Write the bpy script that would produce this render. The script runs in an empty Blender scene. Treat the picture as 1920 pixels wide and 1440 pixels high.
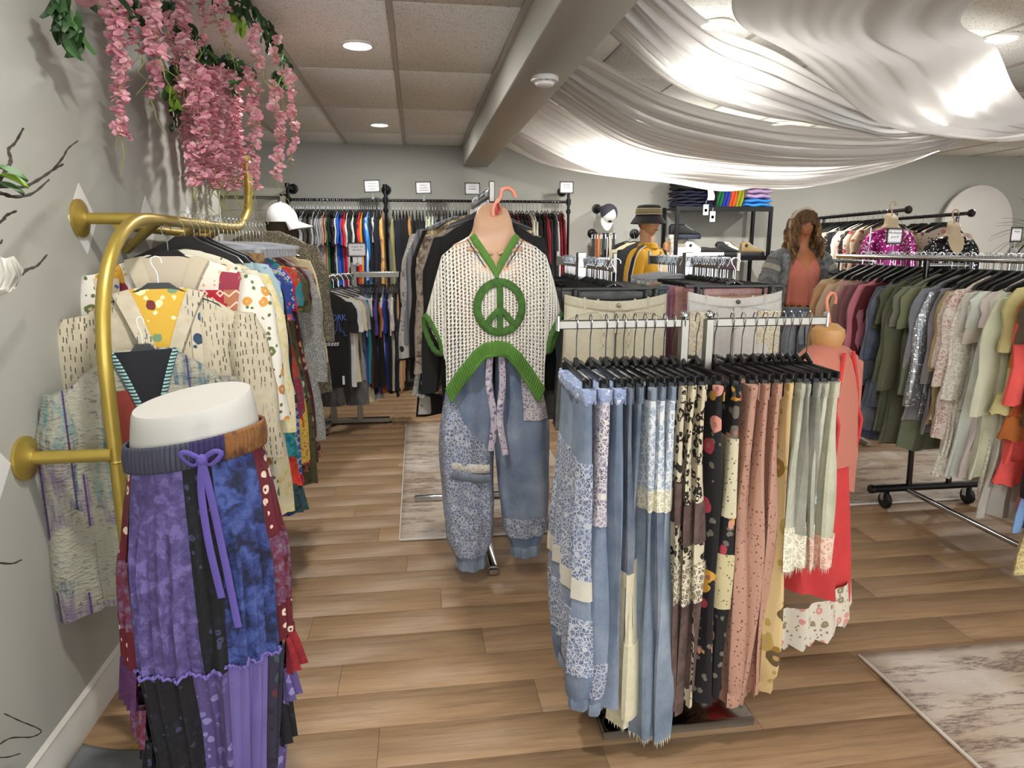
import bpy, math, random
from mathutils import Vector, Matrix
from math import sin, cos, pi, sqrt, radians
RND = random.Random(11)
sc = bpy.context.scene
COL = sc.collection

# ------------------------------------------------------------------ camera, world, light, exposure
FOC, CAMZ = 1270.0, 1.52
TH = math.atan(259 / FOC)
PS = math.atan(180 / (FOC / cos(TH)))
cd = bpy.data.cameras.new('camera'); cam = bpy.data.objects.new('camera', cd); COL.objects.link(cam)
cd.sensor_width = 36.0; cd.lens = 36.0 * FOC / 1920.0; cd.clip_start = 0.05
cam.location = (0, 0, CAMZ); cam.rotation_euler = (pi / 2 - TH, 0, -PS)
sc.camera = cam
sc.view_settings.view_transform = 'Standard'; sc.view_settings.look = 'None'
sc.view_settings.gamma = 1.0; sc.view_settings.use_curve_mapping = False
sc.view_settings.exposure = 0.34
w = bpy.data.worlds.new('world'); sc.world = w; w.use_nodes = True
w.node_tree.nodes['Background'].inputs[0].default_value = (.96, .98, 1., 1)
w.node_tree.nodes['Background'].inputs[1].default_value = 3.6  # daylight fill, entering by the added opening behind the camera
CEIL, WALLX, BACKY = 2.57, -1.09, 7.68
LAMP_POWER, LAMP_POWER_RIGHT = 21.0, {-1.0: 9.0, 1.2: 3.0, 3.4: 8.5, 5.9: 28.0}
LAMPS_LEFT = [(-.28, -.95), (-.28, 1.5), (-.28, 3.98), (-.29, 6.43)]
LAMPS_RIGHT = [(x, y) for y in (-1.0, 1.2, 3.4) for x in (1.47, 3.02, 4.6, 6.2)] + [(x, 5.9) for x in (1.95, 3.2, 4.7, 6.2)]

_f = Vector((sin(PS) * cos(TH), cos(PS) * cos(TH), -sin(TH)))
_r = Vector((cos(PS), -sin(PS), 0)); _u = _r.cross(_f)
def at(px, py, X=None, Y=None, Z=None):
    d = _f + _r * ((px - 960) / FOC) + _u * ((720 - py) / FOC)
    t = X / d.x if X is not None else Y / d.y if Y is not None else (Z - CAMZ) / d.z
    return Vector((0, 0, CAMZ)) + d * t

# ------------------------------------------------------------------ helpers: meshes
def lerp(a, b, t): return a + (b - a) * t
def clamp(x, a=0., b=1.): return max(a, min(b, x))
def smooth(x): x = clamp(x); return x * x * (3 - 2 * x)
def interp(tab, x):
    tab = sorted(tab)
    if x <= tab[0][0]: return tab[0][1]
    for (a, p), (b, q) in zip(tab, tab[1:]):
        if x <= b: return lerp(p, q, (x - a) / (b - a)) if b > a else q
    return tab[-1][1]
def catmull(pts, n):
    P = [Vector(p) for p in pts]; P = [2 * P[0] - P[1]] + P + [2 * P[-1] - P[-2]]
    out = []
    for i in range(1, len(P) - 2):
        for k in range(n):
            t = k / n; a, b, c, d = P[i - 1:i + 3]
            out.append(.5 * ((2 * b) + (c - a) * t + (2 * a - 5 * b + 4 * c - d) * t * t + (3 * b - a - 3 * c + d) * t ** 3))
    out.append(P[-2]); return out

class MB:
    def __init__(s): s.v = []; s.f = []
    def add(s, vs, fs):
        o = len(s.v); s.v += [tuple(p) for p in vs]; s.f += [tuple(i + o for i in f) for f in fs]; return s
    def box(s, c, d, rz=0., bev=0.):
        x, y, z = d[0] / 2, d[1] / 2, d[2] / 2
        if bev <= 0:
            vs = [(a * x, b * y, e * z) for a in (-1, 1) for b in (-1, 1) for e in (-1, 1)]
            fs = [(0, 1, 3, 2), (4, 6, 7, 5), (0, 4, 5, 1), (2, 3, 7, 6), (0, 2, 6, 4), (1, 5, 7, 3)]
        else:
            b_ = min(bev, x * .9, y * .9, z * .9)
            def ring(ix, iy, h): return [(ix, iy - b_, h), (ix - b_, iy, h), (-ix + b_, iy, h), (-ix, iy - b_, h), (-ix, -iy + b_, h), (-ix + b_, -iy, h), (ix - b_, -iy, h), (ix, -iy + b_, h)]
            rs = [ring(x - b_, y - b_, -z), ring(x, y, -z + b_), ring(x, y, z - b_), ring(x - b_, y - b_, z)]
            m = MB().loft(rs); vs, fs = m.v, m.f
        ca, sa = cos(rz), sin(rz)
        return s.add([(c[0] + p[0] * ca - p[1] * sa, c[1] + p[0] * sa + p[1] * ca, c[2] + p[2]) for p in vs], fs)
    def loft(s, rings, cap=True, closed=True):
        n = len(rings[0]); vs = [p for r in rings for p in r]; fs = []
        m = n if closed else n - 1
        for i in range(len(rings) - 1):
            for j in range(m):
                k = (j + 1) % n
                fs.append((i * n + j, i * n + k, (i + 1) * n + k, (i + 1) * n + j))
        if cap and closed:
            fs.append(tuple(range(n - 1, -1, -1))); b = (len(rings) - 1) * n; fs.append(tuple(range(b, b + n)))
        return s.add(vs, fs)
    def tube(s, pts, r, n=8, cap=True, flat=1.0):
        P = [Vector(p) for p in pts]; m = len(P); rr = r if isinstance(r, (list, tuple)) else [r] * m
        T = [(P[min(i + 1, m - 1)] - P[max(i - 1, 0)]).normalized() for i in range(m)]
        a = Vector((0, 0, 1)) if abs(T[0].z) < .9 else Vector((0, 1, 0))
        N = (a - T[0] * a.dot(T[0])).normalized(); rings = []
        for i in range(m):
            if i:
                N = N - T[i] * N.dot(T[i])
                N = N.normalized() if N.length > 1e-6 else T[i].orthogonal().normalized()
            B = T[i].cross(N)
            rings.append([tuple(P[i] + (N * cos(2 * pi * k / n) + B * flat * sin(2 * pi * k / n)) * rr[i]) for k in range(n)])
        return s.loft(rings, cap)
    def lathe(s, prof, n=20, c=(0, 0, 0), axis='z', cap=True):
        rs = []
        for r, z in prof:
            ring = []
            for k in range(n):
                a = 2 * pi * k / n; x, y = r * cos(a), r * sin(a)
                p = (x, y, z) if axis == 'z' else (x, z, y) if axis == 'y' else (z, x, y)
                ring.append((c[0] + p[0], c[1] + p[1], c[2] + p[2]))
            rs.append(ring)
        return s.loft(rs, cap)
    def grid(s, fn, nu, nv, keep=None):
        vs = [tuple(fn(i / nu, j / nv)) for j in range(nv + 1) for i in range(nu + 1)]
        fs = [(j * (nu + 1) + i, j * (nu + 1) + i + 1, (j + 1) * (nu + 1) + i + 1, (j + 1) * (nu + 1) + i)
              for j in range(nv) for i in range(nu) if keep is None or keep(i, j)]
        return s.add(vs, fs)
    def prism(s, poly, y0, y1):                # polygon in x,z extruded along y
        n = len(poly)
        return s.loft([[(x, y0, z) for x, z in poly], [(x, y1, z) for x, z in poly]])
    def mesh(s, name, m, sharp=40):
        me = bpy.data.meshes.new(name); me.from_pydata(s.v, [], s.f); me.update()
        import bmesh
        b = bmesh.new(); b.from_mesh(me); bmesh.ops.recalc_face_normals(b, faces=b.faces); b.to_mesh(me); b.free()
        me.shade_smooth()
        if sharp: me.set_sharp_from_angle(angle=radians(sharp))
        if m is not None: me.materials.append(m)
        return me

def link(name, me, parent=None, loc=None, rz=None, color=None):
    o = bpy.data.objects.new(name, me); COL.objects.link(o)
    if parent is not None: o.parent = parent
    if loc is not None: o.location = loc
    if rz is not None: o.rotation_euler = (0, 0, rz)
    if color is not None: o.color = tuple(color[:3]) + (1,)
    return o
def ob(name, mb, m, parent=None, sharp=40, loc=None, rz=None, color=None):
    return link(name, mb.mesh(name, m, sharp), parent, loc, rz, color)
def tag(o, label, cat, group=None, kind=None):
    o['label'] = label; o['category'] = cat
    if group: o['group'] = group
    if kind: o['kind'] = kind
    return o
def thing(name, label, cat, loc=(0, 0, 0), rz=0., group=None):
    label = ' '.join(label.split()[:16])
    o = bpy.data.objects.new(name, None); COL.objects.link(o); o.empty_display_size = .05
    o.location = loc; o.rotation_euler = (0, 0, rz)
    return tag(o, label, cat, group)
def text(name, body, size, m, parent, loc, rot=(pi / 2, 0, 0), shear=0., bold=0., depth=0., align='CENTER', space=1.):
    c = bpy.data.curves.new('t', 'FONT'); c.body = body; c.size = size; c.align_x = align; c.shear = shear; c.offset = bold; c.extrude = depth; c.resolution_u = 3; c.space_character = space
    q = bpy.data.objects.new('t', c); COL.objects.link(q); dg = bpy.context.evaluated_depsgraph_get(); me = bpy.data.meshes.new_from_object(q.evaluated_get(dg))
    bpy.data.objects.remove(q); bpy.data.curves.remove(c); me.name = name; me.materials.clear(); me.materials.append(m)
    o = bpy.data.objects.new(name, me); COL.objects.link(o); o.parent = parent; o.location = loc; o.rotation_euler = rot; return o
def struct(o): o['kind'] = 'structure'; return o
def solid(o, t, off=0.):
    md = o.modifiers.new('solid', 'SOLIDIFY'); md.thickness = t; md.offset = off; return o
_ONE = ['', 'first', 'second', 'third', 'fourth', 'fifth', 'sixth', 'seventh', 'eighth', 'ninth', 'tenth', 'eleventh', 'twelfth', 'thirteenth',
        'fourteenth', 'fifteenth', 'sixteenth', 'seventeenth', 'eighteenth', 'nineteenth']
def nth(i):
    if i < 20: return _ONE[i]
    t = {2: ('twentieth', 'twenty'), 3: ('thirtieth', 'thirty'), 4: ('fortieth', 'forty'), 5: ('fiftieth', 'fifty'), 6: ('sixtieth', 'sixty'), 7: ('seventieth', 'seventy'), 8: ('eightieth', 'eighty'), 9: ('ninetieth', 'ninety')}[i // 10]
    return t[0] if i % 10 == 0 else t[1] + '-' + _ONE[i % 10]

# ------------------------------------------------------------------ helpers: materials
def C(h):
    h = h.lstrip('#'); v = [int(h[i:i + 2], 16) / 255 for i in (0, 2, 4)]
    return tuple((x / 12.92 if x <= .04045 else ((x + .055) / 1.055) ** 2.4) for x in v) + (1.,)
class G:
    def __init__(s, name, rough=.6, metal=0.):
        s.m = bpy.data.materials.new(name); s.m.use_nodes = True; s.t = s.m.node_tree
        s.b = s.t.nodes['Principled BSDF']; s.b.inputs['Roughness'].default_value = rough; s.b.inputs['Metallic'].default_value = metal
        s.tc = None
    def n(s, typ, ins=None, **kw):
        o = s.t.nodes.new('ShaderNode' + typ)
        for k, v in kw.items(): setattr(o, k, v)
        for k, v in (ins or {}).items():
            i = o.inputs[k]
            if hasattr(v, 'is_linked') or isinstance(v, bpy.types.NodeSocket): s.t.links.new(v, i)
            else: i.default_value = v
        return o
    def vec(s, rnd=True, scale=(1, 1, 1)):
        tc = s.n('TexCoord'); v = tc.outputs['Object']
        if rnd:
            oi = s.n('ObjectInfo'); k = s.n('Math', {0: oi.outputs['Random'], 1: 37.}, operation='MULTIPLY')
            v = s.n('VectorMath', {0: v, 1: k.outputs[0]}, operation='ADD').outputs[0]
        if scale != (1, 1, 1): v = s.n('VectorMath', {0: v, 1: scale}, operation='MULTIPLY').outputs[0]
        return v
    def noise(s, v, sc_, det=3., rough=.55):
        return s.n('TexNoise', {'Vector': v, 'Scale': sc_, 'Detail': det, 'Roughness': rough}).outputs[0]
    def math(s, op, a, b=0.): return s.n('Math', {0: a, 1: b}, operation=op).outputs[0]
    def step(s, x, lo, hi):
        return s.n('MapRange', {'Value': x, 'From Min': lo, 'From Max': hi, 'To Min': 0., 'To Max': 1.}).outputs[0]
    def mix(s, f, a, b, blend='MIX'):
        o = s.t.nodes.new('ShaderNodeMix'); o.data_type = 'RGBA'; o.blend_type = blend
        for i, v in ((0, f), (6, a), (7, b)):
            if isinstance(v, bpy.types.NodeSocket): s.t.links.new(v, o.inputs[i])
            else: o.inputs[i].default_value = v
        return o.outputs[2]
    def ramp(s, x, stops, const=False):
        o = s.n('ValToRGB', {0: x}); r = o.color_ramp
        if const: r.interpolation = 'CONSTANT'
        while len(r.elements) < len(stops): r.elements.new(.5)
        for e, (p, c) in zip(r.elements, stops): e.position = p; e.color = c
        return o.outputs[0]
    def pick(s, x, cols):
        return s.ramp(x, [(i / len(cols), c) for i, c in enumerate(cols)], True)
    def voro(s, v, sc_, feat='F1', rand=1., dist='EUCLIDEAN'):
        return s.n('TexVoronoi', {'Vector': v, 'Scale': sc_, 'Randomness': rand}, feature=feat, distance=dist)
    def warp(s, v, sc_, amt):
        nz = s.n('TexNoise', {'Vector': v, 'Scale': sc_, 'Detail': 2.})
        d = s.n('VectorMath', {0: nz.outputs[1], 1: (.5, .5, .5)}, operation='SUBTRACT').outputs[0]
        d = s.n('VectorMath', {0: d, 'Scale': amt}, operation='SCALE').outputs[0]
        return s.n('VectorMath', {0: v, 1: d}, operation='ADD').outputs[0]
    def red(s, c): return s.n('SeparateColor', {0: c}).outputs[0]
    def xyz(s, v): return s.n('SeparateXYZ', {0: v}).outputs
    def bump(s, h, strength=.3, dist=.01):
        o = s.n('Bump', {'Height': h, 'Strength': strength, 'Distance': dist}); s.t.links.new(o.outputs[0], s.b.inputs['Normal'])
    def col(s, c):
        if isinstance(c, bpy.types.NodeSocket): s.t.links.new(c, s.b.inputs['Base Color'])
        else: s.b.inputs['Base Color'].default_value = c
        return s.m
MC = {}
def cached(fn):
    def g(*a, **k):
        key = (fn.__name__,) + tuple(map(str, a)) + tuple(sorted(k.items()))
        if key not in MC: MC[key] = fn(*a, **k)
        return MC[key]
    return g
@cached
def paint(hexc, rough=.5, metal=0., var=.06):
    g = G('paint_' + hexc.strip('#'), rough, metal); c = C(hexc)
    n = g.noise(g.vec(False), 6., 4.)
    d = tuple(x * (1 - var) for x in c[:3]) + (1,); e = tuple(min(1, x * (1 + var)) for x in c[:3]) + (1,)
    return g.col(g.mix(n, d, e))
@cached
def cloth(style='plain', a='', b='', c_='', d='', e='', s=1.0):
    """Woven and printed fabrics. An empty first colour takes the object's own colour."""
    g = G('fabric_' + style, .85)
    g.b.inputs['Sheen Weight'].default_value = .03
    v = g.vec()
    base = C(a) if a else g.n('ObjectInfo').outputs['Color']
    cs = [C(x) for x in (b, c_, d, e) if x.startswith('#')]
    weave = g.noise(v, 260., 2.)
    h = weave
    if style == 'plain':
        k = g.noise(v, 9., 3.)
        out = g.mix(g.step(k, .25, .75), g.mix(1., base, (.8, .8, .8, 1), 'MULTIPLY'), base)
    elif style == 'denim':
        k = g.noise(v, 5. * s, 5., .6); f = g.noise(g.n('VectorMath', {0: v, 1: (520, 520, 60)}, operation='MULTIPLY').outputs[0], 1., 2.)
        out = g.mix(g.step(k, .3, .75), g.mix(1., base, (.72, .74, .78, 1), 'MULTIPLY'), g.mix(.22, base, (1, 1, 1, 1)))
        out = g.mix(g.math('MULTIPLY', g.step(f, .42, .68), .35), out, g.mix(1., out, (.55, .58, .62, 1), 'MULTIPLY')); h = f
    elif style == 'floral':
        s *= 1.6; vw = g.warp(v, 14. * s, .03 / s)
        q = g.voro(vw, 11. * s); r = g.red(q.outputs['Color'])
        lf = g.voro(g.warp(v, 30. * s, .02 / s), 24. * s)
        out = g.mix(g.math('MULTIPLY', g.math('LESS_THAN', lf.outputs[0], .3), g.math('LESS_THAN', g.red(lf.outputs['Color']), .5)), base, cs[-1])
        m = g.math('MULTIPLY', g.math('LESS_THAN', q.outputs[0], .36), g.math('LESS_THAN', r, .72))
        out = g.mix(m, out, g.pick(g.math('MULTIPLY', r, 1.35), cs))
        out = g.mix(g.math('MULTIPLY', m, g.math('LESS_THAN', q.outputs[0], .12)), out, g.mix(.45, cs[0], base))
    elif style == 'leopard':
        vw = g.warp(v, 40. * s, .018 / s); q = g.voro(vw, 34. * s, rand=.8); nz = g.noise(v, 55. * s, 1.)
        ring = g.math('MULTIPLY', g.math('GREATER_THAN', q.outputs[0], .2), g.math('LESS_THAN', q.outputs[0], .47))
        ring = g.math('MULTIPLY', ring, g.math('GREATER_THAN', nz, .42))
        out = g.mix(g.math('LESS_THAN', q.outputs[0], .2), base, cs[1] if len(cs) > 1 else base); out = g.mix(ring, out, cs[0])
    elif style == 'lace':           # crocheted or laced threads: light threads over a ground
        q = g.voro(v, 48. * s, 'DISTANCE_TO_EDGE'); q2 = g.voro(v, 130. * s, 'DISTANCE_TO_EDGE')
        f = g.voro(v, 16. * s)
        th = g.math('MAXIMUM', g.math('LESS_THAN', q.outputs[0], .07), g.math('LESS_THAN', q2.outputs[0], .055))
        petal = g.math('LESS_THAN', g.math('ABSOLUTE', g.math('SUBTRACT', f.outputs[0], .3)), .045)
        th = g.math('MAXIMUM', th, petal)
        out = g.mix(th, g.pick(g.red(f.outputs['Color']), [base] + cs[1:]) if len(cs) > 1 else base, cs[0]); h = th
    elif style == 'stripe':         # vertical or, with d='h', horizontal bands
        x = g.xyz(v)[2 if d == 'h' else 0]
        f = g.math('FRACT', g.math('MULTIPLY', x, 30. * s)); out = g.mix(g.math('LESS_THAN', f, .4), base, C(b))
        if c_: out = g.mix(g.math('GREATER_THAN', f, .82), out, C(c_))
    elif style == 'plaid':
        X = g.xyz(v); out = base
        for ax, cc in ((0, cs[0]), (2, cs[0])):
            f = g.math('FRACT', g.math('MULTIPLY', X[ax], 16. * s)); out = g.mix(g.math('MULTIPLY', g.math('LESS_THAN', f, .38), .62), out, cc)
            f2 = g.math('FRACT', g.math('ADD', g.math('MULTIPLY', X[ax], 16. * s), .4)); out = g.mix(g.math('MULTIPLY', g.math('LESS_THAN', f2, .1), .8), out, cs[-1])
    elif style == 'speck':
        q = g.voro(g.warp(v, 60., .01), 95. * s); k = g.noise(v, 12., 3.)
        out = g.mix(k, g.mix(1., base, (.84, .84, .84, 1), 'MULTIPLY'), base)
        out = g.mix(g.math('MULTIPLY', g.math('LESS_THAN', q.outputs[0], .27), g.math('LESS_THAN', g.red(q.outputs['Color']), .55)), out, cs[0])
    elif style == 'dots':           # tie-dyed squares with a dark eye
        X = g.xyz(g.n('VectorMath', {0: v, 1: (1., 1., 1.)}, operation='MULTIPLY').outputs[0])
        q = g.voro(g.warp(v, 20., .02), 30. * s, rand=.35); out = base
        out = g.mix(g.math('MULTIPLY', g.math('LESS_THAN', q.outputs[0], .33), g.math('GREATER_THAN', g.red(q.outputs['Color']), .25)), out, cs[0])
        out = g.mix(g.math('LESS_THAN', q.outputs[0], .11), out, cs[-1])
    elif style == 'sequin':
        q = g.voro(v, 120. * s, rand=.4); r = g.red(q.outputs['Color'])
        out = g.mix(r, g.mix(1., base, (.6, .6, .6, 1), 'MULTIPLY'), base); out = g.mix(g.math('GREATER_THAN', r, .9), out, (1, 1, 1, 1))
        g.b.inputs['Metallic'].default_value = .6; g.b.inputs['Roughness'].default_value = .28; h = q.outputs[0]
    elif style == 'patch':          # patchwork of small printed pieces
        q = g.voro(g.n('VectorMath', {0: v, 1: (1.6, 1.6, 1.)}, operation='MULTIPLY').outputs[0], 6.5 * s, dist='CHEBYCHEV', rand=.75)
        r = g.red(q.outputs['Color']); out = g.pick(r, [base] + cs)
        z = g.voro(v, 60. * s); k = g.math('MULTIPLY', g.math('LESS_THAN', z.outputs[0], .3), .7)
        out = g.mix(k, out, g.pick(g.math('FRACT', g.math('ADD', r, .45)), [base] + cs))
    elif style == 'mottle':         # paisley and batik like blotches
        s *= 1.6; k = g.noise(g.warp(v, 18. * s, .08 / s), 22. * s, 4., .6)
        st = [(.30, base if not isinstance(base, bpy.types.NodeSocket) else (0, 0, 0, 1))] + [(.42 + .1 * i, c) for i, c in enumerate(cs)]
        out = g.ramp(k, st)
    elif style == 'zig':
        X = g.xyz(v); t = g.math('PINGPONG', g.math('MULTIPLY', X[0], 22. * s), .5)
        f = g.math('FRACT', g.math('ADD', g.math('MULTIPLY', X[2], 26. * s), t)); out = g.mix(g.math('LESS_THAN', f, .16), base, cs[0])
    elif style == 'diamond':
        X = g.xyz(v); u = g.math('MULTIPLY', X[0], 20. * s); t = g.math('MULTIPLY', X[2], 20. * s)
        p1 = g.math('FRACT', g.math('ADD', u, t)); p2 = g.math('FRACT', g.math('SUBTRACT', u, t))
        i1 = g.math('LESS_THAN', g.math('ABSOLUTE', g.math('SUBTRACT', p1, .5)), .27); i2 = g.math('LESS_THAN', g.math('ABSOLUTE', g.math('SUBTRACT', p2, .5)), .27)
        j1 = g.math('GREATER_THAN', g.math('ABSOLUTE', g.math('SUBTRACT', p1, .5)), .13); j2 = g.math('GREATER_THAN', g.math('ABSOLUTE', g.math('SUBTRACT', p2, .5)), .13)
        out = g.mix(g.math('MULTIPLY', g.math('MULTIPLY', i1, i2), g.math('MAXIMUM', j1, j2)), base, cs[0])
    elif style == 'quilt':          # running-stitch quilting over woven stripes and patches
        X = g.xyz(v); q = g.voro(g.n('VectorMath', {0: v, 1: (1., 1., .7)}, operation='MULTIPLY').outputs[0], 6. * s, dist='CHEBYCHEV', rand=.8)
        k = g.noise(g.n('VectorMath', {0: v, 1: (60, 60, 12)}, operation='MULTIPLY').outputs[0], 1., 3.)
        out = g.mix(g.step(k, .35, .6), g.pick(g.red(q.outputs['Color']), [base] + cs), cs[0])
        f = g.math('FRACT', g.math('MULTIPLY', X[0], 13.)); out = g.mix(g.math('MULTIPLY', g.math('LESS_THAN', f, .07), g.math('GREATER_THAN', g.red(q.outputs['Color']), .45)), out, C('#4b3560'))
        wv = g.noise(g.n('VectorMath', {0: v, 1: (50, 50, 130)}, operation='MULTIPLY').outputs[0], 1., 2.)
        out = g.mix(g.step(wv, .58, .7), out, g.mix(1., out, (.5, .5, .55, 1), 'MULTIPLY')); h = wv
        g.bump(h, .9, .006); return g.col(out)
    elif style == 'stitch':         # plain cloth with short dark running stitches
        X = g.xyz(v); q = g.voro(g.n('VectorMath', {0: v, 1: (58, 58, 34)}, operation='MULTIPLY').outputs[0], 1., rand=.55)
        dx = g.xyz(g.n('VectorMath', {0: g.n('VectorMath', {0: v, 1: (58, 58, 34)}, operation='MULTIPLY').outputs[0], 1: q.outputs['Position']}, operation='SUBTRACT').outputs[0])
        m = g.math('MULTIPLY', g.math('LESS_THAN', g.math('ABSOLUTE', dx[0]), .09), g.math('LESS_THAN', g.math('ABSOLUTE', dx[2]), .3))
        k = g.noise(v, 40., 3.); zone = g.step(g.noise(v, 6., 1.), .42, .5)
        out = g.mix(g.step(k, .3, .7), g.mix(1., base, (.86, .85, .82, 1), 'MULTIPLY'), base); out = g.mix(g.math('MULTIPLY', m, zone), out, cs[0]); h = k
    elif style == 'knit':
        X = g.xyz(v); f = g.math('PINGPONG', g.math('MULTIPLY', X[0], 90. * s), .5); h = f
        out = g.mix(g.step(f, 0., .3), g.mix(1., base, (.5, .5, .5, 1), 'MULTIPLY'), base)
    elif style == 'fur':
        k = g.noise(v, 60., 5., .8); out = g.mix(g.step(k, .3, .7), g.mix(1., base, (.55, .55, .55, 1), 'MULTIPLY'), base); h = k
    elif style == 'burn':           # peached, faded velvet
        k = g.noise(v, 22. * s, 5., .7); out = g.mix(g.step(k, .35, .7), base, cs[0])
    g.bump(h, .35, .004)
    return g.col(out)
@cached
def metal(hexc, rough=.25, m=1.0):
    g = G('metal', rough, m); v = g.vec(False); k = g.noise(v, 30., 3.)
    c = C(hexc); g.t.links.new(g.n('MapRange', {'Value': k, 'To Min': rough * .75, 'To Max': rough * 1.35}).outputs[0], g.b.inputs['Roughness'])
    return g.col(g.mix(k, tuple(x * .9 for x in c[:3]) + (1,), c))
CHROME = metal('#c9cdd0', .14); GOLD = metal('#bba350', .38, .7); BLACKPIPE = metal('#1d1d1f', .42, .6); BRUSHED = metal('#98958d', .34)
PLASTIC = paint('#0d0d0e', .35)
def clear_plastic():
    g = G('clear_plastic', .08); g.b.inputs['Transmission Weight'].default_value = .7; g.b.inputs['IOR'].default_value = 1.15
    k = g.noise(g.vec(False), 40., 2.); return g.col(g.mix(k, C('#d8dde6'), C('#f4f6fa')))
ACRYL = clear_plastic()
PAPER = paint('#e8e6ea', .7); INK = paint('#1a1a1c', .6)

# ------------------------------------------------------------------ setting
def wall_paint(hexc):
    g = G('wall_paint', .75); v = g.vec(False); k = g.noise(v, 2.5, 4.); f = g.noise(v, 140., 2.)
    c = C(hexc); g.bump(f, .12, .004)
    return g.col(g.mix(k, tuple(x * .94 for x in c[:3]) + (1,), c))
WALL = wall_paint('#a9a9a1'); BEAMP = wall_paint('#b9b8af'); TRIMP = paint('#cfccc4', .45)
def wall(name, c, d): return struct(ob(name, MB().box(c, d), WALL))
LW = wall('wall_left', (WALLX - .08, .85, 1.3), (.16, 6.6, 2.62))
WBK = wall('wall_back', (2.7, BACKY + .06, 1.3), (11.0, .12, 2.62))
wall('wall_right', (8.2, 2.5, 1.3), (.12, 10.6, 2.62)); wall('wall_front', (2.7, -2.5, .2), (11.0, .12, .4)); wall('wall_far_left', (-2.75, 2.5, 1.3), (.12, 10.6, 2.62))  # front wall kept to sill height so fill daylight enters above it
def base_board(name, a, b, nrm):
    a = Vector(a); b = Vector(b); n = Vector(nrm); m = MB()
    prof = [(0, 0), (.016, 0), (.016, .09), (.009, .105), (.011, .118), (0, .13)]
    m.loft([[tuple(p + n * q[0] + Vector((0, 0, q[1]))) for q in prof] for p in (a, b)])
    return struct(ob(name, m, TRIMP))
base_board('baseboard_left', (WALLX, -2.4, 0), (WALLX, 4.15, 0), (1, 0, 0))
base_board('baseboard_back', (-1.3, BACKY, 0), (8.1, BACKY, 0), (0, -1, 0))
# diamonds painted on the left wall
DIA = paint('#d9d9d8', .6)
for y, z, ww, h in ((2.48, 1.607, .10, .115), (3.04, 1.61, .095, .11), (3.56, 1.61, .10, .10), (1.80, .95, .10, .11)):
    m = MB()
    m.loft([[(WALLX + e, y, z + h), (WALLX + e, y + ww, z), (WALLX + e, y, z - h), (WALLX + e, y - ww, z)] for e in (0., .0015)])
    o = ob('wall_decal', m, DIA, LW)

# floor of wood planks
def plank_mat():
    g = G('wood_plank', .48); v = g.vec(True)
    oi = g.n('ObjectInfo').outputs['Random']
    vv = g.n('VectorMath', {0: v, 1: (1.6, 22., 22.)}, operation='MULTIPLY').outputs[0]
    k = g.noise(g.warp(vv, .8, 1.2), 2.0, 6., .6); fine = g.noise(g.n('VectorMath', {0: v, 1: (6., 160., 160.)}, operation='MULTIPLY').outputs[0], 1.5, 3.)
    wood = g.ramp(k, [(.2, C('#7a6043')), (.45, C('#97795a')), (.62, C('#a58663')), (.85, C('#856a4b'))])
    tone = g.ramp(oi, [(0., (.88, .88, .89, 1)), (.5, (.97, .97, .97, 1)), (1., (1.04, 1.035, 1.03, 1))])
    out = g.mix(1., wood, tone, 'MULTIPLY'); out = g.mix(g.math('MULTIPLY', g.step(fine, .5, .75), .3), out, C('#64492f'))
    g.bump(fine, .12, .002); return g.col(out)
PLANK = plank_mat()
FL = struct(ob('floor', MB().box((2.7, 2.5, -.06), (11., 10.4, .1)), paint('#4a3826', .7)))
PW, PL = .178, 1.22
pm = MB().box((0, 0, 0), (PL - .001, PW - .001, .008), bev=.0005).mesh('plank', PLANK)
spots = []
for r in range(-2, 45):
    y = -1.8 + 1.8 + (r + .5) * PW
    off = (r * .437) % 1.0
    for k in range(-3, 8):
        x = (k + off) * PL
        if -2.7 < x < 8.1 and y < BACKY - .05: spots.append((x, y, 1.1 + .05 * x < y and x > WALLX - .4 and x < 1.2 + y * .95))
near = sorted([s for s in spots if s[2]], key=lambda s: s[1])[:296]
ns = set(near); rest = MB()
for x, y, _ in near: link('plank', pm, FL, (x, y, -.004))
for s in spots:
    if s not in ns: rest.box((s[0], s[1], -.004), (PL - .002, PW - .002, .008))
o = ob('plank_field', rest, PLANK, FL); o['kind'] = 'stuff'

# suspended ceiling: grid bars and mineral tiles
def tile_mat():
    g = G('ceiling_tile', .9); v = g.vec(True); q = g.voro(v, 110., rand=1.); k = g.noise(v, 30., 4.)
    pit = g.math('MULTIPLY', g.math('LESS_THAN', q.outputs[0], .3), g.math('LESS_THAN', g.red(q.outputs['Color']), .35))
    out = g.mix(k, C('#e6e6e1'), C('#f3f3ee')); out = g.mix(pit, out, C('#8a857a')); g.bump(g.math('SUBTRACT', k, pit), .5, .006); return g.col(out)
TILE = tile_mat()
CL = struct(ob('ceiling', MB().box((2.7, 2.5, CEIL + .09), (11., 10.4, .1)), paint('#8d897f', .9)))
tx, ty = .61, 1.22
tm = MB().box((0, 0, 0), (tx - .026, ty - .012, .016), bev=.003).mesh('ceiling_tile', TILE)
BARM = paint('#b9b5aa', .5)
xs = [-.09 + tx * k for k in range(-4, 14)]; ys = [5.75 + ty * k for k in range(-7, 3)]
barx = MB().box((0, 0, 0), (.024, 10.2, .02)).mesh('grid_bar', BARM); bary = MB().box((0, 0, 0), (11., .014, .014)).mesh('grid_bar', BARM)
for x in xs: link('grid_bar', barx, CL, (x, 2.55, CEIL + .012))
for y in ys: link('grid_bar', bary, CL, (2.7, y, CEIL + .018))
for x in xs[:-1]:
    for y in ys[:-1]: link('ceiling_tile', tm, CL, (x + tx / 2, y + ty / 2, CEIL + .016))
struct(ob('trim_1', MB().box((.665, 2.6, 2.467), (.272, 10.2, .205), bev=.004), BEAMP))      # the boxed beam
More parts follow.
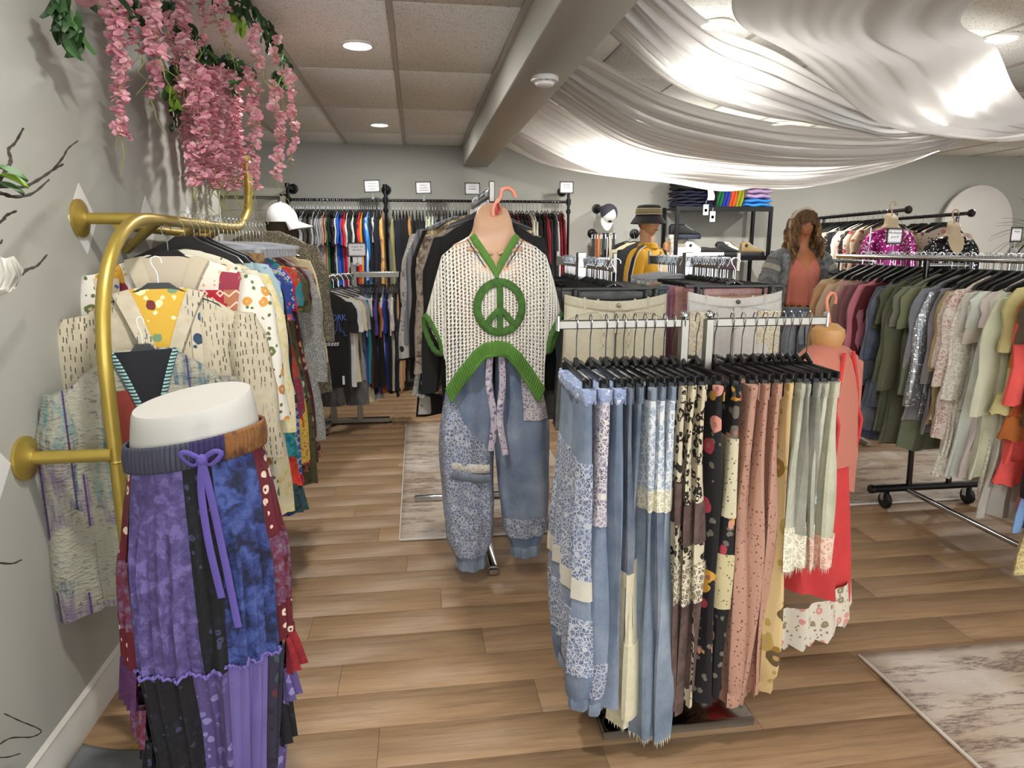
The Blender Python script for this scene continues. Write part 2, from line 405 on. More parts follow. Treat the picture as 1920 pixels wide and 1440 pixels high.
ed = MB().box((.518, 2.6, CEIL - .006), (.03, 10.1, .02)); struct(ob('trim_2', ed, BARM))

# door in the back wall with its frame
DT = paint('#c6c3b7', .45); DD = paint('#c9c6b6', .5)
d = struct(bpy.data.objects.new('door_1', None)); COL.objects.link(d); d.location = (-1.72, BACKY, 0)
m = MB()
for sx in (-.355, .355): m.box((sx, -.012, 1.03), (.09, .05, 2.06), bev=.006)
m.box((0, -.012, 2.075), (.80, .05, .09), bev=.006); ob('door_frame', m, DT, d)
ob('door_stop', MB().box((-.30, -.004, 1.0), (.022, .02, 2.03)).box((.30, -.004, 1.0), (.022, .02, 2.03)).box((0, -.004, 2.02), (.62, .02, .022)), paint('#77746a'), d)
ob('door_leaf', MB().box((0, .0, 1.0), (.60, .012, 2.0), bev=.004), DD, d)
pnl = MB()
for sx in (-.15, .15):
    for z, h in ((1.72, .34), (1.15, .6), (.45, .6)): pnl.box((sx, -.008, z), (.2, .012, h), bev=.006)
ob('door_panel', pnl, DD, d); ob('door_handle', MB().lathe([(.02, 0), (.03, -.02), (.026, -.05), (.0, -.06)], 14, (.25, -.006, 1.0), 'y'), BRUSHED, d)

# recessed LED discs
def glow():
    g = G('led_diffuser'); g.b.inputs['Emission Color'].default_value = (1., .97, .92, 1); g.b.inputs['Emission Strength'].default_value = 14.
    g.b.inputs['Base Color'].default_value = (1, 1, 1, 1); return g.m
LED = glow(); LEDRIM = paint('#e6e4de', .5)
lr = MB().lathe([(.088, .0), (.088, -.006), (.076, -.012), (.07, -.006), (.07, 0.)], 28).mesh('light_rim', LEDRIM)
lm = MB().lathe([(.07, -.003), (.04, -.006), (.001, -.007)], 28).mesh('light_diffuser', LED)
LAMPL = ['round LED ceiling light behind the camera, left of the beam', 'round LED ceiling light above the hip form, left of the beam', 'round lit LED ceiling light nearest the flower garland, left of beam', 'round lit LED ceiling light nearest the back wall, left of beam']
def lamp(i, x, y, side, power):
    t = thing('recessed_light', LAMPL[i] if side == 'left' else f'round LED light above the white drapes, {nth(i // 4 + 1)} row from the camera end, {nth(i % 4 + 1)} from the beam', 'ceiling light', (x, y, CEIL + .004), 0, 'round LED ceiling lights')
    link('light_rim', lr, t); link('light_diffuser', lm, t)
    l = bpy.data.lights.new('led', 'AREA'); l.shape = 'DISK'; l.size = .14; l.energy = power; l.color = (1., .975, .925)
    lo = bpy.data.objects.new('led', l); COL.objects.link(lo); lo.parent = t; lo.location = (0, 0, -.012)
for i, (x, y) in enumerate(LAMPS_LEFT): lamp(i, x, y, 'left', LAMP_POWER)
for i, (x, y) in enumerate(LAMPS_RIGHT): lamp(i, x, y, 'right', LAMP_POWER_RIGHT[y] * (1.55 if y > 5 and x < 3.5 else .6 if y == 3.4 and x < 2 else 1.))

# smoke detector under the beam
t = thing('smoke_detector', 'round white smoke detector fixed under the grey beam', 'smoke detector', (.672, 3.63, 2.364))
ob('base', MB().lathe([(.066, 0), (.07, -.006), (.07, -.022), (.06, -.03), (.03, -.03)], 32), paint('#e2dfdc', .4), t)
ob('sensor_cap', MB().lathe([(.05, -.028), (.046, -.042), (.036, -.048), (.001, -.049)], 32), paint('#e9e6e3', .4), t)
m = MB()
for k in range(12):
    a = k * pi / 6; m.box((.0605 * cos(a), .0605 * sin(a), -.026), (.008, .02, .004), a)
ob('vent_slots', m, paint('#33302d'), t)

# ------------------------------------------------------------------ ceiling drapes (sheer white swags)
def sheer():
    g = G('sheer_white_cloth', .8); v = g.vec(False)
    d = g.n('BsdfDiffuse', {0: C('#edecea')}); tr = g.n('BsdfTranslucent', {0: C('#eceae8')}); tp = g.n('BsdfTransparent', {0: (1, 1, 1, 1)})
    f = g.noise(v, 500., 1.)
    mx = g.n('MixShader', {0: .5, 1: d.outputs[0], 2: tr.outputs[0]}); m2 = g.n('MixShader', {0: .26, 1: mx.outputs[0], 2: tp.outputs[0]})
    out = [n for n in g.t.nodes if n.type == 'OUTPUT_MATERIAL'][0]; g.t.links.new(m2.outputs[0], out.inputs[0]); return g.m
SHEER = sheer()
def swag(label, top, bot, pleats, amp, seed, roll=.12):
    A = catmull(top, 14); B = catmull(bot, 14); n = len(A) - 1; rr = random.Random(seed)
    fr = [(rr.uniform(.6, 1.4), rr.uniform(0, 6.28), rr.uniform(.5, 1.)) for _ in range(4)]
    nv = pleats * 10; drift = rr.uniform(.3, .8)
    def fn(u, v):
        i = min(int(u * n), n - 1); t = u * n - i
        p = A[i].lerp(A[i + 1], t); q = B[i].lerp(B[i + 1], t); x = p.lerp(q, v)
        e = sin(pi * clamp(v)) ** .4
        h = 0
        for k, (fq, ph, am) in enumerate(fr): h += am * (1 - 2 * abs(sin(pi * (pleats * fq * (v + .06 * drift * sin(3 * u + ph))) + ph + u * 1.2 * (k - 1.5))) ** .7) / (1 + .35 * k)
        a = amp * (.45 + .55 * abs(2 * u - 1) ** .8 + .25 * sin(pi * u))
        return (x.x, x.y, x.z + a * h * e * .6 - roll * sin(pi * v) * .5 * sin(pi * u))
    o = ob('drape_swag', MB().grid(fn, n, nv), SHEER, sharp=0)
    solid(o, .0015)
    return tag(o, label, 'drape', 'white swags hung under the right ceiling')
Z = CEIL - .01
swag('sheer white drape swag nearest the camera, sweeping down to the upper right corner',
     [(1.0, 1.35, Z), at(1372, 0, Z=2.47), at(1500, 112, Z=2.33), at(1640, 226, Z=2.17), at(1760, 252, Z=2.1), at(1935, 248, Z=2.14), (5.2, 3.9, Z)],
     [(2.15, 1.0, Z), at(1830, 0, Z=2.53), at(1870, 90, Z=2.46), at(1905, 168, Z=2.37), at(1950, 200, Z=2.34), at(2080, 215, Z=2.4), (6.0, 3.2, Z)], 5, .03, 3)
swag('sheer white drape swag second from the camera, leaving the beam top',
     [(.80, 2.62, Z), at(1330, 40, Z=2.47), at(1460, 100, Z=2.38), at(1600, 180, Z=2.28), at(1720, 205, Z=2.26), (4.6, 4.4, Z)],
     [(.80, 3.25, Z), at(1250, 140, Z=2.40), at(1400, 196, Z=2.27), at(1600, 222, Z=2.2), at(1740, 235, Z=2.21), (4.6, 5.0, Z)], 9, .06, 5)
swag('sheer white drape swag third from the camera, hanging low across the room middle',
     [(.80, 3.72, Z), at(1250, 178, Z=2.38), at(1430, 226, Z=2.24), at(1600, 243, Z=2.2), at(1750, 240, Z=2.24), (4.9, 5.3, Z)],
     [(.80, 4.75, Z), at(1180, 272, Z=2.30), at(1400, 300, Z=2.16), at(1560, 300, Z=2.14), at(1760, 268, Z=2.23), (4.9, 5.9, Z)], 12, .065, 8)
swag('sheer white drape swag farthest back, its low edge over the shelf rack',
     [(.80, 4.85, Z), at(1180, 268, Z=2.32), at(1400, 300, Z=2.17), at(1560, 300, Z=2.15), at(1760, 264, Z=2.26), (5.2, 5.95, Z)],
     [(.80, 6.75, Z), at(1080, 312, Z=2.24), at(1250, 331, Z=2.10), at(1400, 344, Z=2.04), at(1490, 346, Z=2.04), at(1640, 312, Z=2.22), (5.3, 6.8, Z)], 14, .055, 12)
swag('narrow sheer white drape swag beside the beam end, sagging before the back wall',
     [(.82, 5.9, Z), at(1060, 285, Z=2.33), at(1250, 318, Z=2.17), at(1400, 330, Z=2.12), (4.4, 6.6, Z)],
     [(.82, 7.2, Z), at(1030, 305, Z=2.32), at(1240, 327, Z=2.16), at(1420, 345, Z=2.06), (4.5, 7.0, Z)], 6, .03, 15)

# ------------------------------------------------------------------ rugs
def rug_mat():
    g = G('distressed_rug', .95); v = g.vec(True); vv = g.n('VectorMath', {0: v, 1: (1., 5., 1.)}, operation='MULTIPLY').outputs[0]
    k = g.noise(g.warp(vv, 2., .6), 2.6, 8., .68); f = g.noise(vv, 26., 6., .75); k2 = g.noise(v, 1.8, 5.)
    base = g.ramp(k2, [(.35, C('#c9c1b7')), (.6, C('#a8957f')), (.8, C('#d6d0c8'))])
    out = g.mix(g.math('MULTIPLY', g.step(k, .48, .56), g.step(f, .38, .62)), base, C('#5f4b45')); out = g.mix(g.step(f, .62, .72), out, C('#e0dcd6'))
    g.bump(f, .4, .004); return g.col(out)
RUG = rug_mat(); RUGE = paint('#cfc8bf', .9)
def rug(x0, x1, y0, y1, label, wav=0.):
    t = thing('area_rug', label, 'rug', ((x0 + x1) / 2, (y0 + y1) / 2, 0)); w_, h_ = (x1 - x0) / 2, (y1 - y0) / 2
    def fn(u, v): return ((2 * u - 1) * w_, (2 * v - 1) * h_, .008 + wav * max(0, sin(9 * v + 2 * u)) * (1 - smooth(u * 8)))
    solid(ob('pile', MB().grid(fn, 30, 24), RUG, t), .007, 1.)
    e = [fn(i / 30, 0) for i in range(31)] + [fn(1, j / 24) for j in range(1, 25)] + [fn(1 - i / 30, 1) for i in range(1, 31)] + [fn(0, 1 - j / 24) for j in range(1, 25)]
    ob('bound_edge', MB().tube([(p[0], p[1], p[2] - .001) for p in e], .007, 6), RUGE, t)
rug(1.61, 4.1, 1.18, 2.09, 'distressed cream and brown rug on the floor at lower right', .006)
rug(-.125, .95, 3.37, 5.76, 'distressed pale rug partly under the patchwork blouse rail, centre aisle')
rug(2.2, 4.3, 3.5, 4.45, 'distressed pale rug behind the rolling rack casters')

# ------------------------------------------------------------------ garments and hangers
TOP = .10                                     # from the rail down to the neck of a hung garment
def fold_fn(seed, W, nf, fold):
    rr = random.Random(seed); ph = [rr.uniform(0, 6.28) for _ in range(4)]; k = [rr.uniform(.75, 1.3) for _ in range(3)]
    def f(x, d, L):
        a = fold * smooth(d / max(L, .01) * 1.5)
        return a * (sin(x / W * nf * pi * k[0] + ph[0] + d * 1.5) + .5 * sin(x / W * nf * 1.9 * pi * k[1] + ph[1] - d * 2.2)), a * .8 * sin(d * 9 * k[2] + ph[2])
    return f
def body_mesh(W=.2, L=.68, T=.04, neck=.075, slope=.075, flare=1.0, fold=.01, nf=3, seed=1, n=26, m=12, hem=.012, tank=False, top=TOP):
    f = fold_fn(seed, W, nf, fold); rr = random.Random(seed * 7 + 1); hp = rr.uniform(0, 6.28)
    ds = [0, .006, slope * .5, slope, slope + .03, slope + .09] + [lerp(slope + .09, L, (i + 1) / m) for i in range(m)]
    rings = []
    for d in ds:
        if tank: w_ = interp([(0, neck), (slope, neck * 1.25), (slope + .1, neck * 1.35), (slope + .2, W * .9), (L, W * flare)], d)
        else: w_ = interp([(0, neck * .8), (.006, neck), (slope * .5, lerp(neck, W, .52)), (slope, W * .96), (slope + .03, W), (slope + .12, W * .93), (L, W * flare)], d)
        t_ = interp([(0, .004), (.006, .014), (slope, T * .55), (slope + .12, T * .8), (L, T)], d) * .5
        ring = []
        for k in range(n):
            a = 2 * pi * k / n; c, s = cos(a), sin(a)
            x = w_ * math.copysign(abs(c) ** .8, c); y = t_ * math.copysign(abs(s) ** .7, s)
            dy, dx = f(x, d, L); z = -top - d
            if d > .8 * L: z += hem * sin(x / W * 5 + hp) * (d / L - .8) / .2
            ring.append((x + dx * (.3 + .7 * abs(c)), y + dy, z))
        rings.append(ring)
    return MB().loft(rings)
def sleeve_mesh(sx, W=.2, Ls=.22, T=.036, slope=.075, rx=.075, rx1=.065, tilt=.16, seed=1, n=14, bend=0., top=TOP):
    rr = random.Random(seed + 50); p1 = rr.uniform(0, 6.28); rings = []; m = max(5, int(Ls / .06))
    for i in range(m + 1):
        t = i / m; cx = sx * (W * .93 + tilt * Ls * t * .6 + .01); cz = -top - slope * .75 - .012 - Ls * t
        r = lerp(rx, rx1, smooth(t)) * (.45 + .55 * smooth(t * 5)); ty = T * .5 * (.5 + .5 * smooth(t * 4)) * (1 + .15 * sin(9 * t + p1))
        ring = []
        for k in range(n):
            a = 2 * pi * k / n
            ring.append((cx + r * cos(a) * .82 + bend * t * t * sx + .004 * sin(14 * t + p1), ty * sin(a) * (1 + .25 * sin(3 * a + p1 + 3 * t)) + .006 * sin(7 * t + p1), cz - .25 * sx * r * cos(a) * .5))
        rings.append(ring)
    return MB().loft(rings)
KINDS = {  # W, L, T, sleeve length, kwargs
    'tee_shirt': (.20, .66, .04, .21, {}), 'long_sleeve_top': (.20, .68, .042, .56, {}), 'hooded_jacket': (.215, .72, .055, .60, {}),
    'tank_top': (.16, .62, .03, 0, dict(tank=True, flare=1.15)), 'dress': (.18, 1.02, .06, .17, dict(flare=1.35, fold=.016, nf=4)),
    'coat': (.21, .98, .055, .62, dict(flare=1.05)), 'blouse': (.2, .70, .05, .36, dict(flare=1.2, fold=.015, nf=4)),
    'skirt': (.17, .88, .05, 0, dict(flare=1.5, fold=.02, nf=5, neck=.17, slope=.01)), 'tunic': (.2, .86, .05, .5, dict(flare=1.25, fold=.014, nf=4)),
}
GM = {}
def gmesh(kind, var):
    if (kind, var) not in GM:
        W, L, T, Ls, kw = KINDS[kind]; W *= 1 + .04 * (var - 1)
        b = body_mesh(W, L, T, seed=var * 13 + len(kind), **kw).mesh(kind, None)
        s = [sleeve_mesh(sx, W, Ls, T * .9, seed=var * 5 + sx, rx1=.05 if Ls > .3 else .068).mesh('sleeve', None) for sx in (-1, 1)] if Ls else []
        for me in [b] + s: me.materials.append(None)
        GM[kind, var] = (b, s)
    return GM[kind, var]
def setmat(o, m):
    if not o.data.materials: o.data.materials.append(None)
    o.material_slots[0].link = 'OBJECT'; o.material_slots[0].material = m
def garment(kind, loc, rz, m, color, label, cat, group, scale=(1, 1, 1), sleeves=True, smat=None, scol=None):
    b, s = gmesh(kind, RND.randrange(3))
    o = link(kind, b, None, loc, rz, color); o.scale = scale; setmat(o, m); tag(o, label, cat, group)
    if sleeves:
        for k in s: q = link('sleeve', k, o, color=scol or color); setmat(q, smat or m)
    return o

def hook_pts(h=.10, r=.016, side=1):
    p = [(side * r * cos(a), 0, r * sin(a) - r * .15) for a in [radians(x) for x in (-20, 20, 60, 100, 140, 175)]]
    p = [(x, y, z) for x, y, z in p]
    return p + [(-side * r * .75, 0, -r * 1.0), (-side * r * .2, 0, -r * 1.9), (0, 0, -r * 2.6), (0, 0, -h)]
def hook_mb(h=.10, r=.016, w_=.0016, side=1): return MB().tube(hook_pts(h, r, side), w_, 5)
def shoulder_bar(W=.19, th=.006):
    pts = [(-W, 0, -.10 - .06), (-W * .75, 0, -.10 - .042), (-W * .3, 0, -.10 - .012), (0, 0, -.10 + .004), (W * .3, 0, -.10 - .012), (W * .75, 0, -.10 - .042), (W, 0, -.10 - .06)]
    return MB().tube(catmull(pts, 3), th, 6, flat=.8)
HM = {}
def hmesh(key):
    if key not in HM:
        if key == 'hook': v = hook_mb().mesh('hook', CHROME)
        elif key == 'bar': v = shoulder_bar().mesh('shoulder_bar', PLASTIC)
        elif key == 'bar_white': v = shoulder_bar().mesh('shoulder_bar', PAPER)
        elif key == 'wide': v = MB().prism([(-.19, -.165), (-.17, -.14), (-.05, -.085), (-.03, -.07), (.03, -.07), (.05, -.085), (.17, -.14), (.19, -.165), (.16, -.165), (.05, -.12), (0, -.112), (-.05, -.12), (-.16, -.165)], -.011, .011).mesh('shoulder_bar', PLASTIC)
        elif key == 'clipbar': v = MB().box((0, 0, -.112), (.36, .010, .016), bev=.003).tube([(-.03, 0, -.104), (0, 0, -.088), (.03, 0, -.104)], .007, 6).mesh('bar', PLASTIC)
        elif key == 'clip': v = MB().box((0, 0, -.0), (.020, .026, .056), bev=.005).box((0, -.014, .016), (.012, .004, .02), bev=.001).mesh('clip', PLASTIC)
        elif key == 'clearbar': v = MB().box((0, 0, -.112), (.34, .012, .018), bev=.004).tube([(-.16, 0, -.11), (-.02, 0, -.09), (.02, 0, -.09), (.16, 0, -.11)], .006, 6).mesh('bar', ACRYL)
        elif key == 'clearclip': v = MB().box((0, 0, 0), (.024, .024, .05), bev=.004).mesh('clip', ACRYL)
        HM[key] = v
    return HM[key]
def hanger(loc, rz, kind, label, group, zs=1.):
    label = ' '.join(label.split()[:16]); t = link('clothes_hanger', hmesh('hook'), None, loc, rz); t.scale = (1, 1, zs); tag(t, label, 'hanger', group)
    if kind == 'clip':
        link('bar', hmesh('clipbar'), t)
        for sx in (-.145, .145): link('clip', hmesh('clip'), t, (sx, 0, -.135))
    elif kind == 'clear':
        link('bar', hmesh('clearbar'), t)
        for sx in (-.14, .14): link('clip', hmesh('clearclip'), t, (sx, 0, -.13))
    elif kind: link('shoulder_bar', hmesh(kind), t)
    return t
CAT = {'tee_shirt': 'shirt', 'long_sleeve_top': 'top', 'hooded_jacket': 'jacket', 'tank_top': 'top', 'dress': 'dress', 'coat': 'coat', 'blouse': 'blouse', 'skirt': 'skirt', 'tunic': 'tunic', 'pants': 'trousers'}
WORD = {'tee_shirt': 'tee shirt', 'long_sleeve_top': 'long sleeved top', 'hooded_jacket': 'jacket', 'tank_top': 'sleeveless top', 'tunic': 'long tunic', 'pants': 'pair of trousers'}
PAL = {'light blue': '#8fb4d8', 'navy': '#101527', 'charcoal': '#1d1e22', 'light grey': '#a9abae', 'olive grey': '#4d4b43', 'grey': '#7a7c80', 'dusty pink': '#b98a83', 'tan': '#b08a62',
       'green': '#16794f', 'black': '#09090a', 'white': '#dcdcdc', 'blue': '#2457b8', 'red': '#c81f2c', 'dark green': '#1d3a31', 'gold': '#e2a93a', 'royal blue': '#243fa6', 'bright blue': '#2f8fd6',
       'khaki': '#989566', 'camel': '#b3854e', 'cream': '#ddd9c8', 'pale green': '#c9d0b6', 'brown': '#4a3b2c', 'maroon': '#5d1620', 'dark red': '#8d1a28', 'beige': '#b79b82', 'mauve': '#8f6766',
       'pink': '#c97c86', 'denim blue': '#3f4d68', 'olive': '#60614a', 'sage': '#7c8066', 'silver grey': '#8b8f91', 'sand': '#b3a27a', 'yellow': '#cdc682', 'coral': '#f0605c', 'orange': '#b9622a',
       'rose': '#b5727d', 'sky blue': '#8fb0e0', 'lilac': '#b9a9c4', 'purple': '#5b468f', 'teal': '#1d7f8c', 'slate': '#5c6470', 'peach': '#e0a58a', 'rust': '#8c4a2c'}
def P_(n): return C(PAL[n])
PLAIN = cloth()
PRINTS = {'blue plaid': cloth('plaid', '#9fc0de', '#2f4d78', '#f0f0f0'), 'grey plaid': cloth('plaid', '#3a3a40', '#111114', '#8a8a92'),
          'red fading': cloth('mottle', '#1a0c0e', '#7d1520', '#d8242c', '#e8303a', s=.3), 'blue striped': cloth('stripe', '#9cc7ec', '#2f8fd6', '#f0f4f8'),
          'yellow camouflage': cloth('mottle', '#17171a', '#c99b7c', '#e8b52e', '#d9a98a', s=.55), 'silver sequin': cloth('sequin', '#a8adb2'),
          'white lace': cloth('lace', '#c9c2b0', '#efece2'), 'cream lace': cloth('lace', '#b8a268', '#e6d59c'), 'floral lace': cloth('lace', '#c9b7aa', '#e3dacf', '#b8897f'),
          'olive floral': cloth('floral', '#3d3c2c', '#5c5a40', '#7a7a5a', '#2a2a1c', '#4f5236'),
          'ikat stripe': cloth('stripe', '#d9d4c6', '#242424', '#a59a80', 'h')}
"""Each rack row below is a list of (colour or print, kind, count)."""
def label_of(cn, kind, k, where): return f'{cn} {WORD.get(kind, kind)}, {nth(k)} garment {where}'
def fill(row, p0, p1, rz, where, group, hk='bar', hlabel='', smin=.94, smax=1.06, dz=(0, 0), half=None, jitter=.25, zscale=1., rzj=.05, every=1):
    items = [(c, k) for c, k, n in row for _ in range(n)]; N = len(items); p0 = Vector(p0); p1 = Vector(p1)
    for i, (cn, kind) in enumerate(items):
        t = (i + .5 + RND.uniform(-jitter, jitter)) / N; p = p0.lerp(p1, t); a = rz + RND.uniform(-rzj, rzj)
        pr = PRINTS.get(cn); cl = (1, 1, 1, 1) if pr else P_(cn)
        s = RND.uniform(smin, smax); v = RND.uniform(.93, 1.07); cl = tuple(x * v for x in cl[:3])
        garment(kind, p + Vector((0, 0, RND.uniform(*dz))), a, pr or PLAIN, cl, label_of(cn, kind, i + 1, where), CAT[kind], group, (half or 1, RND.uniform(.75, 1.1), s * zscale))
        if hk is not None and i % every == 0: hanger(p, a, hk, f'{hlabel} holding the {cn} {WORD.get(kind, kind)}, {nth(i + 1)} {where}', group + ' hangers')

# ------------------------------------------------------------------ pipe rail on the back wall
EY = 7.34; EZ = 1.98
t = thing('pipe_clothes_rail', 'long black pipe clothes rail bolted to the back wall', 'clothes rail', (0, 0, 0))
x0, xm, x1 = -1.27, -.30, 1.63
ob('rail', MB().tube([(x0, EY, EZ), (x1, EY, EZ)], .014, 10), BLACKPIPE, t)
for x in (x0, xm, x1):
    m = MB().tube([(x, BACKY - .01, EZ + .13), (x, EY, EZ + .13), (x, EY, EZ + .05), (x, EY, EZ - .14)], .016, 10)
    m.lathe([(.024, -.02), (.024, .03)], 14, (x, EY, EZ + .13)).lathe([(.026, -.03), (.026, .03)], 14, (x, EY, EZ)).lathe([(.018, -.02), (.026, -.012), (.026, .012), (.018, .02)], 14, (x, EY, EZ - .10))
    ob('bracket', m, BLACKPIPE, t)
    ob('flange', MB().lathe([(.052, 0), (.052, -.012), (.03, -.018), (.022, -.04), (.022, -.05)], 24, (x, BACKY - .001, EZ + .13), 'y'), BLACKPIPE, t)
ob('lower_rail', MB().tube([(x0, EY, 1.02), (x1, EY, 1.02)], .014, 10), BLACKPIPE, t)
for x in (x0, xm, x1): ob('upright', MB().tube([(x, EY, EZ - .14), (x, EY, .02)], .014, 8).lathe([(.05, 0), (.05, .012), (.02, .02)], 20, (x, EY, .005)), BLACKPIPE, t)
T_, LS, CO, JK, TK = 'tee_shirt', 'long_sleeve_top', 'coat', 'hooded_jacket', 'tank_top'
wl = 'hanger'
S1 = [('blue plaid', T_, 1), ('navy', T_, 1), ('charcoal', T_, 2), ('light grey', T_, 2), ('olive grey', T_, 4), ('light grey', T_, 5), ('dusty pink', T_, 1), ('tan', T_, 1), ('green', T_, 1),
      ('black', T_, 2), ('grey plaid', T_, 1), ('white', T_, 1), ('blue', T_, 2), ('red', T_, 2), ('white', T_, 1), ('dark green', T_, 1), ('charcoal', T_, 1), ('white', T_, 1), ('black', T_, 2),
      ('red fading', LS, 1), ('gold', LS, 1), ('navy', LS, 1), ('royal blue', LS, 1), ('blue striped', LS, 1), ('bright blue', LS, 1), ('navy', LS, 1), ('white', T_, 1), ('navy', JK, 2), ('black', JK, 1), ('yellow camouflage', JK, 1)]
fill(S1, (x0 + .04, EY, EZ), (xm - .03, EY, EZ), pi / 2, 'from the left on pipe rail', 'garments on the left pipe rail', 'bar', wl, zscale=1.16, rzj=.03)
S2 = [('khaki', JK, 1), ('navy', JK, 2), ('black', JK, 2), ('camel', CO, 1), ('black', JK, 2), ('charcoal', JK, 1), ('navy', JK, 1), ('pale green', LS, 2), ('white', LS, 1), ('grey', LS, 1), ('charcoal', LS, 3), ('navy', LS, 1), ('olive grey', LS, 2), ('black', LS, 5)]
fill(S2, (xm + .05, EY, EZ), (.62, EY, EZ), pi / 2, 'right of the middle pipe bracket', 'garments on the middle pipe rail', 'bar', wl, zscale=1.16, rzj=.03)
S3 = [('black', LS, 3), ('maroon', LS, 1), ('white', LS, 1), ('cream', LS, 1), ('red', LS, 1), ('maroon', JK, 2), ('charcoal', JK, 1), ('dark red', JK, 1), ('black', JK, 2), ('maroon', LS, 1), ('cream', JK, 2), ('black', JK, 2), ('dark red', JK, 1), ('charcoal', JK, 2), ('white', LS, 1), ('dark red', LS, 2)]
fill(S3, (.66, EY, EZ), (x1 - .05, EY, EZ), pi / 2, 'behind the torso form, pipe rail right part', 'garments on the right pipe rail', 'bar', wl, zscale=1.22, rzj=.03)
S4 = [('black', 'coat', 6), ('charcoal', 'coat', 3), ('black', 'coat', 6), ('grey plaid', 'coat', 2), ('black', 'coat', 9), ('navy', 'coat', 4)]
fill(S4, (x0 + .05, EY, 1.02), (x1 - .06, EY, 1.02), pi / 2, 'from left on lower pipe rail', 'dark garments on the lower pipe rail', None, '', zscale=.86, rzj=.03)

# price cards with a zigzag border
def card(loc, rz, lines, label, blank=False, w_=.155, h_=.118, tilt=0., stem=.05):
    t = thing('sign_card', label, 'sign', loc, rz); t.rotation_euler = (0, tilt, rz)
    ob('card', MB().box((0, 0, stem + h_ / 2), (w_, .003, h_)), PAPER, t)
    if not blank:
        m = MB(); nx, nz = 13, 9
        def tri(a, b, c):
            m.loft([[(p[0], y, p[1]) for p in (a, b, c)] for y in (-.0017, -.0024)])
        for i in range(nx):
            a, b = -w_ / 2 + w_ * i / nx, -w_ / 2 + w_ * (i + 1) / nx
            for z, dd in ((stem, 1), (stem + h_, -1)): tri((a, z), (b, z), ((a + b) / 2, z + dd * .016))
        for i in range(nz):
            a, b = stem + h_ * i / nz, stem + h_ * (i + 1) / nz
            for x, dd in ((-w_ / 2, 1), (w_ / 2, -1)): tri((x, a), (x, b), (x + dd * .014, (a + b) / 2))
        for z in (stem, stem + h_): m.box((0, -.0005, z), (w_ + .004, .005, .005))
        for x in (-w_ / 2, w_ / 2): m.box((x, -.0005, stem + h_ / 2), (.005, .005, h_ + .004))
        ob('zigzag_border', m, INK, t)
    if stem > .01: ob('holder', MB().tube([(0, .002, .0), (0, .002, stem + .01)], .004, 6).box((0, 0, -.012), (.026, .04, .03), bev=.004), ACRYL, t)
    for k, s in enumerate(lines):
        q = text('handwriting', s, .019, INK, t, (0, -.003, stem + h_ * .66 - .025 * k), shear=.3)
    return t
card((-.425, EY - .02, EZ + .03), 0, ["Women's", 'Jackets and', 'Sweaters'], 'zigzag bordered sign card left of the middle pipe bracket', tilt=-.04)
card((.095, EY - .02, EZ + .02), 0, ["Women's", 'Long sleeve', 'and Hoodies'], 'zigzag bordered sign card on pipe rail between two brackets', tilt=-.03)
card((.60, EY - .02, EZ + .015), 0, ['All Denim', 'and Joggers'], 'zigzag bordered sign card beside the chrome hooks of the centre rack')
card((1.60, EY - .03, EZ + .085), 0, ['Buy One', 'Take One'], 'zigzag bordered sign card at the right end of the pipe rail', w_=.145, stem=.004)

# ------------------------------------------------------------------ gold rail on the left wall
GX = -.86; GZ = 1.605
t = thing('gold_clothes_rail', 'tall gold pipe clothes rail mounted on the left wall', 'clothes rail')
arc = [(GX, 1.98, .01), (GX, 1.98, .6), (GX, 1.98, 1.05), (GX, 1.985, 1.24), (GX, 2.03, 1.40), (GX, 2.13, 1.52), (GX, 2.28, 1.59), (GX, 2.46, GZ), (GX, 2.9, GZ), (GX, 3.45, GZ), (GX, 3.62, GZ + .02), (GX + .01, 3.72, GZ + .09), (GX + .02, 3.74, GZ + .20), (GX + .02, 3.74, GZ + .34)]
ob('pipe', MB().tube(catmull(arc, 5), .0192, 16), GOLD, t)
ob('end_cap', MB().lathe([(.0195, 0), (.0205, .004), (.0205, .018), (.02, .026), (.001, .027)], 16, (GX + .02, 3.74, GZ + .335)), GOLD, t)
ob('foot_flange', MB().lathe([(.05, .0), (.05, .01), (.03, .016), (.026, .03)], 24, (GX, 1.98, .0)), GOLD, t)
for y, z in ((2.45, GZ + .003), (1.96, .945), (3.5, GZ - .01)):
    b = ob('wall_arm', MB().tube([(WALLX + .005, y, z), (GX, y, z)], .0185, 14), GOLD, t)
    ob('flange', MB().lathe([(.062, .001), (.062, .010), (.03, .018), (.02, .03)], 26, (WALLX, y, z), 'x'), GOLD, b)
    sm = MB()
    for k in range(4): sm.lathe([(.006, .01), (.006, .013), (.001, .014)], 8, (WALLX, y + .042 * cos(k * pi / 2 + .8), z + .042 * sin(k * pi / 2 + .8)), 'x')
    ob('screw', sm, paint('#5a4718', .4, .7), b)
for y0, y1 in ((2.5, 2.75), (2.95, 3.2), (3.3, 3.5)):
    ob('brace', MB().tube([(GX + .0, y0, GZ), (WALLX + .02, y1, GZ - .10)], .016, 10), GOLD, t)
ob('rear_rail', MB().tube([(WALLX + .05, 2.62, GZ - .015), (WALLX + .05, 3.62, GZ - .035)], .016, 12), GOLD, t)
ob('ring_joint', MB().lathe([(.0198, -.004), (.0215, 0), (.0198, .004)], 16, (GX, 1.98, .92)), GOLD, t)

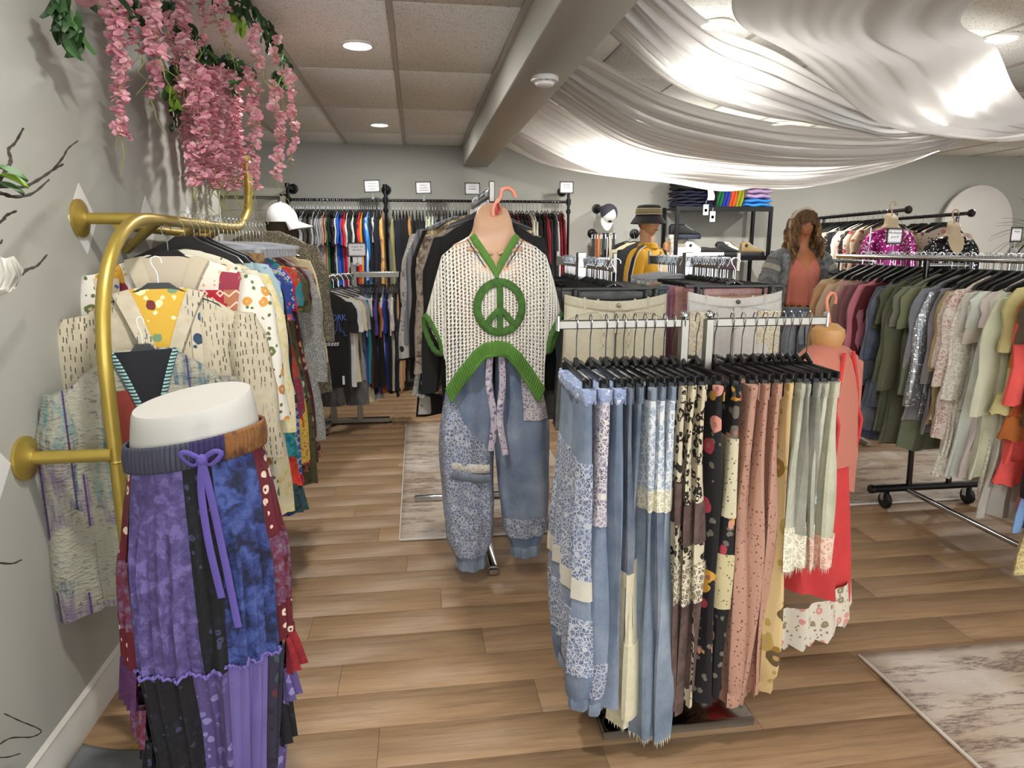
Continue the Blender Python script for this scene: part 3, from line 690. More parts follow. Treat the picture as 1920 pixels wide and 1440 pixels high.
# quilted and patched jackets that face the camera, front to back
def jacket(name, label, loc, m, W=.215, L=.62, Ls=.5, T=.09, lining=None, collar=None, trim=None, top=.075, rz=0., group='jackets on the gold rail', patches=(), slope=.07, hood=False, seed=2, smat=None):
    o = ob(name, body_mesh(W, L, T, neck=.085, slope=slope, fold=.016, nf=3, seed=seed, n=56, m=20, flare=1.0, top=top), m, None, loc=loc, rz=rz); tag(o, label, 'jacket', group)
    for sx in (-1, 1): ob('sleeve', sleeve_mesh(sx, W, Ls, T * .95, slope, .088, .078, .14 if sx > 0 else .02, seed + sx, 24, top=top), smat or m, o)
    V = .24; f0 = -T * .42
    def front(x, z):                      # point just proud of the body front at x, z below the neck
        d = -z - top; tt = interp([(0, .004), (.006, .014), (slope, T * .55), (slope + .12, T * .8), (L, T)], d) * .5
        w_ = interp([(0, .06), (slope, W), (L, W)], d)
        return (x, -tt * (max(.05, 1 - (abs(x) / w_) ** 3)) ** .45 - .006 - .016 * smooth(d / L * 1.5), z)
    if lining:
        vs = [[front(lerp(-.085, .085, i / 10) * (1 - j / 10) + .0, -top - .004 - V * (j / 10)) for i in range(11)] for j in range(11)]
        lm_ = MB(); lm_.loft(vs, False, False); ob('lining', lm_, lining, o)
    if trim or collar:
        for sx in (-1, 1):
            pts = [front(sx * lerp(.088, .006, (i / 10) ** .85), -top - .004 - V * (i / 10)) for i in range(11)]
            pts = [(p[0], p[1] - .005, p[2]) for p in pts]
            if collar:
                rings = [[(p[0] - .004 * sx, p[1], p[2]), (p[0] + sx * .045 * (1 - .4 * i / 10), p[1] - .012, p[2] - .012), (p[0] + sx * .045 * (1 - .4 * i / 10), p[1] - .004, p[2] - .02), (p[0], p[1] + .008, p[2])] for i, p in enumerate(pts)]
                ob('collar', MB().loft(rings), collar, o)
            if trim:
                down = pts + [(.004 * sx, front(0, -top - V - (L - V) * k / 6)[1] - .004, -top - V - (L - V) * k / 6 * .97) for k in range(1, 7)]
                ob('edge_piping', MB().tube(down, .010, 8, flat=.6), trim, o)
    for pm_, x0_, x1_, z0_, z1_ in patches:
        ob('patch', MB().loft([[front(lerp(x0_, x1_, i / 8), lerp(z0_, z1_, j / 8)) for i in range(9)] for j in range(9)], False, False), pm_, o)
    return o
WIDE = 'black plastic hanger'
KAN = cloth('quilt', '#8f8f7f', '#989686', '#5f8080', '#46606c', '#75687c'); STRIPE = cloth('stripe', '#8fb8b8', '#1b2026', s=3.2, d='h')
jacket('quilted_jacket', 'grey and teal kantha quilted jacket, foremost on the gold rail', (-.825, 2.16, 1.30), KAN, .24, .79, .68, .11, rz=.45, slope=.13, lining=paint('#14161c', .9), trim=STRIPE, seed=3,
       patches=((cloth('plain', '#7e2f25'), -.125, -.03, -.20, -.36), (cloth('stitch', '#2a3644', '#6f8792'), .05, .16, -.54, -.60)), top=.085)
hanger((-.825, 2.16, 1.30), .45, 'wide', 'black hanger holding the grey and teal quilted jacket', 'jacket hangers on the gold rail').scale = (.6, 1, 1)
jacket('stitched_jacket', 'cream jacket with dark running stitches behind the teal quilted one', (-.815, 2.31, 1.475), cloth('stitch', '#beb49d', '#4a4438'), .25, .62, .5, .10, rz=.22, slope=.10, lining=cloth('floral', '#c9a23a', '#d98a1e', '#6d2d28', '#6f8d6a', '#e3d7a5', s=1.1), collar=cloth('stitch', '#c2b8a2', '#3b4a5a'), seed=4, top=.085,
       patches=((cloth('floral', '#beb49d', '#2e4258', '#3c5068', '#33475c'), .085, .115, -.14, -.40),))
hanger((-.815, 2.31, 1.475), .22, 'wide', 'black hanger holding the cream stitched jacket', 'jacket hangers on the gold rail')
jacket('patchwork_jacket', 'patchwork jacket with cream lapels, red diamond and orange floral panels', (-.82, 2.44, 1.575), cloth('patch', '#d8d2c4', '#b5764f', '#c9962c', '#d8d2c4', '#8c3042', s=.8), .26, .75, .5, .10, lining=paint('#b8ad98', .9), collar=paint('#bcb19a', .9), seed=6, top=.085,
       patches=((cloth('diamond', '#a3182c', '#d8b9a8'), .095, .185, -.20, -.38), (cloth('floral', '#d9c7ac', '#c9702a', '#d98a3c', '#4b6aa0'), -.25, -.15, -.16, -.34), (cloth('zig', '#a6694c', '#d8c4ae'), .175, .25, -.2, -.55), (cloth('dots', '#d49a1e', '#e3c46a', '#7a4a10'), .18, .25, -.56, -.72)), smat=cloth('floral', '#d6d2c6', '#b57a3a', '#c98f40', '#5c6b3c', s=1.2))
hanger((-.82, 2.44, 1.575), 0, 'wide', 'black hanger holding the patchwork jacket', 'jacket hangers on the gold rail')
FLW = cloth('floral', '#d5d0bd', '#c7822e', '#8a3038', '#a5602c', '#5f6e3d'); YEL = cloth('mottle', '#c9b978', '#d8c98e', '#dcd3b0', s=.8)
def gshirt(kind, y, z, m, label, x=-.84, sc_=(1, 1, 1), hk='bar', dz=0.):
    garment(kind, (x, y, z + dz), RND.uniform(-.04, .04), m, (1, 1, 1, 1), label, CAT[kind], 'printed clothes on the gold rail', sc_)
    if hk: hanger((x, y, z), 0, hk, 'hanger holding the ' + ' '.join(label.split()[:12]), 'hangers along the gold rail')
gshirt('tunic', 2.56, GZ + .018, FLW, 'white tunic with orange and burgundy flowers behind the patchwork jacket', -.80, (1.06, 1.3, 1.1), 'wide')
gshirt('tunic', 2.63, GZ + .018, YEL, 'pale yellow mottled tunic just behind the white floral tunic', -.79, (1.08, 1.3, 1.2), 'wide')
gshirt('tunic', 2.70, GZ + .018, cloth('floral', '#9db7c0', '#d8cfa0', '#c98a3c', '#7a93a0'), 'light blue floral tunic behind the pale yellow tunic', -.79, (1.06, 1.2, 1.0), 'wide')
seq = [('dark floral', 'dress', cloth('floral', '#14161c', '#7a9a7a', '#c9c4b8', '#38507a', s=1.3)), ('blue and white paisley', 'dress', cloth('mottle', '#1f3f8a', '#3f73c9', '#c9d4e3', '#2a4d9a')), ('black', 'tunic', cloth('plain', '#121215')),
       ('navy rose print', 'dress', cloth('floral', '#1d2a4a', '#c9686a', '#8fa3c0', '#4b6a94')), ('indigo and cream print', 'dress', cloth('floral', '#243f86', '#dcd3bf', '#3d66b8', '#b84a4a', s=1.4)), ('teal paisley', 'dress', cloth('mottle', '#1a5468', '#2f8a9a', '#c9c0a0', '#3a4a88')),
       ('blue tile print', 'dress', cloth('diamond', '#2a4da8', '#cfc9b8', s=1.4)), ('magenta batik', 'dress', cloth('mottle', '#7d1046', '#b0205c', '#c9365f', '#8a1a3a')), ('orange and red patchwork', 'dress', cloth('patch', '#b53a1e', '#8c2a3a', '#6f7a2c', '#2a7a88', '#c9a84a')),
       ('brown paisley', 'dress', cloth('mottle', '#33211a', '#5c3d22', '#7d5a30', '#8a4a38', s=.9)), ('olive medallion print', 'dress', cloth('floral', '#4d4a2c', '#8a8a3c', '#c9c4a0', '#2a2c1c', s=1.2)), ('rust and plum print', 'dress', cloth('mottle', '#3d1c22', '#6d3038', '#8f5a3c', '#5a2a4a')),
       ('burgundy blossom', 'dress', cloth('floral', '#4a1a24', '#c98a7a', '#d8b8a0', '#6a2a3a', s=1.3)), ('dark brown vine print', 'dress', cloth('mottle', '#241812', '#4a2e1c', '#70502e', '#33221a', s=1.2)), ('grey lace print', 'tunic', cloth('lace', '#6a6d70', '#b4b2aa', s=2.)), ('rose brown print', 'dress', cloth('mottle', '#5a2a2e', '#8a4a48', '#a87a60', '#4a2430'))]
for i, (cn, kind, m) in enumerate(seq):
    y = 2.80 + i * .048; x = -.80 + .004 * i
    gshirt(kind, y, GZ + .018, m, f'{cn} {kind} on the gold rail, {nth(i + 1)} behind the light blue tunic', x, (1.0 + RND.uniform(-.06, .05), 1.0, RND.uniform(.98, 1.12)), 'clear', dz=-.03)
TIER = [cloth('mottle', '#3a4a18', '#5c6b28', '#7a8a3c'), cloth('mottle', '#0f5a63', '#1d7f8a', '#3a9aa0'), cloth('mottle', '#8f1c18', '#c02a20', '#d04030'), cloth('mottle', '#101820', '#1c3038', '#2a484c')]
sk = thing('tiered_skirt', 'long tiered skirt with olive, teal and red bands at its hem', 'skirt', (-.745, 2.775, GZ + .018), 0, 'printed clothes on the gold rail')
prev = .72
for k, m in enumerate(TIER):
    W0 = .205 + .012 * k
    ob('tier', MB().loft([[(w_ * math.copysign(abs(cos(a)) ** .8, cos(a)), .055 * sin(a) * (1 + .25 * sin(7 * a + k)), z) for a in [2 * pi * q / 44 for q in range(44)] for w_ in [ww + .006 * sin(9 * a + 2 * k) * (1 + j)]]
        for j, (ww, z) in enumerate(((W0, -prev), (W0 + .008, -prev - .06), (W0 + .016, -prev - .125)))]), m, sk)
    prev += .115
ob('skirt_body', MB().loft([[(w_ * math.copysign(abs(cos(a)) ** .8, cos(a)), .04 * sin(a) * (1 + .2 * sin(5 * a)), z) for a in [2 * pi * q / 36 for q in range(36)]] for w_, z in ((.16, -.13), (.17, -.3), (.195, -.55), (.208, -.73))]), cloth('mottle', '#3a2a1c', '#6a5230', '#8a6a44'), sk)
hanger((-.745, 2.775, GZ + .018), 0, 'clear', 'clear hanger holding the tiered skirt with olive, teal and red bands', 'hangers along the gold rail')
gshirt('tunic', 3.62, GZ + .022, cloth('plain', '#d5c9a0'), 'pale cream jacket near the far end of the gold rail', -.78, (1.1, 1.2, 1.05), 'bar')
gshirt('tunic', 3.69, GZ + .03, cloth('lace', '#1c1a18', '#8f866f', '#2a2a32', s=2.), 'black lace blouse with cream crochet collar at the gold rail end', -.76, (1.1, 1.2, 1.0), 'bar', dz=.06)

# mannequin head with white cap at the end of the rail
t = thing('cap_stand', 'white baseball cap on a dark mannequin head behind the gold rail', 'cap', (-.80, 4.35, 1.66))
m = MB(); nr = 9
m.loft([[(.098 * r_ * cos(a), .112 * r_ * sin(a), z) for a in [2 * pi * k / 28 for k in range(28)]] for r_, z in [(cos(pi / 2 * q / nr) + .001, .115 * sin(pi / 2 * q / nr)) for q in range(nr + 1)]])
ob('crown', m, paint('#dfe0de', .8), t)
ob('peak', MB().grid(lambda u, v: ((.098 + .085 * v * sin(pi * lerp(.12, .88, u)) ** .6) * cos(2.3 * (u - .5)), .112 * sin(2.3 * (u - .5)) * (1 - .06 * v), .004 - .03 * v - .025 * v * (2 * u - 1) ** 2), 16, 8), paint('#dfe0de', .8), t)
solid(t.children[-1], .006)
ob('button', MB().lathe([(.009, .112), (.008, .119), (.001, .121)], 10), paint('#dfe0de', .8), t)
ob('dark_head', MB().lathe([(.03, -.26), (.05, -.2), (.05, -.16), (.085, -.08), (.092, -.02), (.09, .0)], 24), paint('#3a2a20', .8), t)
ob('post', MB().tube([(0, 0, -.26), (0, 0, -1.655)], .012, 8), BLACKPIPE, t)

# ------------------------------------------------------------------ white hip form wearing purple patchwork trousers
HX, HY = -.55, 1.70
t = thing('hip_form', 'white plastic hip form standing in front of the gold rail', 'mannequin', (HX, HY, 0))
def hipring(z, rx, ry, tiltx=0., n=48, dx=0.): return [(dx + rx * cos(a), ry * sin(a), z + tiltx * rx / .15 * cos(a) + .2 * ry * sin(a)) for a in [2 * pi * k / n for k in range(n)]]
m = MB(); tl = .024
rings = [hipring(1.055, .152, .105, tl), hipring(1.09, .148, .102, tl), hipring(1.12, .144, .098, tl), hipring(1.146, .14, .094, tl), hipring(1.154, .136, .09, tl), hipring(1.153, .10, .066, tl), hipring(1.152, .03, .02, tl)]
vs = MB().loft(rings)
vs.v = [(x, y + (.010 * math.exp(-((x - .035) / .016) ** 2 - ((z - 1.085) / .03) ** 2) if y < 0 else 0), z) for x, y, z in vs.v]
ob('torso_shell', vs, paint('#b5b3ad', .45, var=.01), t)
ob('stand_pole', MB().tube([(0, 0, 1.1), (0, 0, .012)], .014, 10), CHROME, t)
ob('stand_base', MB().lathe([(.14, .0), (.14, .01), (.04, .018), (.015, .03)], 32), CHROME, t)
pz = thing('patchwork_trousers', 'purple, navy and red patchwork wide trousers worn by the white hip form', 'trousers', (HX, HY, 0))
def S(q, z):
    """Surface of the trousers; q in 0..1 runs around from the left side over the front to the right side and back."""
    a = pi + q * 2 * pi
    rx = interp([(.03, .155), (.25, .175), (.5, .20), (.75, .195), (.93, .172), (1.02, .156), (1.06, .155)], z)
    ry = interp([(.03, .12), (.5, .15), (.9, .125), (1.06, .108)], z)
    amp = .011 * smooth((1.02 - z) * 3.) ; w1 = sin(26 * a + 2.2 * sin(3 * z)) * .5 + .5 * sin(41 * a + 1.5 + 3 * z)
    k = 1 + amp * w1 / .15
    x = rx * k * cos(a); y = ry * k * sin(a)
    if z < .62: y += .05 * math.exp(-((x - .015) / .035) ** 2) * smooth((.62 - z) * 3) * (1 if y < 0 else -1)
    return Vector((x - .02 * (1.06 - z), y, z + tl * cos(a) * smooth((z - .7) * 3)))
def panel(name, mt, q0, q1, z0, z1, out=0., slant=0., nq=None, nz=None, ruffle=0.):
    nq = nq or max(6, int(abs(q1 - q0) * 150)); nz = nz or max(4, int((z1 - z0) / .03))
    def fn(u, v):
        z = lerp(z1, z0, v); q = lerp(q0, q1, u) + slant * v
        p = S(q, z); c = Vector((p.x + .02 * (1.06 - z), p.y, 0)); d = c.normalized()
        o_ = out + ruffle * v * (1.3 + sin(q * 230)); return p + d * o_
    return ob(name, MB().grid(fn, nq, nz), mt, pz)
PUR = cloth('mottle', '#3c335c', '#463c6c', '#51477a', '#685e96', s=1.0); PUR2 = cloth('floral', '#54487c', '#7d72aa', '#8a80b4', '#6a5f98', s=1.8)
REDD = cloth('dots', '#5a0f1e', '#d9bfb0', '#3a0a14'); BLUEF = cloth('mottle', '#0f1220', '#182040', '#2a3870', '#40528c', s=.6); BLK = cloth('floral', '#0c0c12', '#1a1c2e', '#363c58', '#141620', s=2.4)
MAR = cloth('mottle', '#4a141f', '#6a2030', '#5a3a58', '#7a5a68', s=1.3); LIL = cloth('plain', '#6d61a0'); ROSE = cloth('lace', '#17161a', '#8a8478'); PLUM = cloth('mottle', '#3a1c3c', '#5a2a58', '#4a2350')
panel('side_panel', REDD, -.13, .10, .78, 1.02); panel('side_panel', MAR, -.13, .12, .60, .78, .002); panel('side_panel', REDD, -.13, .12, .50, .60)
panel('front_panel', PUR, .10, .25, .50, 1.02, .001, .02); panel('front_panel', BLK, .25, .315, .50, 1.02, .0, .012); panel('front_panel', BLUEF, .315, .43, .50, 1.02, .001)
panel('side_panel', REDD, .43, .60, .80, 1.02); panel('side_panel', MAR, .43, .60, .62, .80, .002); panel('side_panel', REDD, .43, .60, .52, .62)
panel('back_panel', BLK, .59, .88, .03, 1.02)
panel('ruffle', PLUM, -.13, .12, .38, .50, .002, ruffle=.012); panel('ruffle', MAR, -.13, .12, .28, .385, .0, ruffle=.010); panel('ruffle', BLK, -.13, .12, .20, .29, .0, ruffle=.008); panel('ruffle', ROSE, -.13, .125, .03, .21)
panel('lower_panel', BLK, .12, .245, .03, .50); panel('lower_panel', PUR2, .245, .315, .03, .50, .001); panel('lower_panel', LIL, .315, .40, .03, .51, .002); panel('lower_panel', cloth('floral', '#2c2a3c', '#5a2a3a', '#3a4a58', '#1c1c28'), .40, .46, .03, .51)
panel('ruffle', cloth('mottle', '#5a0f18', '#8f1a22', '#7a1620'), .45, .60, .42, .52, .004, ruffle=.016); panel('ruffle', PUR2, .45, .60, .33, .43, .0, ruffle=.014); panel('ruffle', BLK, .45, .60, .2, .34, .0, ruffle=.012); panel('ruffle', PUR2, .46, .60, .03, .22)
def seamline(q0, q1, z, name='frilled_seam'):
    pts = []
    for i in range(60):
        q = lerp(q0, q1, i / 59); p = S(q, z + .006 * sin(i * .35)); pts.append((p.x * 1.02 - .0, p.y * 1.03 - .004, p.z + .004 * sin(i * 2.1)))
    ob(name, MB().tube(pts, .004, 5), cloth('plain', '#6d5fa6'), pz)
seamline(.12, .30, .502); seamline(.31, .43, .512)
WB1 = cloth('knit', '#3c3d4e', s=1.); WB2 = cloth('knit', '#2b2250'); WB3 = cloth('mottle', '#43201a', '#65401e', '#7a5026')
def wb(q0, q1, mt):
    def fn(u, v):
        z = lerp(1.075, 1.012, v); q = lerp(q0, q1, u); p = S(q, z); c = Vector((p.x, p.y, 0)).normalized()
        return p + c * (.006 + .004 * sin(pi * v) + .0016 * sin(q * 520))
    solid(ob('waistband', MB().grid(fn, max(8, int((q1 - q0) * 320)), 8), mt, pz), .004)
wb(-.13, .27, WB1); wb(.27, .345, WB2); wb(.345, .62, WB3); wb(.62, .87, WB1)
DR = cloth('plain', '#5f50a0'); p0 = S(.30, 1.03) + Vector((0, -.015, 0))
kn = ob('drawstring', MB().lathe([(.001, -.014), (.012, -.008), (.014, 0), (.011, .009), (.001, .013)], 10, tuple(p0)), DR, pz)
for dx, l, w_ in ((-.010, .34, .008), (.022, .42, .008)):
    ob('drawstring_tail', MB().tube(catmull([p0, p0 + Vector((dx * .6, -.006, -.08)), p0 + Vector((dx + .012, -.012, -l * .6)), p0 + Vector((dx + .03, -.016, -l))], 5), w_ * .45, 6, flat=2.6), DR, pz)
for s_ in (-1, 1): ob('drawstring_loop', MB().tube(catmull([p0, p0 + Vector((s_ * .03, -.006, .02)), p0 + Vector((s_ * .045, -.004, .012)), p0 + Vector((s_ * .02, -.006, -.012)), p0], 4), .006, 6, flat=.4), DR, pz)

# grey cloth lying on the floor by the wall
def gfn(u, v):
    x = lerp(-1.06, -.70, u); y = lerp(1.50, 1.99 - .05 * sin(pi * u), v); return (x, y, .012 + .035 * smooth(4 * u * (1 - u)) * smooth(5 * v * (1 - v)) * (1 + .6 * sin(9 * u + 6 * v)))
o = ob('folded_cloth', MB().grid(gfn, 26, 26), cloth('plain', '#6d7074')); solid(o, .01); tag(o, 'crumpled grey cloth on the floor beside the left wall', 'cloth')
# added window frame behind the camera: unglazed mullions that let fill daylight in
m = MB()
for k in range(6): m.box((-2.6 + 2.14 * k, -2.5, 1.5), (.08, .08, 2.2))
for z in (.43, 2.5): m.box((2.7, -2.5, z), (11., .09, .08))
wf = struct(ob('added_window_1', m, paint('#3a3b3d', .4)))

# ------------------------------------------------------------------ shared rack parts
def flatbar(m, a, b, w_=.03, h_=.03):
    a, b = Vector(a), Vector(b); d = (b - a); L = d.length; c = (a + b) / 2
    if abs(d.z) > L * .7: return m.box(c, (w_, h_, L), bev=.003)
    return m.box(c, (L, w_, h_), math.atan2(d.y, d.x), bev=.003)
def pants_leg(W, L, T0, T1, flare, seed, sx, z0=.0, nf=2, fold=.008, n=22, m=16, cuff=0.):
    """One trouser leg hanging from the waist, z measured down from the waist edge."""
    rr = random.Random(seed); ph = [rr.uniform(0, 6.28) for _ in range(5)]; rings = []
    for i in range(m + 1):
        d = lerp(z0, L, i / m); t = d / L
        hw = lerp(W / 2, W / 2 * flare, smooth(t * 1.1)); cx = sx * (W / 2 + .012 * t)
        th = lerp(T0, T1, smooth(t * 1.2)) / 2
        if cuff and t > .93: hw *= lerp(1, cuff, (t - .93) / .07); th *= lerp(1, cuff, (t - .93) / .07)
        ring = []
        for k in range(n):
            a = 2 * pi * k / n; x = hw * math.copysign(abs(cos(a)) ** .8, cos(a)); y = th * math.copysign(abs(sin(a)) ** .75, sin(a))
            e = fold * smooth(t * 2)
            y += e * sin(x / W * 7 * nf + ph[0] + d * 2) + e * .7 * sin(d * 7 + ph[1]) * cos(a * 2 + ph[2]); x += e * sin(d * 6 + ph[3]) + .3 * e * sin(a * 5 + ph[4])
            ring.append((cx + x, y, -TOP - .03 - d))
        rings.append(ring)
    return rings
def trousers(label, loc, rz, group, mats, L=1.02, W=.175, T0=.03, T1=.05, flare=1.1, seed=1, sections=(), waist=None, cuff=0., fringe=None, fold=.008, color=None, hk='clip', cat='trousers', belt=True, name='trousers', hl=None, gathered=False, drop=0.):
    """sections: (from, to, material, proud) bands down each leg, as fractions of its length."""
    t = thing(name, label, cat, Vector(loc) - Vector((0, 0, drop)), rz, group); wm = waist or mats
    def ring(z, w_, th): return [(w_ * math.copysign(abs(cos(a)) ** .75, cos(a)), th * math.copysign(abs(sin(a)) ** .6, sin(a)) + (.004 * sin(9 * w_ + 12 * cos(a)) if gathered else 0), z) for a in [2 * pi * k / 40 for k in range(40)]]
    g_ = .010 if gathered else 0
    wb_ = ob('waistband', MB().loft([ring(-TOP - .028, W * 1.0, T0 * .52), ring(-TOP - .03, W * 1.02, T0 * .6 + g_), ring(-TOP - .05, W * 1.02, T0 * .62 + g_), ring(-TOP - .072, W * 1.0, T0 * .58), ring(-TOP - .075, W * .99, T0 * .5)]), wm, t, color=color)
    if belt:
        for x in (-W * .85, W * .85):
            m = MB().box((x, -T0 * .66, -TOP - .052), (.012, .005, .05), bev=.001); ob('belt_loop', m, wm, t, color=color)
    for sx in (-1, 1):
        R_ = pants_leg(W, L, T0, T1, flare, seed + (sx > 0), sx, .035, cuff=cuff, fold=fold)
        lg = ob('leg', MB().loft(R_), mats, t, color=color)
        for f0, f1, pm_, pr in sections:
            i0, i1 = int(f0 * 16), max(int(f0 * 16) + 1, int(f1 * 16))
            c = Vector((sx * W / 2, 0, 0))
            rr = [[(c.x + (p[0] - c.x) * (1 + pr), p[1] * (1 + pr * 2) + math.copysign(.0015, p[1]), p[2]) for p in r] for r in R_[i0:i1 + 1]]
            q = ob('panel', MB().loft(rr), pm_, lg)
        if fringe:
            m = MB(); last = R_[-1]; n = len(last); rr = random.Random(seed)
            for k in range(n):
                p = Vector(last[k]); q = Vector(last[(k + 1) % n])
                for u in (0, .5):
                    b0 = p.lerp(q, u); b1 = p.lerp(q, u + .45); dz = Vector((0, 0, -rr.uniform(.012, .028)))
                    m.add([tuple(b0 + Vector((0, 0, .008))), tuple(b1 + Vector((0, 0, .008))), tuple(b1.lerp(b0, .4) + dz)], [(0, 1, 2)])
            ob('frayed_hem', m, fringe, lg, sharp=0)
        if cuff:
            a0 = [Vector(p) for p in R_[-2]]; cc = sum(a0, Vector()) / len(a0)
            r2 = []
            for j in range(5):
                r2.append([tuple(cc + (p - cc) * (1.0 + .05 * (k % 2)) * (1 + .06 * sin(pi * j / 4)) * cuff ** .6 + Vector((0, 0, -.05 * j / 4 - .02))) for k, p in enumerate(a0)])
            ob('elastic_cuff', MB().loft(r2), mats, lg, color=color)
    if hk: hanger(loc, rz, hk, hl or f'black clip hanger holding the ' + ' '.join(label.split()[:11]), group + ' hangers', 1 + drop * 7.6)
    return t

# ------------------------------------------------------------------ foreground trouser rack
BY = 1.92; BZ = at(1300, 605, Y=1.92).z
t = thing('trouser_rack', 'chrome two arm trouser rack on a flat mirrored base plate, foreground', 'clothes rack')
ob('base_plate', MB().box((.79, 1.985, .014), (.50, .36, .026), bev=.004), metal('#8f8f8f', .12), t)
ob('base_edge', MB().box((.79, 1.804, .014), (.50, .006, .027)), BRUSHED, t)
xl, xc1, xc2, xr = at(1046, 605, Y=BY).x, at(1290, 605, Y=BY).x, at(1322, 605, Y=BY).x, at(1548, 602, Y=BY).x
ob('column', flatbar(MB(), ((xc1 + xc2) / 2, BY + .05, .02), ((xc1 + xc2) / 2, BY + .05, BZ - .12), .05, .04), CHROME, t)
for a, b in ((xc1 - .012, xl), (xc2 + .012, xr)):
    arm = ob('arm', flatbar(flatbar(MB(), (a, BY, BZ - .2), (a, BY, BZ + .012), .026, .026), (a, BY, BZ), (b, BY, BZ), .018, .026), BRUSHED, t)
    ob('end_cap', MB().box((b, BY, BZ + .004), (.008, .024, .046), bev=.002), CHROME, arm)
    ob('finial', MB().lathe([(.004, 0), (.012, .006), (.013, .012), (.009, .02), (.001, .024)], 14, (a, BY, BZ + .013)), CHROME, arm)
ob('cross_tube', flatbar(MB(), (xc1, BY + .02, BZ - .19), (xc2, BY + .02, BZ - .19), .03, .03), BRUSHED, t)
D1 = cloth('denim', '#5f748e'); D2 = cloth('denim', '#56667a'); D3 = cloth('denim', '#728496'); D4 = cloth('denim', '#4e5c70')
LACEB = cloth('lace', '#3c5072', '#b4b8c2', '#4e6188', '#33425f', s=1.5); LACEW = cloth('lace', '#5a5078', '#cfcac6', '#8a7f9e', s=1.4); GAUZE = cloth('burn', '#c4bda0', '#d3ccb2'); RIP = cloth('lace', '#8fa0b4', '#d3d6d6', s=.8)
LEO = cloth('leopard', '#c9bfa4', '#17130f', '#b3a27c'); VEL = cloth('burn', '#3f302e', '#6f5650'); CRO = cloth('lace', '#5a4c3c', '#d8d0b8', s=1.2)
DFL = cloth('floral', '#121013', '#c98a7a', '#c9983c', '#a83a48', '#6a645a', s=.9); CREAMD = cloth('speck', '#cfc7a8', '#5a5448'); PNK = cloth('speck', '#b48a76', '#6d4438'); TNF = cloth('floral', '#c7ad7c', '#8a6a2a', '#5a4a2a', '#a8904c', s=.7)
GRN = cloth('denim', '#b3b198'); GRN2 = cloth('denim', '#8f8d7a'); GRN3 = cloth('denim', '#c4c0a0'); LACEG = cloth('lace', '#b9b295', '#e3dfce'); PEACHL = cloth('lace', '#c99080', '#e0c8b4')
FRAY = cloth('plain', '#cfcbbd')
gB = 'trousers on the foreground chrome rack'
def bx(px): return at(px, 690, Y=BY - .18).x
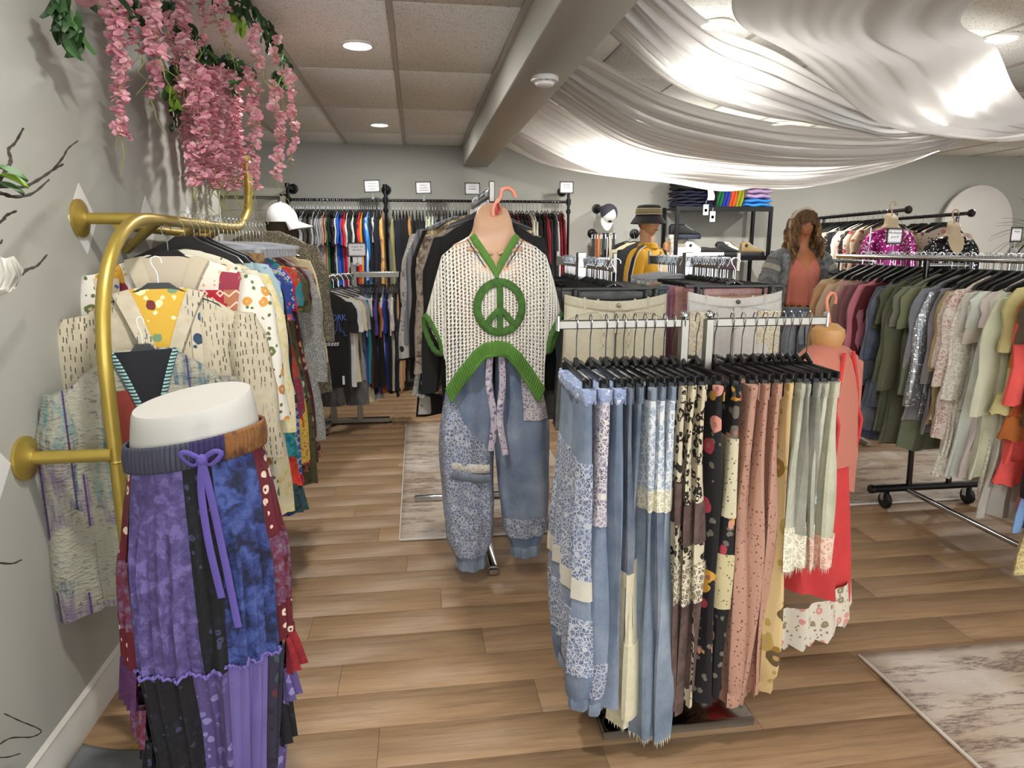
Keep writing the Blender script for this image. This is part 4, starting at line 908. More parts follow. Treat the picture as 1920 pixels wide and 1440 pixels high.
SP = [ # px of front waist edge, label, material, kwargs
 (1112, 'light blue jeans with lilac lace panels and elastic cuffs, leftmost on the rack', D1, dict(L=.96, T0=.045, T1=.10, flare=1.12, sections=((.19, .62, LACEB, .03), (.62, .67, FRAY, .05), (.72, .92, LACEB, .03)), cuff=.7, waist=cloth('floral', '#8fa0c0', '#d8dbe3', '#6a7da8', '#b9c0d4', s=3.2), gathered=True)),
 (1140, 'light blue wide jeans with white crochet thigh panels, second from rack left end', D1, dict(L=.99, T0=.045, T1=.085, flare=1.1, sections=((.06, .43, LACEW, .04), (.86, .95, LACEB, .03)), cuff=.75, waist=cloth('floral', '#8fa0c0', '#d8dbe3', '#6a7da8', '#b9c0d4', s=3.2), gathered=True)),
 (1172, 'mid blue gathered jeans with a ruffled waist beside the crochet panelled pair', D1, dict(L=.97, T0=.04, T1=.05, waist=cloth('floral', '#8fa0c0', '#d8dbe3', '#6a7da8', '#b9c0d4', s=3.2), gathered=True)),
 (1192, 'slim grey blue jeans whose lower legs turn to cream gauze tiers', D4, dict(L=1.04, T0=.025, T1=.05, sections=((.56, .79, GAUZE, .02), (.79, 1., cloth('burn', '#bdb594', '#d6d0b8'), .10)), fringe=FRAY)),
 (1208, 'second pair of grey blue jeans with cream gauze lower legs', D2, dict(L=1.0, T0=.025, T1=.05, sections=((.52, .78, GAUZE, .02), (.78, 1., GAUZE, .08)), fringe=FRAY)),
 (1230, 'light wash ripped jeans with frayed white hem, first of three flared pairs', D3, dict(L=1.07, T0=.032, T1=.07, flare=1.25, sections=((.05, .27, RIP, .02), (.27, .34, LACEG, .05)), fringe=FRAY)),
 (1250, 'grey ripped flared jeans in the middle of three flared pairs', D2, dict(L=1.07, T0=.028, T1=.055, flare=1.25, sections=((.05, .28, RIP, .02), (.28, .35, LACEG, .05)), fringe=FRAY)),
 (1268, 'pale ripped flared jeans nearest the leopard print trousers', D3, dict(L=1.08, T0=.028, T1=.08, flare=1.3, sections=((.05, .28, RIP, .02), (.28, .36, LACEG, .05)), fringe=FRAY)),
 (1290, 'leopard trousers with brown velvet and crochet bands, leftmost of three', LEO, dict(L=1.0, T0=.026, T1=.04, sections=((.30, .42, VEL, .02), (.54, .64, CRO, .05), (.64, 1., VEL, .03)))),
 (1308, 'leopard trousers with brown velvet and crochet bands, middle of three', LEO, dict(L=1.02, T0=.028, T1=.045, sections=((.33, .45, VEL, .02), (.55, .66, CRO, .05), (.66, 1., VEL, .03)))),
 (1328, 'leopard trousers with brown velvet and crochet bands, rightmost of three', LEO, dict(L=1.0, T0=.03, T1=.055, sections=((.32, .45, VEL, .02), (.53, .64, CRO, .05), (.64, .95, VEL, .03)))),
 (1356, 'black trousers with orange and pink flowers next to the leopard ones', DFL, dict(L=.98, T0=.04, T1=.06)),
 (1392, 'black floral trousers with a cream printed thigh patch', DFL, dict(L=.97, T0=.035, T1=.045, sections=((.14, .42, CREAMD, .04), (.56, .70, cloth('speck', '#c9bd92', '#6a604a'), .05)))),
 (1426, 'dusty pink speckled wide trousers, leftmost of three pink pairs', PNK, dict(L=1.0, T0=.045, T1=.085, flare=1.15, cuff=.8)),
 (1448, 'dusty pink speckled wide trousers, middle of three pink pairs', PNK, dict(L=1.0, T0=.032, T1=.065, flare=1.15, cuff=.8)),
 (1472, 'dusty pink speckled wide trousers, rightmost of three pink pairs', PNK, dict(L=.98, T0=.034, T1=.055, flare=1.1, cuff=.8)),
 (1492, 'mustard trousers printed with brown flowers right of the pink pairs', TNF, dict(L=.96, T0=.03, T1=.05, cuff=.7)),
 (1512, 'sage cropped jeans with lace hems, leftmost of five cropped pairs', GRN, dict(L=.56, T0=.035, T1=.055, sections=((.80, 1., LACEG, .05),), fringe=FRAY)),
 (1528, 'grey sage cropped jeans with lace hems, second of five cropped pairs', GRN2, dict(L=.545, T0=.024, T1=.04, sections=((.82, 1., LACEG, .05),), fringe=FRAY)),
 (1543, 'olive cropped jeans with a ripped knee, third of five cropped pairs', GRN2, dict(L=.55, T0=.026, T1=.045, sections=((.58, .68, RIP, .04), (.80, 1., LACEG, .05)), fringe=FRAY)),
 (1560, 'pale sage cropped jeans with pink lace hems, fourth of five cropped pairs', GRN, dict(L=.56, T0=.034, T1=.055, sections=((.84, 1., PEACHL, .04),), fringe=FRAY)),
 (1580, 'pale yellow green cropped jeans at the right end of the rack', GRN3, dict(L=.555, T0=.04, T1=.065, sections=((.86, 1., PEACHL, .04),), fringe=FRAY)),
]
for i, (px, lab, mt, kw) in enumerate(SP):
    x = bx(px); x -= .004; kw['T0'] *= .78; kw['T1'] *= RND.uniform(.66, .84)
    trousers(lab, (x, BY, BZ + .012), pi / 2 + RND.uniform(-.03, .03), gB, mt, seed=20 + i * 3, drop=.042, fold=.011, **kw)

# ------------------------------------------------------------------ coral dress on a torso hanger at the rack's right end
cx = at(1560, 700, Y=2.22); t = thing('coral_dress', 'long coral dress with peach crochet shrug behind the pale cropped jeans', 'dress', (1.47, 2.26, 0), .5)
CORAL = cloth('plain', '#c93a3a'); CROP = cloth('knit', '#c77a66', s=2.2)
def drs(z): return interp([(.22, .19), (.4, .2), (.75, .165), (.98, .15), (1.08, .17), (1.13, .12), (1.15, .06)], z)
rings = []
for i in range(29):
    z = lerp(1.14, .26, i / 28); w_ = drs(z); d_ = interp([(.26, .13), (.7, .09), (1.08, .06), (1.14, .02)], z)
    rings.append([(w_ * cos(a) * (1 + .03 * sin(4 * a)), d_ * sin(a) + .022 * smooth((1.0 - z) * 1.4) * sin(8 * a + 2.5 * z), z - .14 * smooth((.75 - z) * 2) * (cos(a) * .5 + .35) * (1 if z < .7 else 0)) for a in [2 * pi * k / 64 for k in range(64)]])
ob('skirt', MB().loft(rings), CORAL, t)
sh = [[(w_ * cos(a) * 1.04, d_ * sin(a) * 1.25, z) for a in [2 * pi * k / 48 for k in range(48)]] for z, w_, d_ in [(1.17, .05, .03), (1.155, .10, .05), (1.12, .165, .065), (1.06, .185, .075), (.98, .172, .085), (.85, .17, .095), (.74, .175, .10)]]
ob('crochet_shrug', MB().loft(sh), CROP, t)
for sx in (-1, 1):
    ob('sleeve', MB().loft([[(sx * (.16 + .035 * k / 7) + .05 * cos(a), -.01 + .045 * sin(a), 1.10 - .075 * k - .02 * cos(a) * sx) for a in [2 * pi * q / 20 for q in range(20)]] for k in range(8)]), CROP, t)
    ob('edge_frill', MB().tube([(sx * (.03 + .05 * sin(k * .3)), -.082 - .01 * sin(k * .4) - .02 * (k > 4), 1.15 - .05 * k) for k in range(9)], .008, 6), CORAL, t)
lace_ring = [[((.2 + .01 * j) * cos(a), (.13 + .01 * j) * sin(a) + .012 * sin(11 * a), .25 - .07 * j - .012 * (k % 3) * (j == 2) + .05 * cos(a)) for k, a in enumerate([2 * pi * q / 72 for q in range(72)])] for j in range(3)]
ob('lace_underskirt', MB().loft(lace_ring, False), cloth('floral', '#cfc6b4', '#b9a89a', '#c98a80', '#8a7a60', s=1.6), t)
ob('wooden_neck', MB().lathe([(.03, 1.13), (.05, 1.17), (.058, 1.2), (.055, 1.225), (.03, 1.245), (.001, 1.25)], 24), paint('#b98a55', .45), t)
ob('hook', MB().tube([(p[0] * 1.9, 0, 1.30 + p[2] * 1.9 + .03) for p in hook_pts(.055, .016)], .006, 8), paint('#d98a70', .4), t)

# ------------------------------------------------------------------ centre rack: torso form with the crochet sweater, wide jeans beneath
AX, AY, AZ = .318, 2.86, 1.735
t = thing('centre_rack', 'chrome clothes rack in the centre aisle carrying the torso form', 'clothes rack')
ob('post', flatbar(MB(), (AX, 3.9, .03), (AX, 3.9, AZ), .04, .04), BRUSHED, t)
ob('arm', flatbar(MB(), (AX, 2.9, AZ), (AX, 3.9, AZ), .02, .03), BRUSHED, t); ob('end_plate', MB().box((AX, 2.9, AZ + .006), (.026, .012, .085), bev=.004), BRUSHED, t)
ob('base', flatbar(flatbar(MB(), (AX, 2.93, .035), (AX, 4.3, .035), .04, .03), (-.05, 3.9, .03), (.7, 3.9, .03), .04, .03), CHROME, t)
ob('foot', MB().box((AX, 2.94, .02), (.05, .04, .036), bev=.006), CHROME, t)
SKIN = paint('#c9a183', .42, var=.02)
f = thing('torso_form', 'beige plastic hanging torso form with a cut neck', 'mannequin', (AX, AY, 0))
def er(z, rx, ry, cy=0., tilt=0., n=40): return [(rx * cos(a), cy + ry * sin(a), z + tilt * sin(a)) for a in [2 * pi * k / n for k in range(n)]]
ob('torso_shell', MB().loft([er(1.10, .12, .07, -.02), er(1.2, .135, .08, -.03), er(1.32, .15, .085, -.03), er(1.43, .165, .078, -.02), er(1.49, .18, .064), er(1.525, .165, .056), er(1.545, .125, .05), er(1.56, .10, .05), er(1.58, .088, .053), er(1.60, .082, .056, 0, .008), er(1.622, .078, .056, 0, .034), er(1.645, .068, .048, 0, .05), er(1.652, .06, .042, 0, .044), er(1.652, .02, .02, 0, .02), er(1.652, .001, .001)]), SKIN, f)
ob('clavicle', MB().tube(catmull([(-.11, -.062, 1.508), (-.05, -.072, 1.498), (-.012, -.074, 1.49)], 4), .008, 8).tube(catmull([(.11, -.062, 1.508), (.05, -.072, 1.498), (.012, -.074, 1.49)], 4), .008, 8), SKIN, f)
ob('hook', MB().tube(catmull([(.0, -.012, 1.64), (0, -.01, 1.668), (.012, -.01, 1.69), (.03, -.01, 1.715), (.035, -.01, 1.74), (.055, -.01, 1.752), (.08, -.01, 1.742), (.094, -.01, 1.715)], 4), .009, 10), paint('#dd9078', .4), f)
ob('red_tie', MB().tube([(.012, -.018, 1.645), (.022, -.022, 1.67), (.016, -.02, 1.69), (.026, -.02, 1.66)], .006, 6), paint('#b8302c', .6), f)
# sweater
KN = cloth('burn', '#dcd8cc', '#ebe7dd'); GK = cloth('burn', '#31551d', '#4a742e'); GRIB = cloth('plain', '#5c8c38')
sw = thing('crochet_sweater', 'white open crochet sweater with a green peace sign and green trims', 'sweater', (AX, AY, 0))
Z0 = 1.54
def ztop(x):
    a = abs(x)
    if a < .098: return Z0 - .155 + .155 * (a / .098) ** .95
    return interp([(.098, Z0), (.17, Z0 - .022), (.215, Z0 - .06), (.245, Z0 - .16), (.27, Z0 - .25), (.285, Z0 - .30)], a)
def zbot(x):
    a = abs(x)
    return interp([(0, 1.12), (.05, 1.113), (.10, 1.07), (.15, 1.005), (.19, .94), (.208, .915)], a) - (.012 if x > 0 else 0) * smooth(a * 6)
def ysurf(x, z, back=1):
    b = .125 * max(0., 1 - (x / .30) ** 2) ** .7; k = smooth((Z0 + .02 - z) * 4) * .55 + .45
    fold = .008 * sin(x * 60 + 3 * z) * smooth((1.32 - z) * 4)
    return -back * (b * k * (1 - .25 * smooth((1.15 - z) * 3)) + fold) - .0
def knit(name, fn, nu, nv, holes=True, parent=sw, mt=KN):
    def keep(i, j):
        if not holes: return True
        ii, jj = i % 4, j % 4; cj = j // 4
        return not ((ii in (1, 2) and jj in (1, 2)) or (jj == 3 and ii == (1 if cj % 2 else 2)))
    o = ob(name, MB().grid(fn, nu * 4, nv * 4, keep), mt, parent, sharp=0); solid(o, .0035); return o
def ff(u, v):
    x = lerp(-.208, .208, u); z = lerp(ztop(x), zbot(x), v); y = ysurf(x, z)
    return (x, y + .0025 * sin(u * 28 * 2 * pi) + .0015 * sin(v * 34 * 2 * pi), z)
knit('front', ff, 28, 34)
def fb(u, v):
    x = lerp(-.20, .20, u); z = lerp(min(ztop(x) + .0, 1.48), zbot(x) - .02, v); return (x, ysurf(x, z, -1) * .7, z)
knit('back', fb, 26, 32)
for sx in (-1, 1):
    def fs(u, v, sx=sx):
        a = lerp(.206, .288, u); z0 = ztop(a); z1 = interp([(.206, 1.02), (.22, 1.10), (.25, 1.15), (.288, 1.225)], a) + (.0 if sx < 0 else .01)
        z = lerp(z0, min(z1, z0 - .004), v); return (sx * a, ysurf(sx * a, z) - .003 - .018 * sin(pi * v) * (1 - u), z)
    knit('sleeve', fs, 6, 26)
    pts = [(sx * .289, ysurf(.28, 1.23) - .004, 1.24), (sx * .27, -.055, 1.215), (sx * .235, -.072, 1.15), (sx * .222, -.07, 1.095), (sx * .228, -.05, 1.08), (sx * .255, -.0, 1.09), (sx * .285, .01, 1.16), (sx * .292, .0, 1.23)]
    cf = catmull(pts, 5)
    m = MB(); m.tube(cf, [.011 + .0022 * (i % 2) for i in range(len(cf))], 8); ob('cuff', m, GK, sw)
# hem band with ribs
def hem(u, v):
    x = lerp(-.212, .212, u); z = zbot(x * .98) + .02 - .058 * v; nrm = (1 if x > 0 else -1) * smooth(abs(x) * 7) * .028 * v
    return (x - nrm * .8, ysurf(x * .98, z) - .006 - .0035 * sin(u * 58 * 2 * pi), z)
solid(ob('hem_band', MB().grid(hem, 58 * 6, 6), GRIB, sw, sharp=0), .006)
ob('hem_roll', MB().tube([Vector(hem(i / 60, 1)) for i in range(61)], .007, 8), GRIB, sw)
for sx in (-1, 1):
    def vn(u, v, sx=sx):
        a = lerp(.102, .0, u); z = Z0 - .155 + .155 * (a / .098) ** .95 + .006; p = Vector((sx * a, ysurf(a, z) - .010, z)); q = Vector((-sx * .020, -.002, .018))
        w_ = 1 - v; r = .0018 * sin(u * 30 * 2 * pi); return p + q * (1 - v) * (.4 + .6 * smooth(a * 30)) + Vector((0, -r - .003 * sin(pi * v), 0))
    solid(ob('neck_trim', MB().grid(vn, 30 * 6, 6), GRIB, sw, sharp=0), .006)
    ob('neck_seam', MB().tube([Vector((sx * lerp(.115, 0, i / 20), 0, 0)) + Vector((0, ysurf(lerp(.115, 0, i / 20), Z0 - .1) - .005, Z0 - .178 + .185 * (lerp(.115, 0, i / 20) / .115) ** .95)) for i in range(21)], .0022, 5), paint('#3a3d3a', .8), sw)
# peace sign (raised crochet)
pc = Vector((.012, 0, 1.275)); prx, prz = .092, .101
def ps(x, z, off=.011): return (x, ysurf(x, z) - off, z)
def pbar(pts, w_, name='peace_sign'):
    rings = []
    for i, p in enumerate(pts):
        a = Vector(pts[max(i - 1, 0)]); b = Vector(pts[min(i + 1, len(pts) - 1)]); d = (b - a); d = Vector((d.x, 0, d.z)).normalized(); n_ = Vector((d.z, 0, -d.x))
        q = Vector(p); rings.append([ps((q + n_ * w_ * e).x, (q + n_ * w_ * e).z, o_ + .0012 * sin(i * 1.3)) for e, o_ in ((-1, .004), (-.85, .014), (-.4, .018), (.4, .018), (.85, .014), (1, .004))])
    return rings
P2 = [pc + Vector((prx * sin(a), 0, prz * cos(a))) for a in [2 * pi * k / 72 for k in range(73)]]
sg = ob('peace_sign', MB().loft(pbar(P2, .0165), False, True), GK, sw)
for pts, w_ in (([pc + Vector((0, 0, prz)), pc + Vector((0, 0, prz * .5)), pc, pc + Vector((0, 0, -prz * .5)), pc + Vector((0, 0, -prz))], .013), ([pc + Vector((0, 0, -.005)), pc + Vector((-.03, 0, -.035)), pc + Vector((-.066, 0, -.08))], .013), ([pc + Vector((0, 0, -.005)), pc + Vector((.03, 0, -.035)), pc + Vector((.066, 0, -.08))], .013)):
    ob('peace_sign_bar', MB().loft(pbar(pts, w_)), GK, sg)
# wide jeans below the sweater
BJ = cloth('denim', '#5c7290')
j = thing('patched_wide_jeans', 'wide light blue jeans with white lace left leg under the crochet sweater', 'trousers', (AX + .005, AY + .03, 0))
def jleg(sx, zl, out, seed):
    rr = random.Random(seed); rings = []
    for i in range(30):
        z = lerp(1.10, zl, i / 29); t_ = (1.10 - z) / (1.10 - zl)
        rx = interp([(0, .095), (.35, .118), (.7, .122), (.9, .10), (1, .058)], t_); ry = interp([(0, .06), (.4, .09), (.8, .09), (1, .05)], t_); cx_ = sx * interp([(0, .095), (.5, .125), (1, .112 + out)], t_)
        rings.append([(cx_ + rx * cos(a) + .006 * sin(11 * z + a), ry * sin(a) + .010 * sin(7 * a + 2 * z + seed) * (1 - t_ * .4) + .008 * sin(14 * z + 2 * a), z) for a in [2 * pi * k / 48 for k in range(48)]])
    return rings
for sx, zl, out in ((-1, .11, .0), (1, .16, .03)):
    R_ = jleg(sx, zl, out, 3 + sx); lg = ob('leg', MB().loft(R_), BJ, j)
    def sub(i0, i1, k0, k1, e): return [[tuple(Vector((c_[0], c_[1], 0)) * 1. + Vector((0, -e, c_[2]))) for c_ in r[k0:k1]] for r in R_[i0:i1]]
    # front of the ring runs k=24..47
    if sx < 0:
        lp = MB(); lp.loft([[tuple(Vector(p) + Vector((0, -.004, 0))) for p in r[26:26 + int(10 + 11 * smooth((i - 8) / 8))]] for i, r in enumerate(R_)][6:28:1][:1], False, False) if False else None
        def lf(u, v, R_=R_):
            i = lerp(7, 28, v); i0 = min(int(i), 28); k0 = 24.; k1 = lerp(32, 46, smooth(v * 2.2)); k = lerp(k0, k1, u); kk = int(k); f_ = k - kk
            a, b = Vector(R_[i0][kk % 48]), Vector(R_[i0][(kk + 1) % 48]); c_ = Vector(R_[min(i0 + 1, 29)][kk % 48]); d_ = Vector(R_[min(i0 + 1, 29)][(kk + 1) % 48])
            p = a.lerp(b, f_).lerp(c_.lerp(d_, f_), i - i0); return p + Vector((-.002, -.006, 0))
        ob('lace_panel', MB().grid(lf, 40, 50), LACEB, lg)
        for z_, nm, mt in ((.58, 'lace_band', cloth('lace', '#a9a49a', '#d6d1c6', s=1.4)), (.535, 'denim_band', D4)):
            ob(nm, MB().tube([(-.105 + .122 * cos(a) * .98, .096 * sin(a) - .012, z_ + .01 * sin(2 * a)) for a in [pi + pi * k / 20 for k in range(21)]][1:15], .02, 8, flat=.35), mt, lg)
    else:
        ob('thigh_patch', MB().loft([[tuple(Vector(p) + Vector((0, -.005, 0))) for p in r[36:46]] for r in R_[3:11]], False, False), LACEW, lg)
        ob('hem_patch', MB().loft([[tuple(Vector(p) + Vector((0, -.005, 0))) for p in r[24:47]] for r in R_[24:28]], False, False), LACEB, lg)
    last = [Vector(p) for p in R_[-1]]; cc = sum(last, Vector()) / len(last)
    ob('elastic_cuff', MB().loft([[tuple(cc + (p - cc) * (1.04 + .07 * (k % 2)) + Vector((0, 0, .014 - .05 * q))) for k, p in enumerate(last)] for q in (0, .5, 1)]), D1, lg)
for sx, l in ((-.03, .42), (.018, .44)):
    ob('drawstring', MB().tube(catmull([(sx, -.115, 1.08), (sx * 1.2, -.12, .95), (sx * .5, -.12, .80), (sx * 1.3 + .01, -.12, 1.08 - l)], 6), .005, 8, flat=2.8), cloth('floral', '#b9b0bc', '#8a7fa0', '#d6d0d6', '#6a5f80', s=2.2), j)
ob('waistband', MB().lathe([(.155, 1.10), (.16, 1.13), (.15, 1.15)], 40), BJ, j); j.children[-1].scale = (1, .5, 1)
# garments hung behind the form on the same arm
gA = 'garments behind the torso form on the centre rack'
ROWA = [('hooded_jacket', cloth('plain', '#101012'), (1, 1, 1, 1), 'black jacket directly behind the crochet sweater', 1.15), ('long_sleeve_top', cloth('mottle', '#2a2622', '#6a5f54', '#9a8c7c'), 0, 'brown animal print top behind the crochet sweater', 1.1),
        ('tunic', cloth('plaid', '#a08a64', '#4a3a28', '#d6cba8'), 0, 'brown and cream plaid shirt behind the sweater at its left', .95), ('coat', cloth('plain', '#0d0d0f'), 0, 'long black lace hemmed cardigan behind the crochet sweater', .95),
        ('tunic', cloth('floral', '#1a1c1e', '#7a9a98', '#5a7a78', '#2a3a3a'), 0, 'black top with teal leaves at the centre rack left edge', 1.), ('coat', cloth('stripe', '#8a8a90', '#6a6a72', s=1.2), 0, 'grey pinstripe long blouse at the centre rack left', .9),
        ('tunic', cloth('lace', '#8a8880', '#c9c7c0'), 0, 'white and grey lace blouse leftmost on the centre rack', 1.05), ('coat', cloth('floral', '#c4c0b8', '#2a2a2a', '#4a4a4a', '#8a8a88'), 0, 'off white long blouse with black sprig print on centre rack', 1.02),
        ('coat', cloth('plain', '#0f1013'), 0, 'long black coat near the back of the centre rack', 1.05), ('long_sleeve_top', cloth('floral', '#2a2420', '#b9b08a', '#8a7a50', '#5a4a30'), 0, 'dark floral top near the back of the centre rack', 1.)]
for i, (k, m_, _c, lab, zs) in enumerate(ROWA):
    y = AY + .16 + .075 * i
    garment(k, (AX - .012 * i, y, AZ + .018), RND.uniform(-.06, .06), m_, (1, 1, 1, 1), lab, CAT[k], gA, (1.12 if i else 1.0, 1.1, zs))
    hanger((AX, y, AZ + .018), 0, 'wide' if i % 2 else 'bar', 'black hanger holding the ' + ' '.join(lab.split()[:12]), gA + ' hangers')

# ------------------------------------------------------------------ two four-way racks in the middle
def straight_rack(label, x, ya, yb, yp, z):
    t = thing('straight_arm_rack', label, 'clothes rack')
    ob('post', flatbar(MB(), (x, yp, .03), (x, yp, z + .05), .045, .045), CHROME, t)
    for a in (ya, yb):
        arm = ob('arm', flatbar(MB(), (x, yp, z), (x, a, z), .012, .05), CHROME, t)
        ob('end_plate', MB().box((x, a, z + .012), (.02, .012, .085), bev=.003), BRUSHED, arm)
    ob('base', flatbar(flatbar(MB(), (x, ya + .35, .03), (x, yb, .03), .04, .03), (x - .3, yp, .025), (x + .3, yp, .025), .04, .03), BRUSHED, t)
    return t
CREAM = cloth('denim', '#c8bd9c'); WHT = cloth('denim', '#d2cdc2')
def jeans_front(t, W, m, wm, L=.9, button='#8a7a66', lacing=False, inner='#2a2622'):
    """Front-facing jeans hung from two clips: waist, fly, pockets, loops, legs."""
    zt = -TOP - .045
    def sag(x): return .012 - .03 * (1 - (x / W) ** 2)
    def wf(u, v): x = lerp(-W, W, u); return (x, -.014 - .012 * (1 - (x / W) ** 2), zt + sag(x) - .042 * v)
    def wb2(u, v): x = lerp(-W * .97, W * .97, u); return (x, .016, zt - .004 + .5 * sag(x) - .05 * v)
    solid(ob('waistband', MB().grid(wf, 40, 4), wm, t), .006); solid(ob('back_waistband', MB().grid(wb2, 20, 4), paint(inner, .9), t), .004)
    for sx in (-1, 1):
        def lf(u, v, sx=sx):
            x = sx * lerp(.002, W * (1 + .05 * v), u); z = zt - .042 + sag(x) * (1 - v) - L * v
            return (x, -.016 - .018 * sin(pi * u) * (.4 + smooth(v * 2)) - .006 * sin(9 * u + 5 * v) * v, z)
        lg = ob('leg', MB().grid(lf, 16, 24), m, t); solid(lg, .006)
        pts = [Vector(lf(.35 + .6 * k / 8, .015 + .10 * (k / 8) ** 2)) + Vector((0, -.004, 0)) for k in range(9)]
        ob('pocket_seam', MB().tube(pts, .0022, 5), wm, lg)
        ob('side_seam', MB().tube([Vector(lf(.97, k / 10)) + Vector((0, -.004, 0)) for k in range(11)], .002, 5), wm, lg)
    for x in (-W * .62, -W * .36, W * .36, W * .62): ob('belt_loop', MB().box((x, -.0245, zt + sag(x) - .022), (.011, .005, .056), bev=.002), wm, t)
    ob('fly', MB().box((.010, -.0225, zt - .10), (.032, .006, .11), bev=.002), m, t)
    ob('button', MB().lathe([(.001, -.04), (.009, -.038), (.010, -.032), (.008, -.028)], 14, (.008, 0, zt - .035), 'y'), paint(button, .35, .6), t)
    if lacing:
        for sx in (-1, 1):
            mm = MB()
            for k in range(7):
                z = zt - .07 - .05 * k; mm.tube([(sx * .055 - .012, -.034, z), (sx * .055 + .012, -.034, z - .045)], .002, 5).tube([(sx * .055 + .012, -.034, z), (sx * .055 - .012, -.034, z - .045)], .002, 5)
            q = ob('lacing', mm, paint('#d8d0b8', .8), t); q['kind'] = 'stuff'
    return t
CZ = 1.437; BARE = []
c1x, c2x = .83, 1.43
straight_rack('chrome straight arm rack holding the cream jeans, middle of the shop', c1x, 2.82, 4.0, 3.42, CZ)
straight_rack('chrome straight arm rack holding the white jeans, right of its twin', c2x, 2.92, 4.1, 3.5, CZ)
def bigclip(loc, label, group):
    t = link('clothes_hanger', hmesh('hook'), None, loc, 0); tag(t, label, 'hanger', group); t.scale = (1.3, 1, 1.0)
    link('bar', hmesh('clipbar'), t)
    for sx in (-.135, .135): link('clip', hmesh('clip'), t, (sx, -.006, -.14))
gC1, gC2 = 'trousers on the left middle rack', 'trousers on the right middle rack'
t = thing('cream_jeans', 'cream lace-up jeans facing the aisle on the left middle rack', 'jeans', (c1x, 2.80, CZ + .018), 0, gC1); jeans_front(t, .222, CREAM, CREAM, .55, lacing=True, inner='#161514')
bigclip((c1x, 2.80, CZ + .018), 'black clip hanger holding the cream lace-up jeans', gC1 + ' hangers')
t = thing('white_jeans', 'white jeans with crocheted side panels facing the aisle, right middle rack', 'jeans', (c2x - .02, 2.90, CZ + .018), 0, gC2); jeans_front(t, .222, WHT, WHT, .6, '#4a4440', inner='#b08a68')
text('label_print', 'POL', .016, INK, t, (0, .005, -TOP - .055), space=1.5)
for sx in (-1, 1): ob('crochet_panel', MB().box((sx * .16, -.034, -.42), (.11, .006, .40), bev=.002), cloth('lace', '#b5ab90', '#d8d0b8'), t)
bigclip((c2x - .02, 2.90, CZ + .018), 'black clip hanger holding the white crochet panelled jeans', gC2 + ' hangers')
def stack(cols, x, y0, dy, group, where, hk='clip', L=.62, W=.165, z=CZ):
    for i, (cn, m_) in enumerate(cols):
        trousers(f'{cn} trousers, {nth(i + 1)} behind the front pair on {where}', (x + RND.uniform(-.008, .008), y0 + dy * i, z + .018), RND.uniform(-.05, .05), group, m_, L=L, W=W, T0=.022, T1=.03, seed=i * 7 + 3, hk=hk,
                 hl=f'{"black" if hk == "clip" else "clear"} hanger of the {cn} trousers, {nth(i + 1)} on {where}')
dn = lambda h: cloth('denim', h)
stack([('black', dn('#18181a')), ('dark olive', dn('#3c3d2e')), ('charcoal', dn('#2c2d30')), ('grey', dn('#5c6064')), ('slate blue', dn('#56616e')), ('olive', dn('#5f6044')), ('sage green', dn('#7a8060')), ('grey blue', dn('#6a7480')), ('khaki', dn('#7d7a58')), ('faded blue', dn('#7c8ca0'))], c1x, 2.86, .048, gC1, 'the left middle rack', W=.2)
stack([('blush pink', dn('#b98078')), ('rose', dn('#a8505c')), ('dusty pink', cloth('lace', '#8f5a58', '#c08a84')), ('peach', dn('#c48a70')), ('salmon', dn('#c07a68')), ('hot pink', dn('#b8587c')), ('mauve', dn('#9a6a80')), ('steel blue', dn('#6a7a88')), ('sea green', dn('#5f8a70')), ('deep green', dn('#3f6a54')), ('mustard brown', dn('#8a5a2a')), ('orange', dn('#b8562c'))], c2x, 2.97, .045, gC2, 'the right middle rack', W=.205)
stack([('pale pink', dn('#c8a090')), ('mint', dn('#8fb0a0')), ('ivory', dn('#c8c0a8')), ('denim', dn('#5a6a80')), ('pastel lilac', dn('#a8a0c0'))], c2x - .02, 3.62, .07, gC2, 'the far arm of the right middle rack', 'clear')
stack([('black cropped', dn('#151517')), ('brown cropped', dn('#4a3a2c')), ('pink print', cloth('floral', '#b8a090', '#a84a58', '#c88a7a', '#5a6a5a')), ('sand', dn('#a89a78'))], c1x - .0, 3.52, .09, gC1, 'the far arm of the left middle rack')
for k in range(9): BARE.append(((c1x, 3.0 + .032 * k + .016, CZ + .018), 0))
for k in range(9): BARE.append(((c1x, 3.56 + .03 * k, CZ + .018), 0))
for k in range(12): BARE.append(((c2x, 3.05 + .03 * k + .012, CZ + .018), 0))
for k in range(10): BARE.append(((c2x, 3.66 + .03 * k + .012, CZ + .018), 0))
for k in range(12): BARE.append(((AX, 3.05 + .028 * k, AZ + .018), 0))

# ------------------------------------------------------------------ rolling rack on the right
DX, DZ = 2.93, 1.452
t = thing('rolling_rack', 'chrome rolling clothes rack with black casters on the right', 'clothes rack')
for x in (2.80, 3.06):
    ob('rail', MB().tube([(x, 4.28, DZ), (x, 1.3, DZ)], .014, 10), CHROME, t)
    ob('upright', MB().tube([(x + .06, 3.46, .10), (x + .03, 3.46, .8), (x, 3.46, DZ)], .016, 10), metal('#4c4c50', .2), t)
ob('cross_bar', MB().tube([(2.62, 3.46, .115), (3.62, 3.46, .115)], .022, 12), BLACKPIPE, t)
for x in (2.62, 3.62): ob('bar_cap', MB().lathe([(.024, -.012), (.027, 0), (.024, .012)], 16, (x, 3.46, .115), 'x'), PLASTIC, t)
for x in (2.84, 3.36): ob('base_tube', MB().tube([(x, 3.46, .105), (x, 1.2, .105)], .016, 12), CHROME, t)
ob('top_cross', MB().tube([(2.80, 3.46, DZ - .04), (3.06, 3.46, DZ - .04)], .014, 10), CHROME, t)
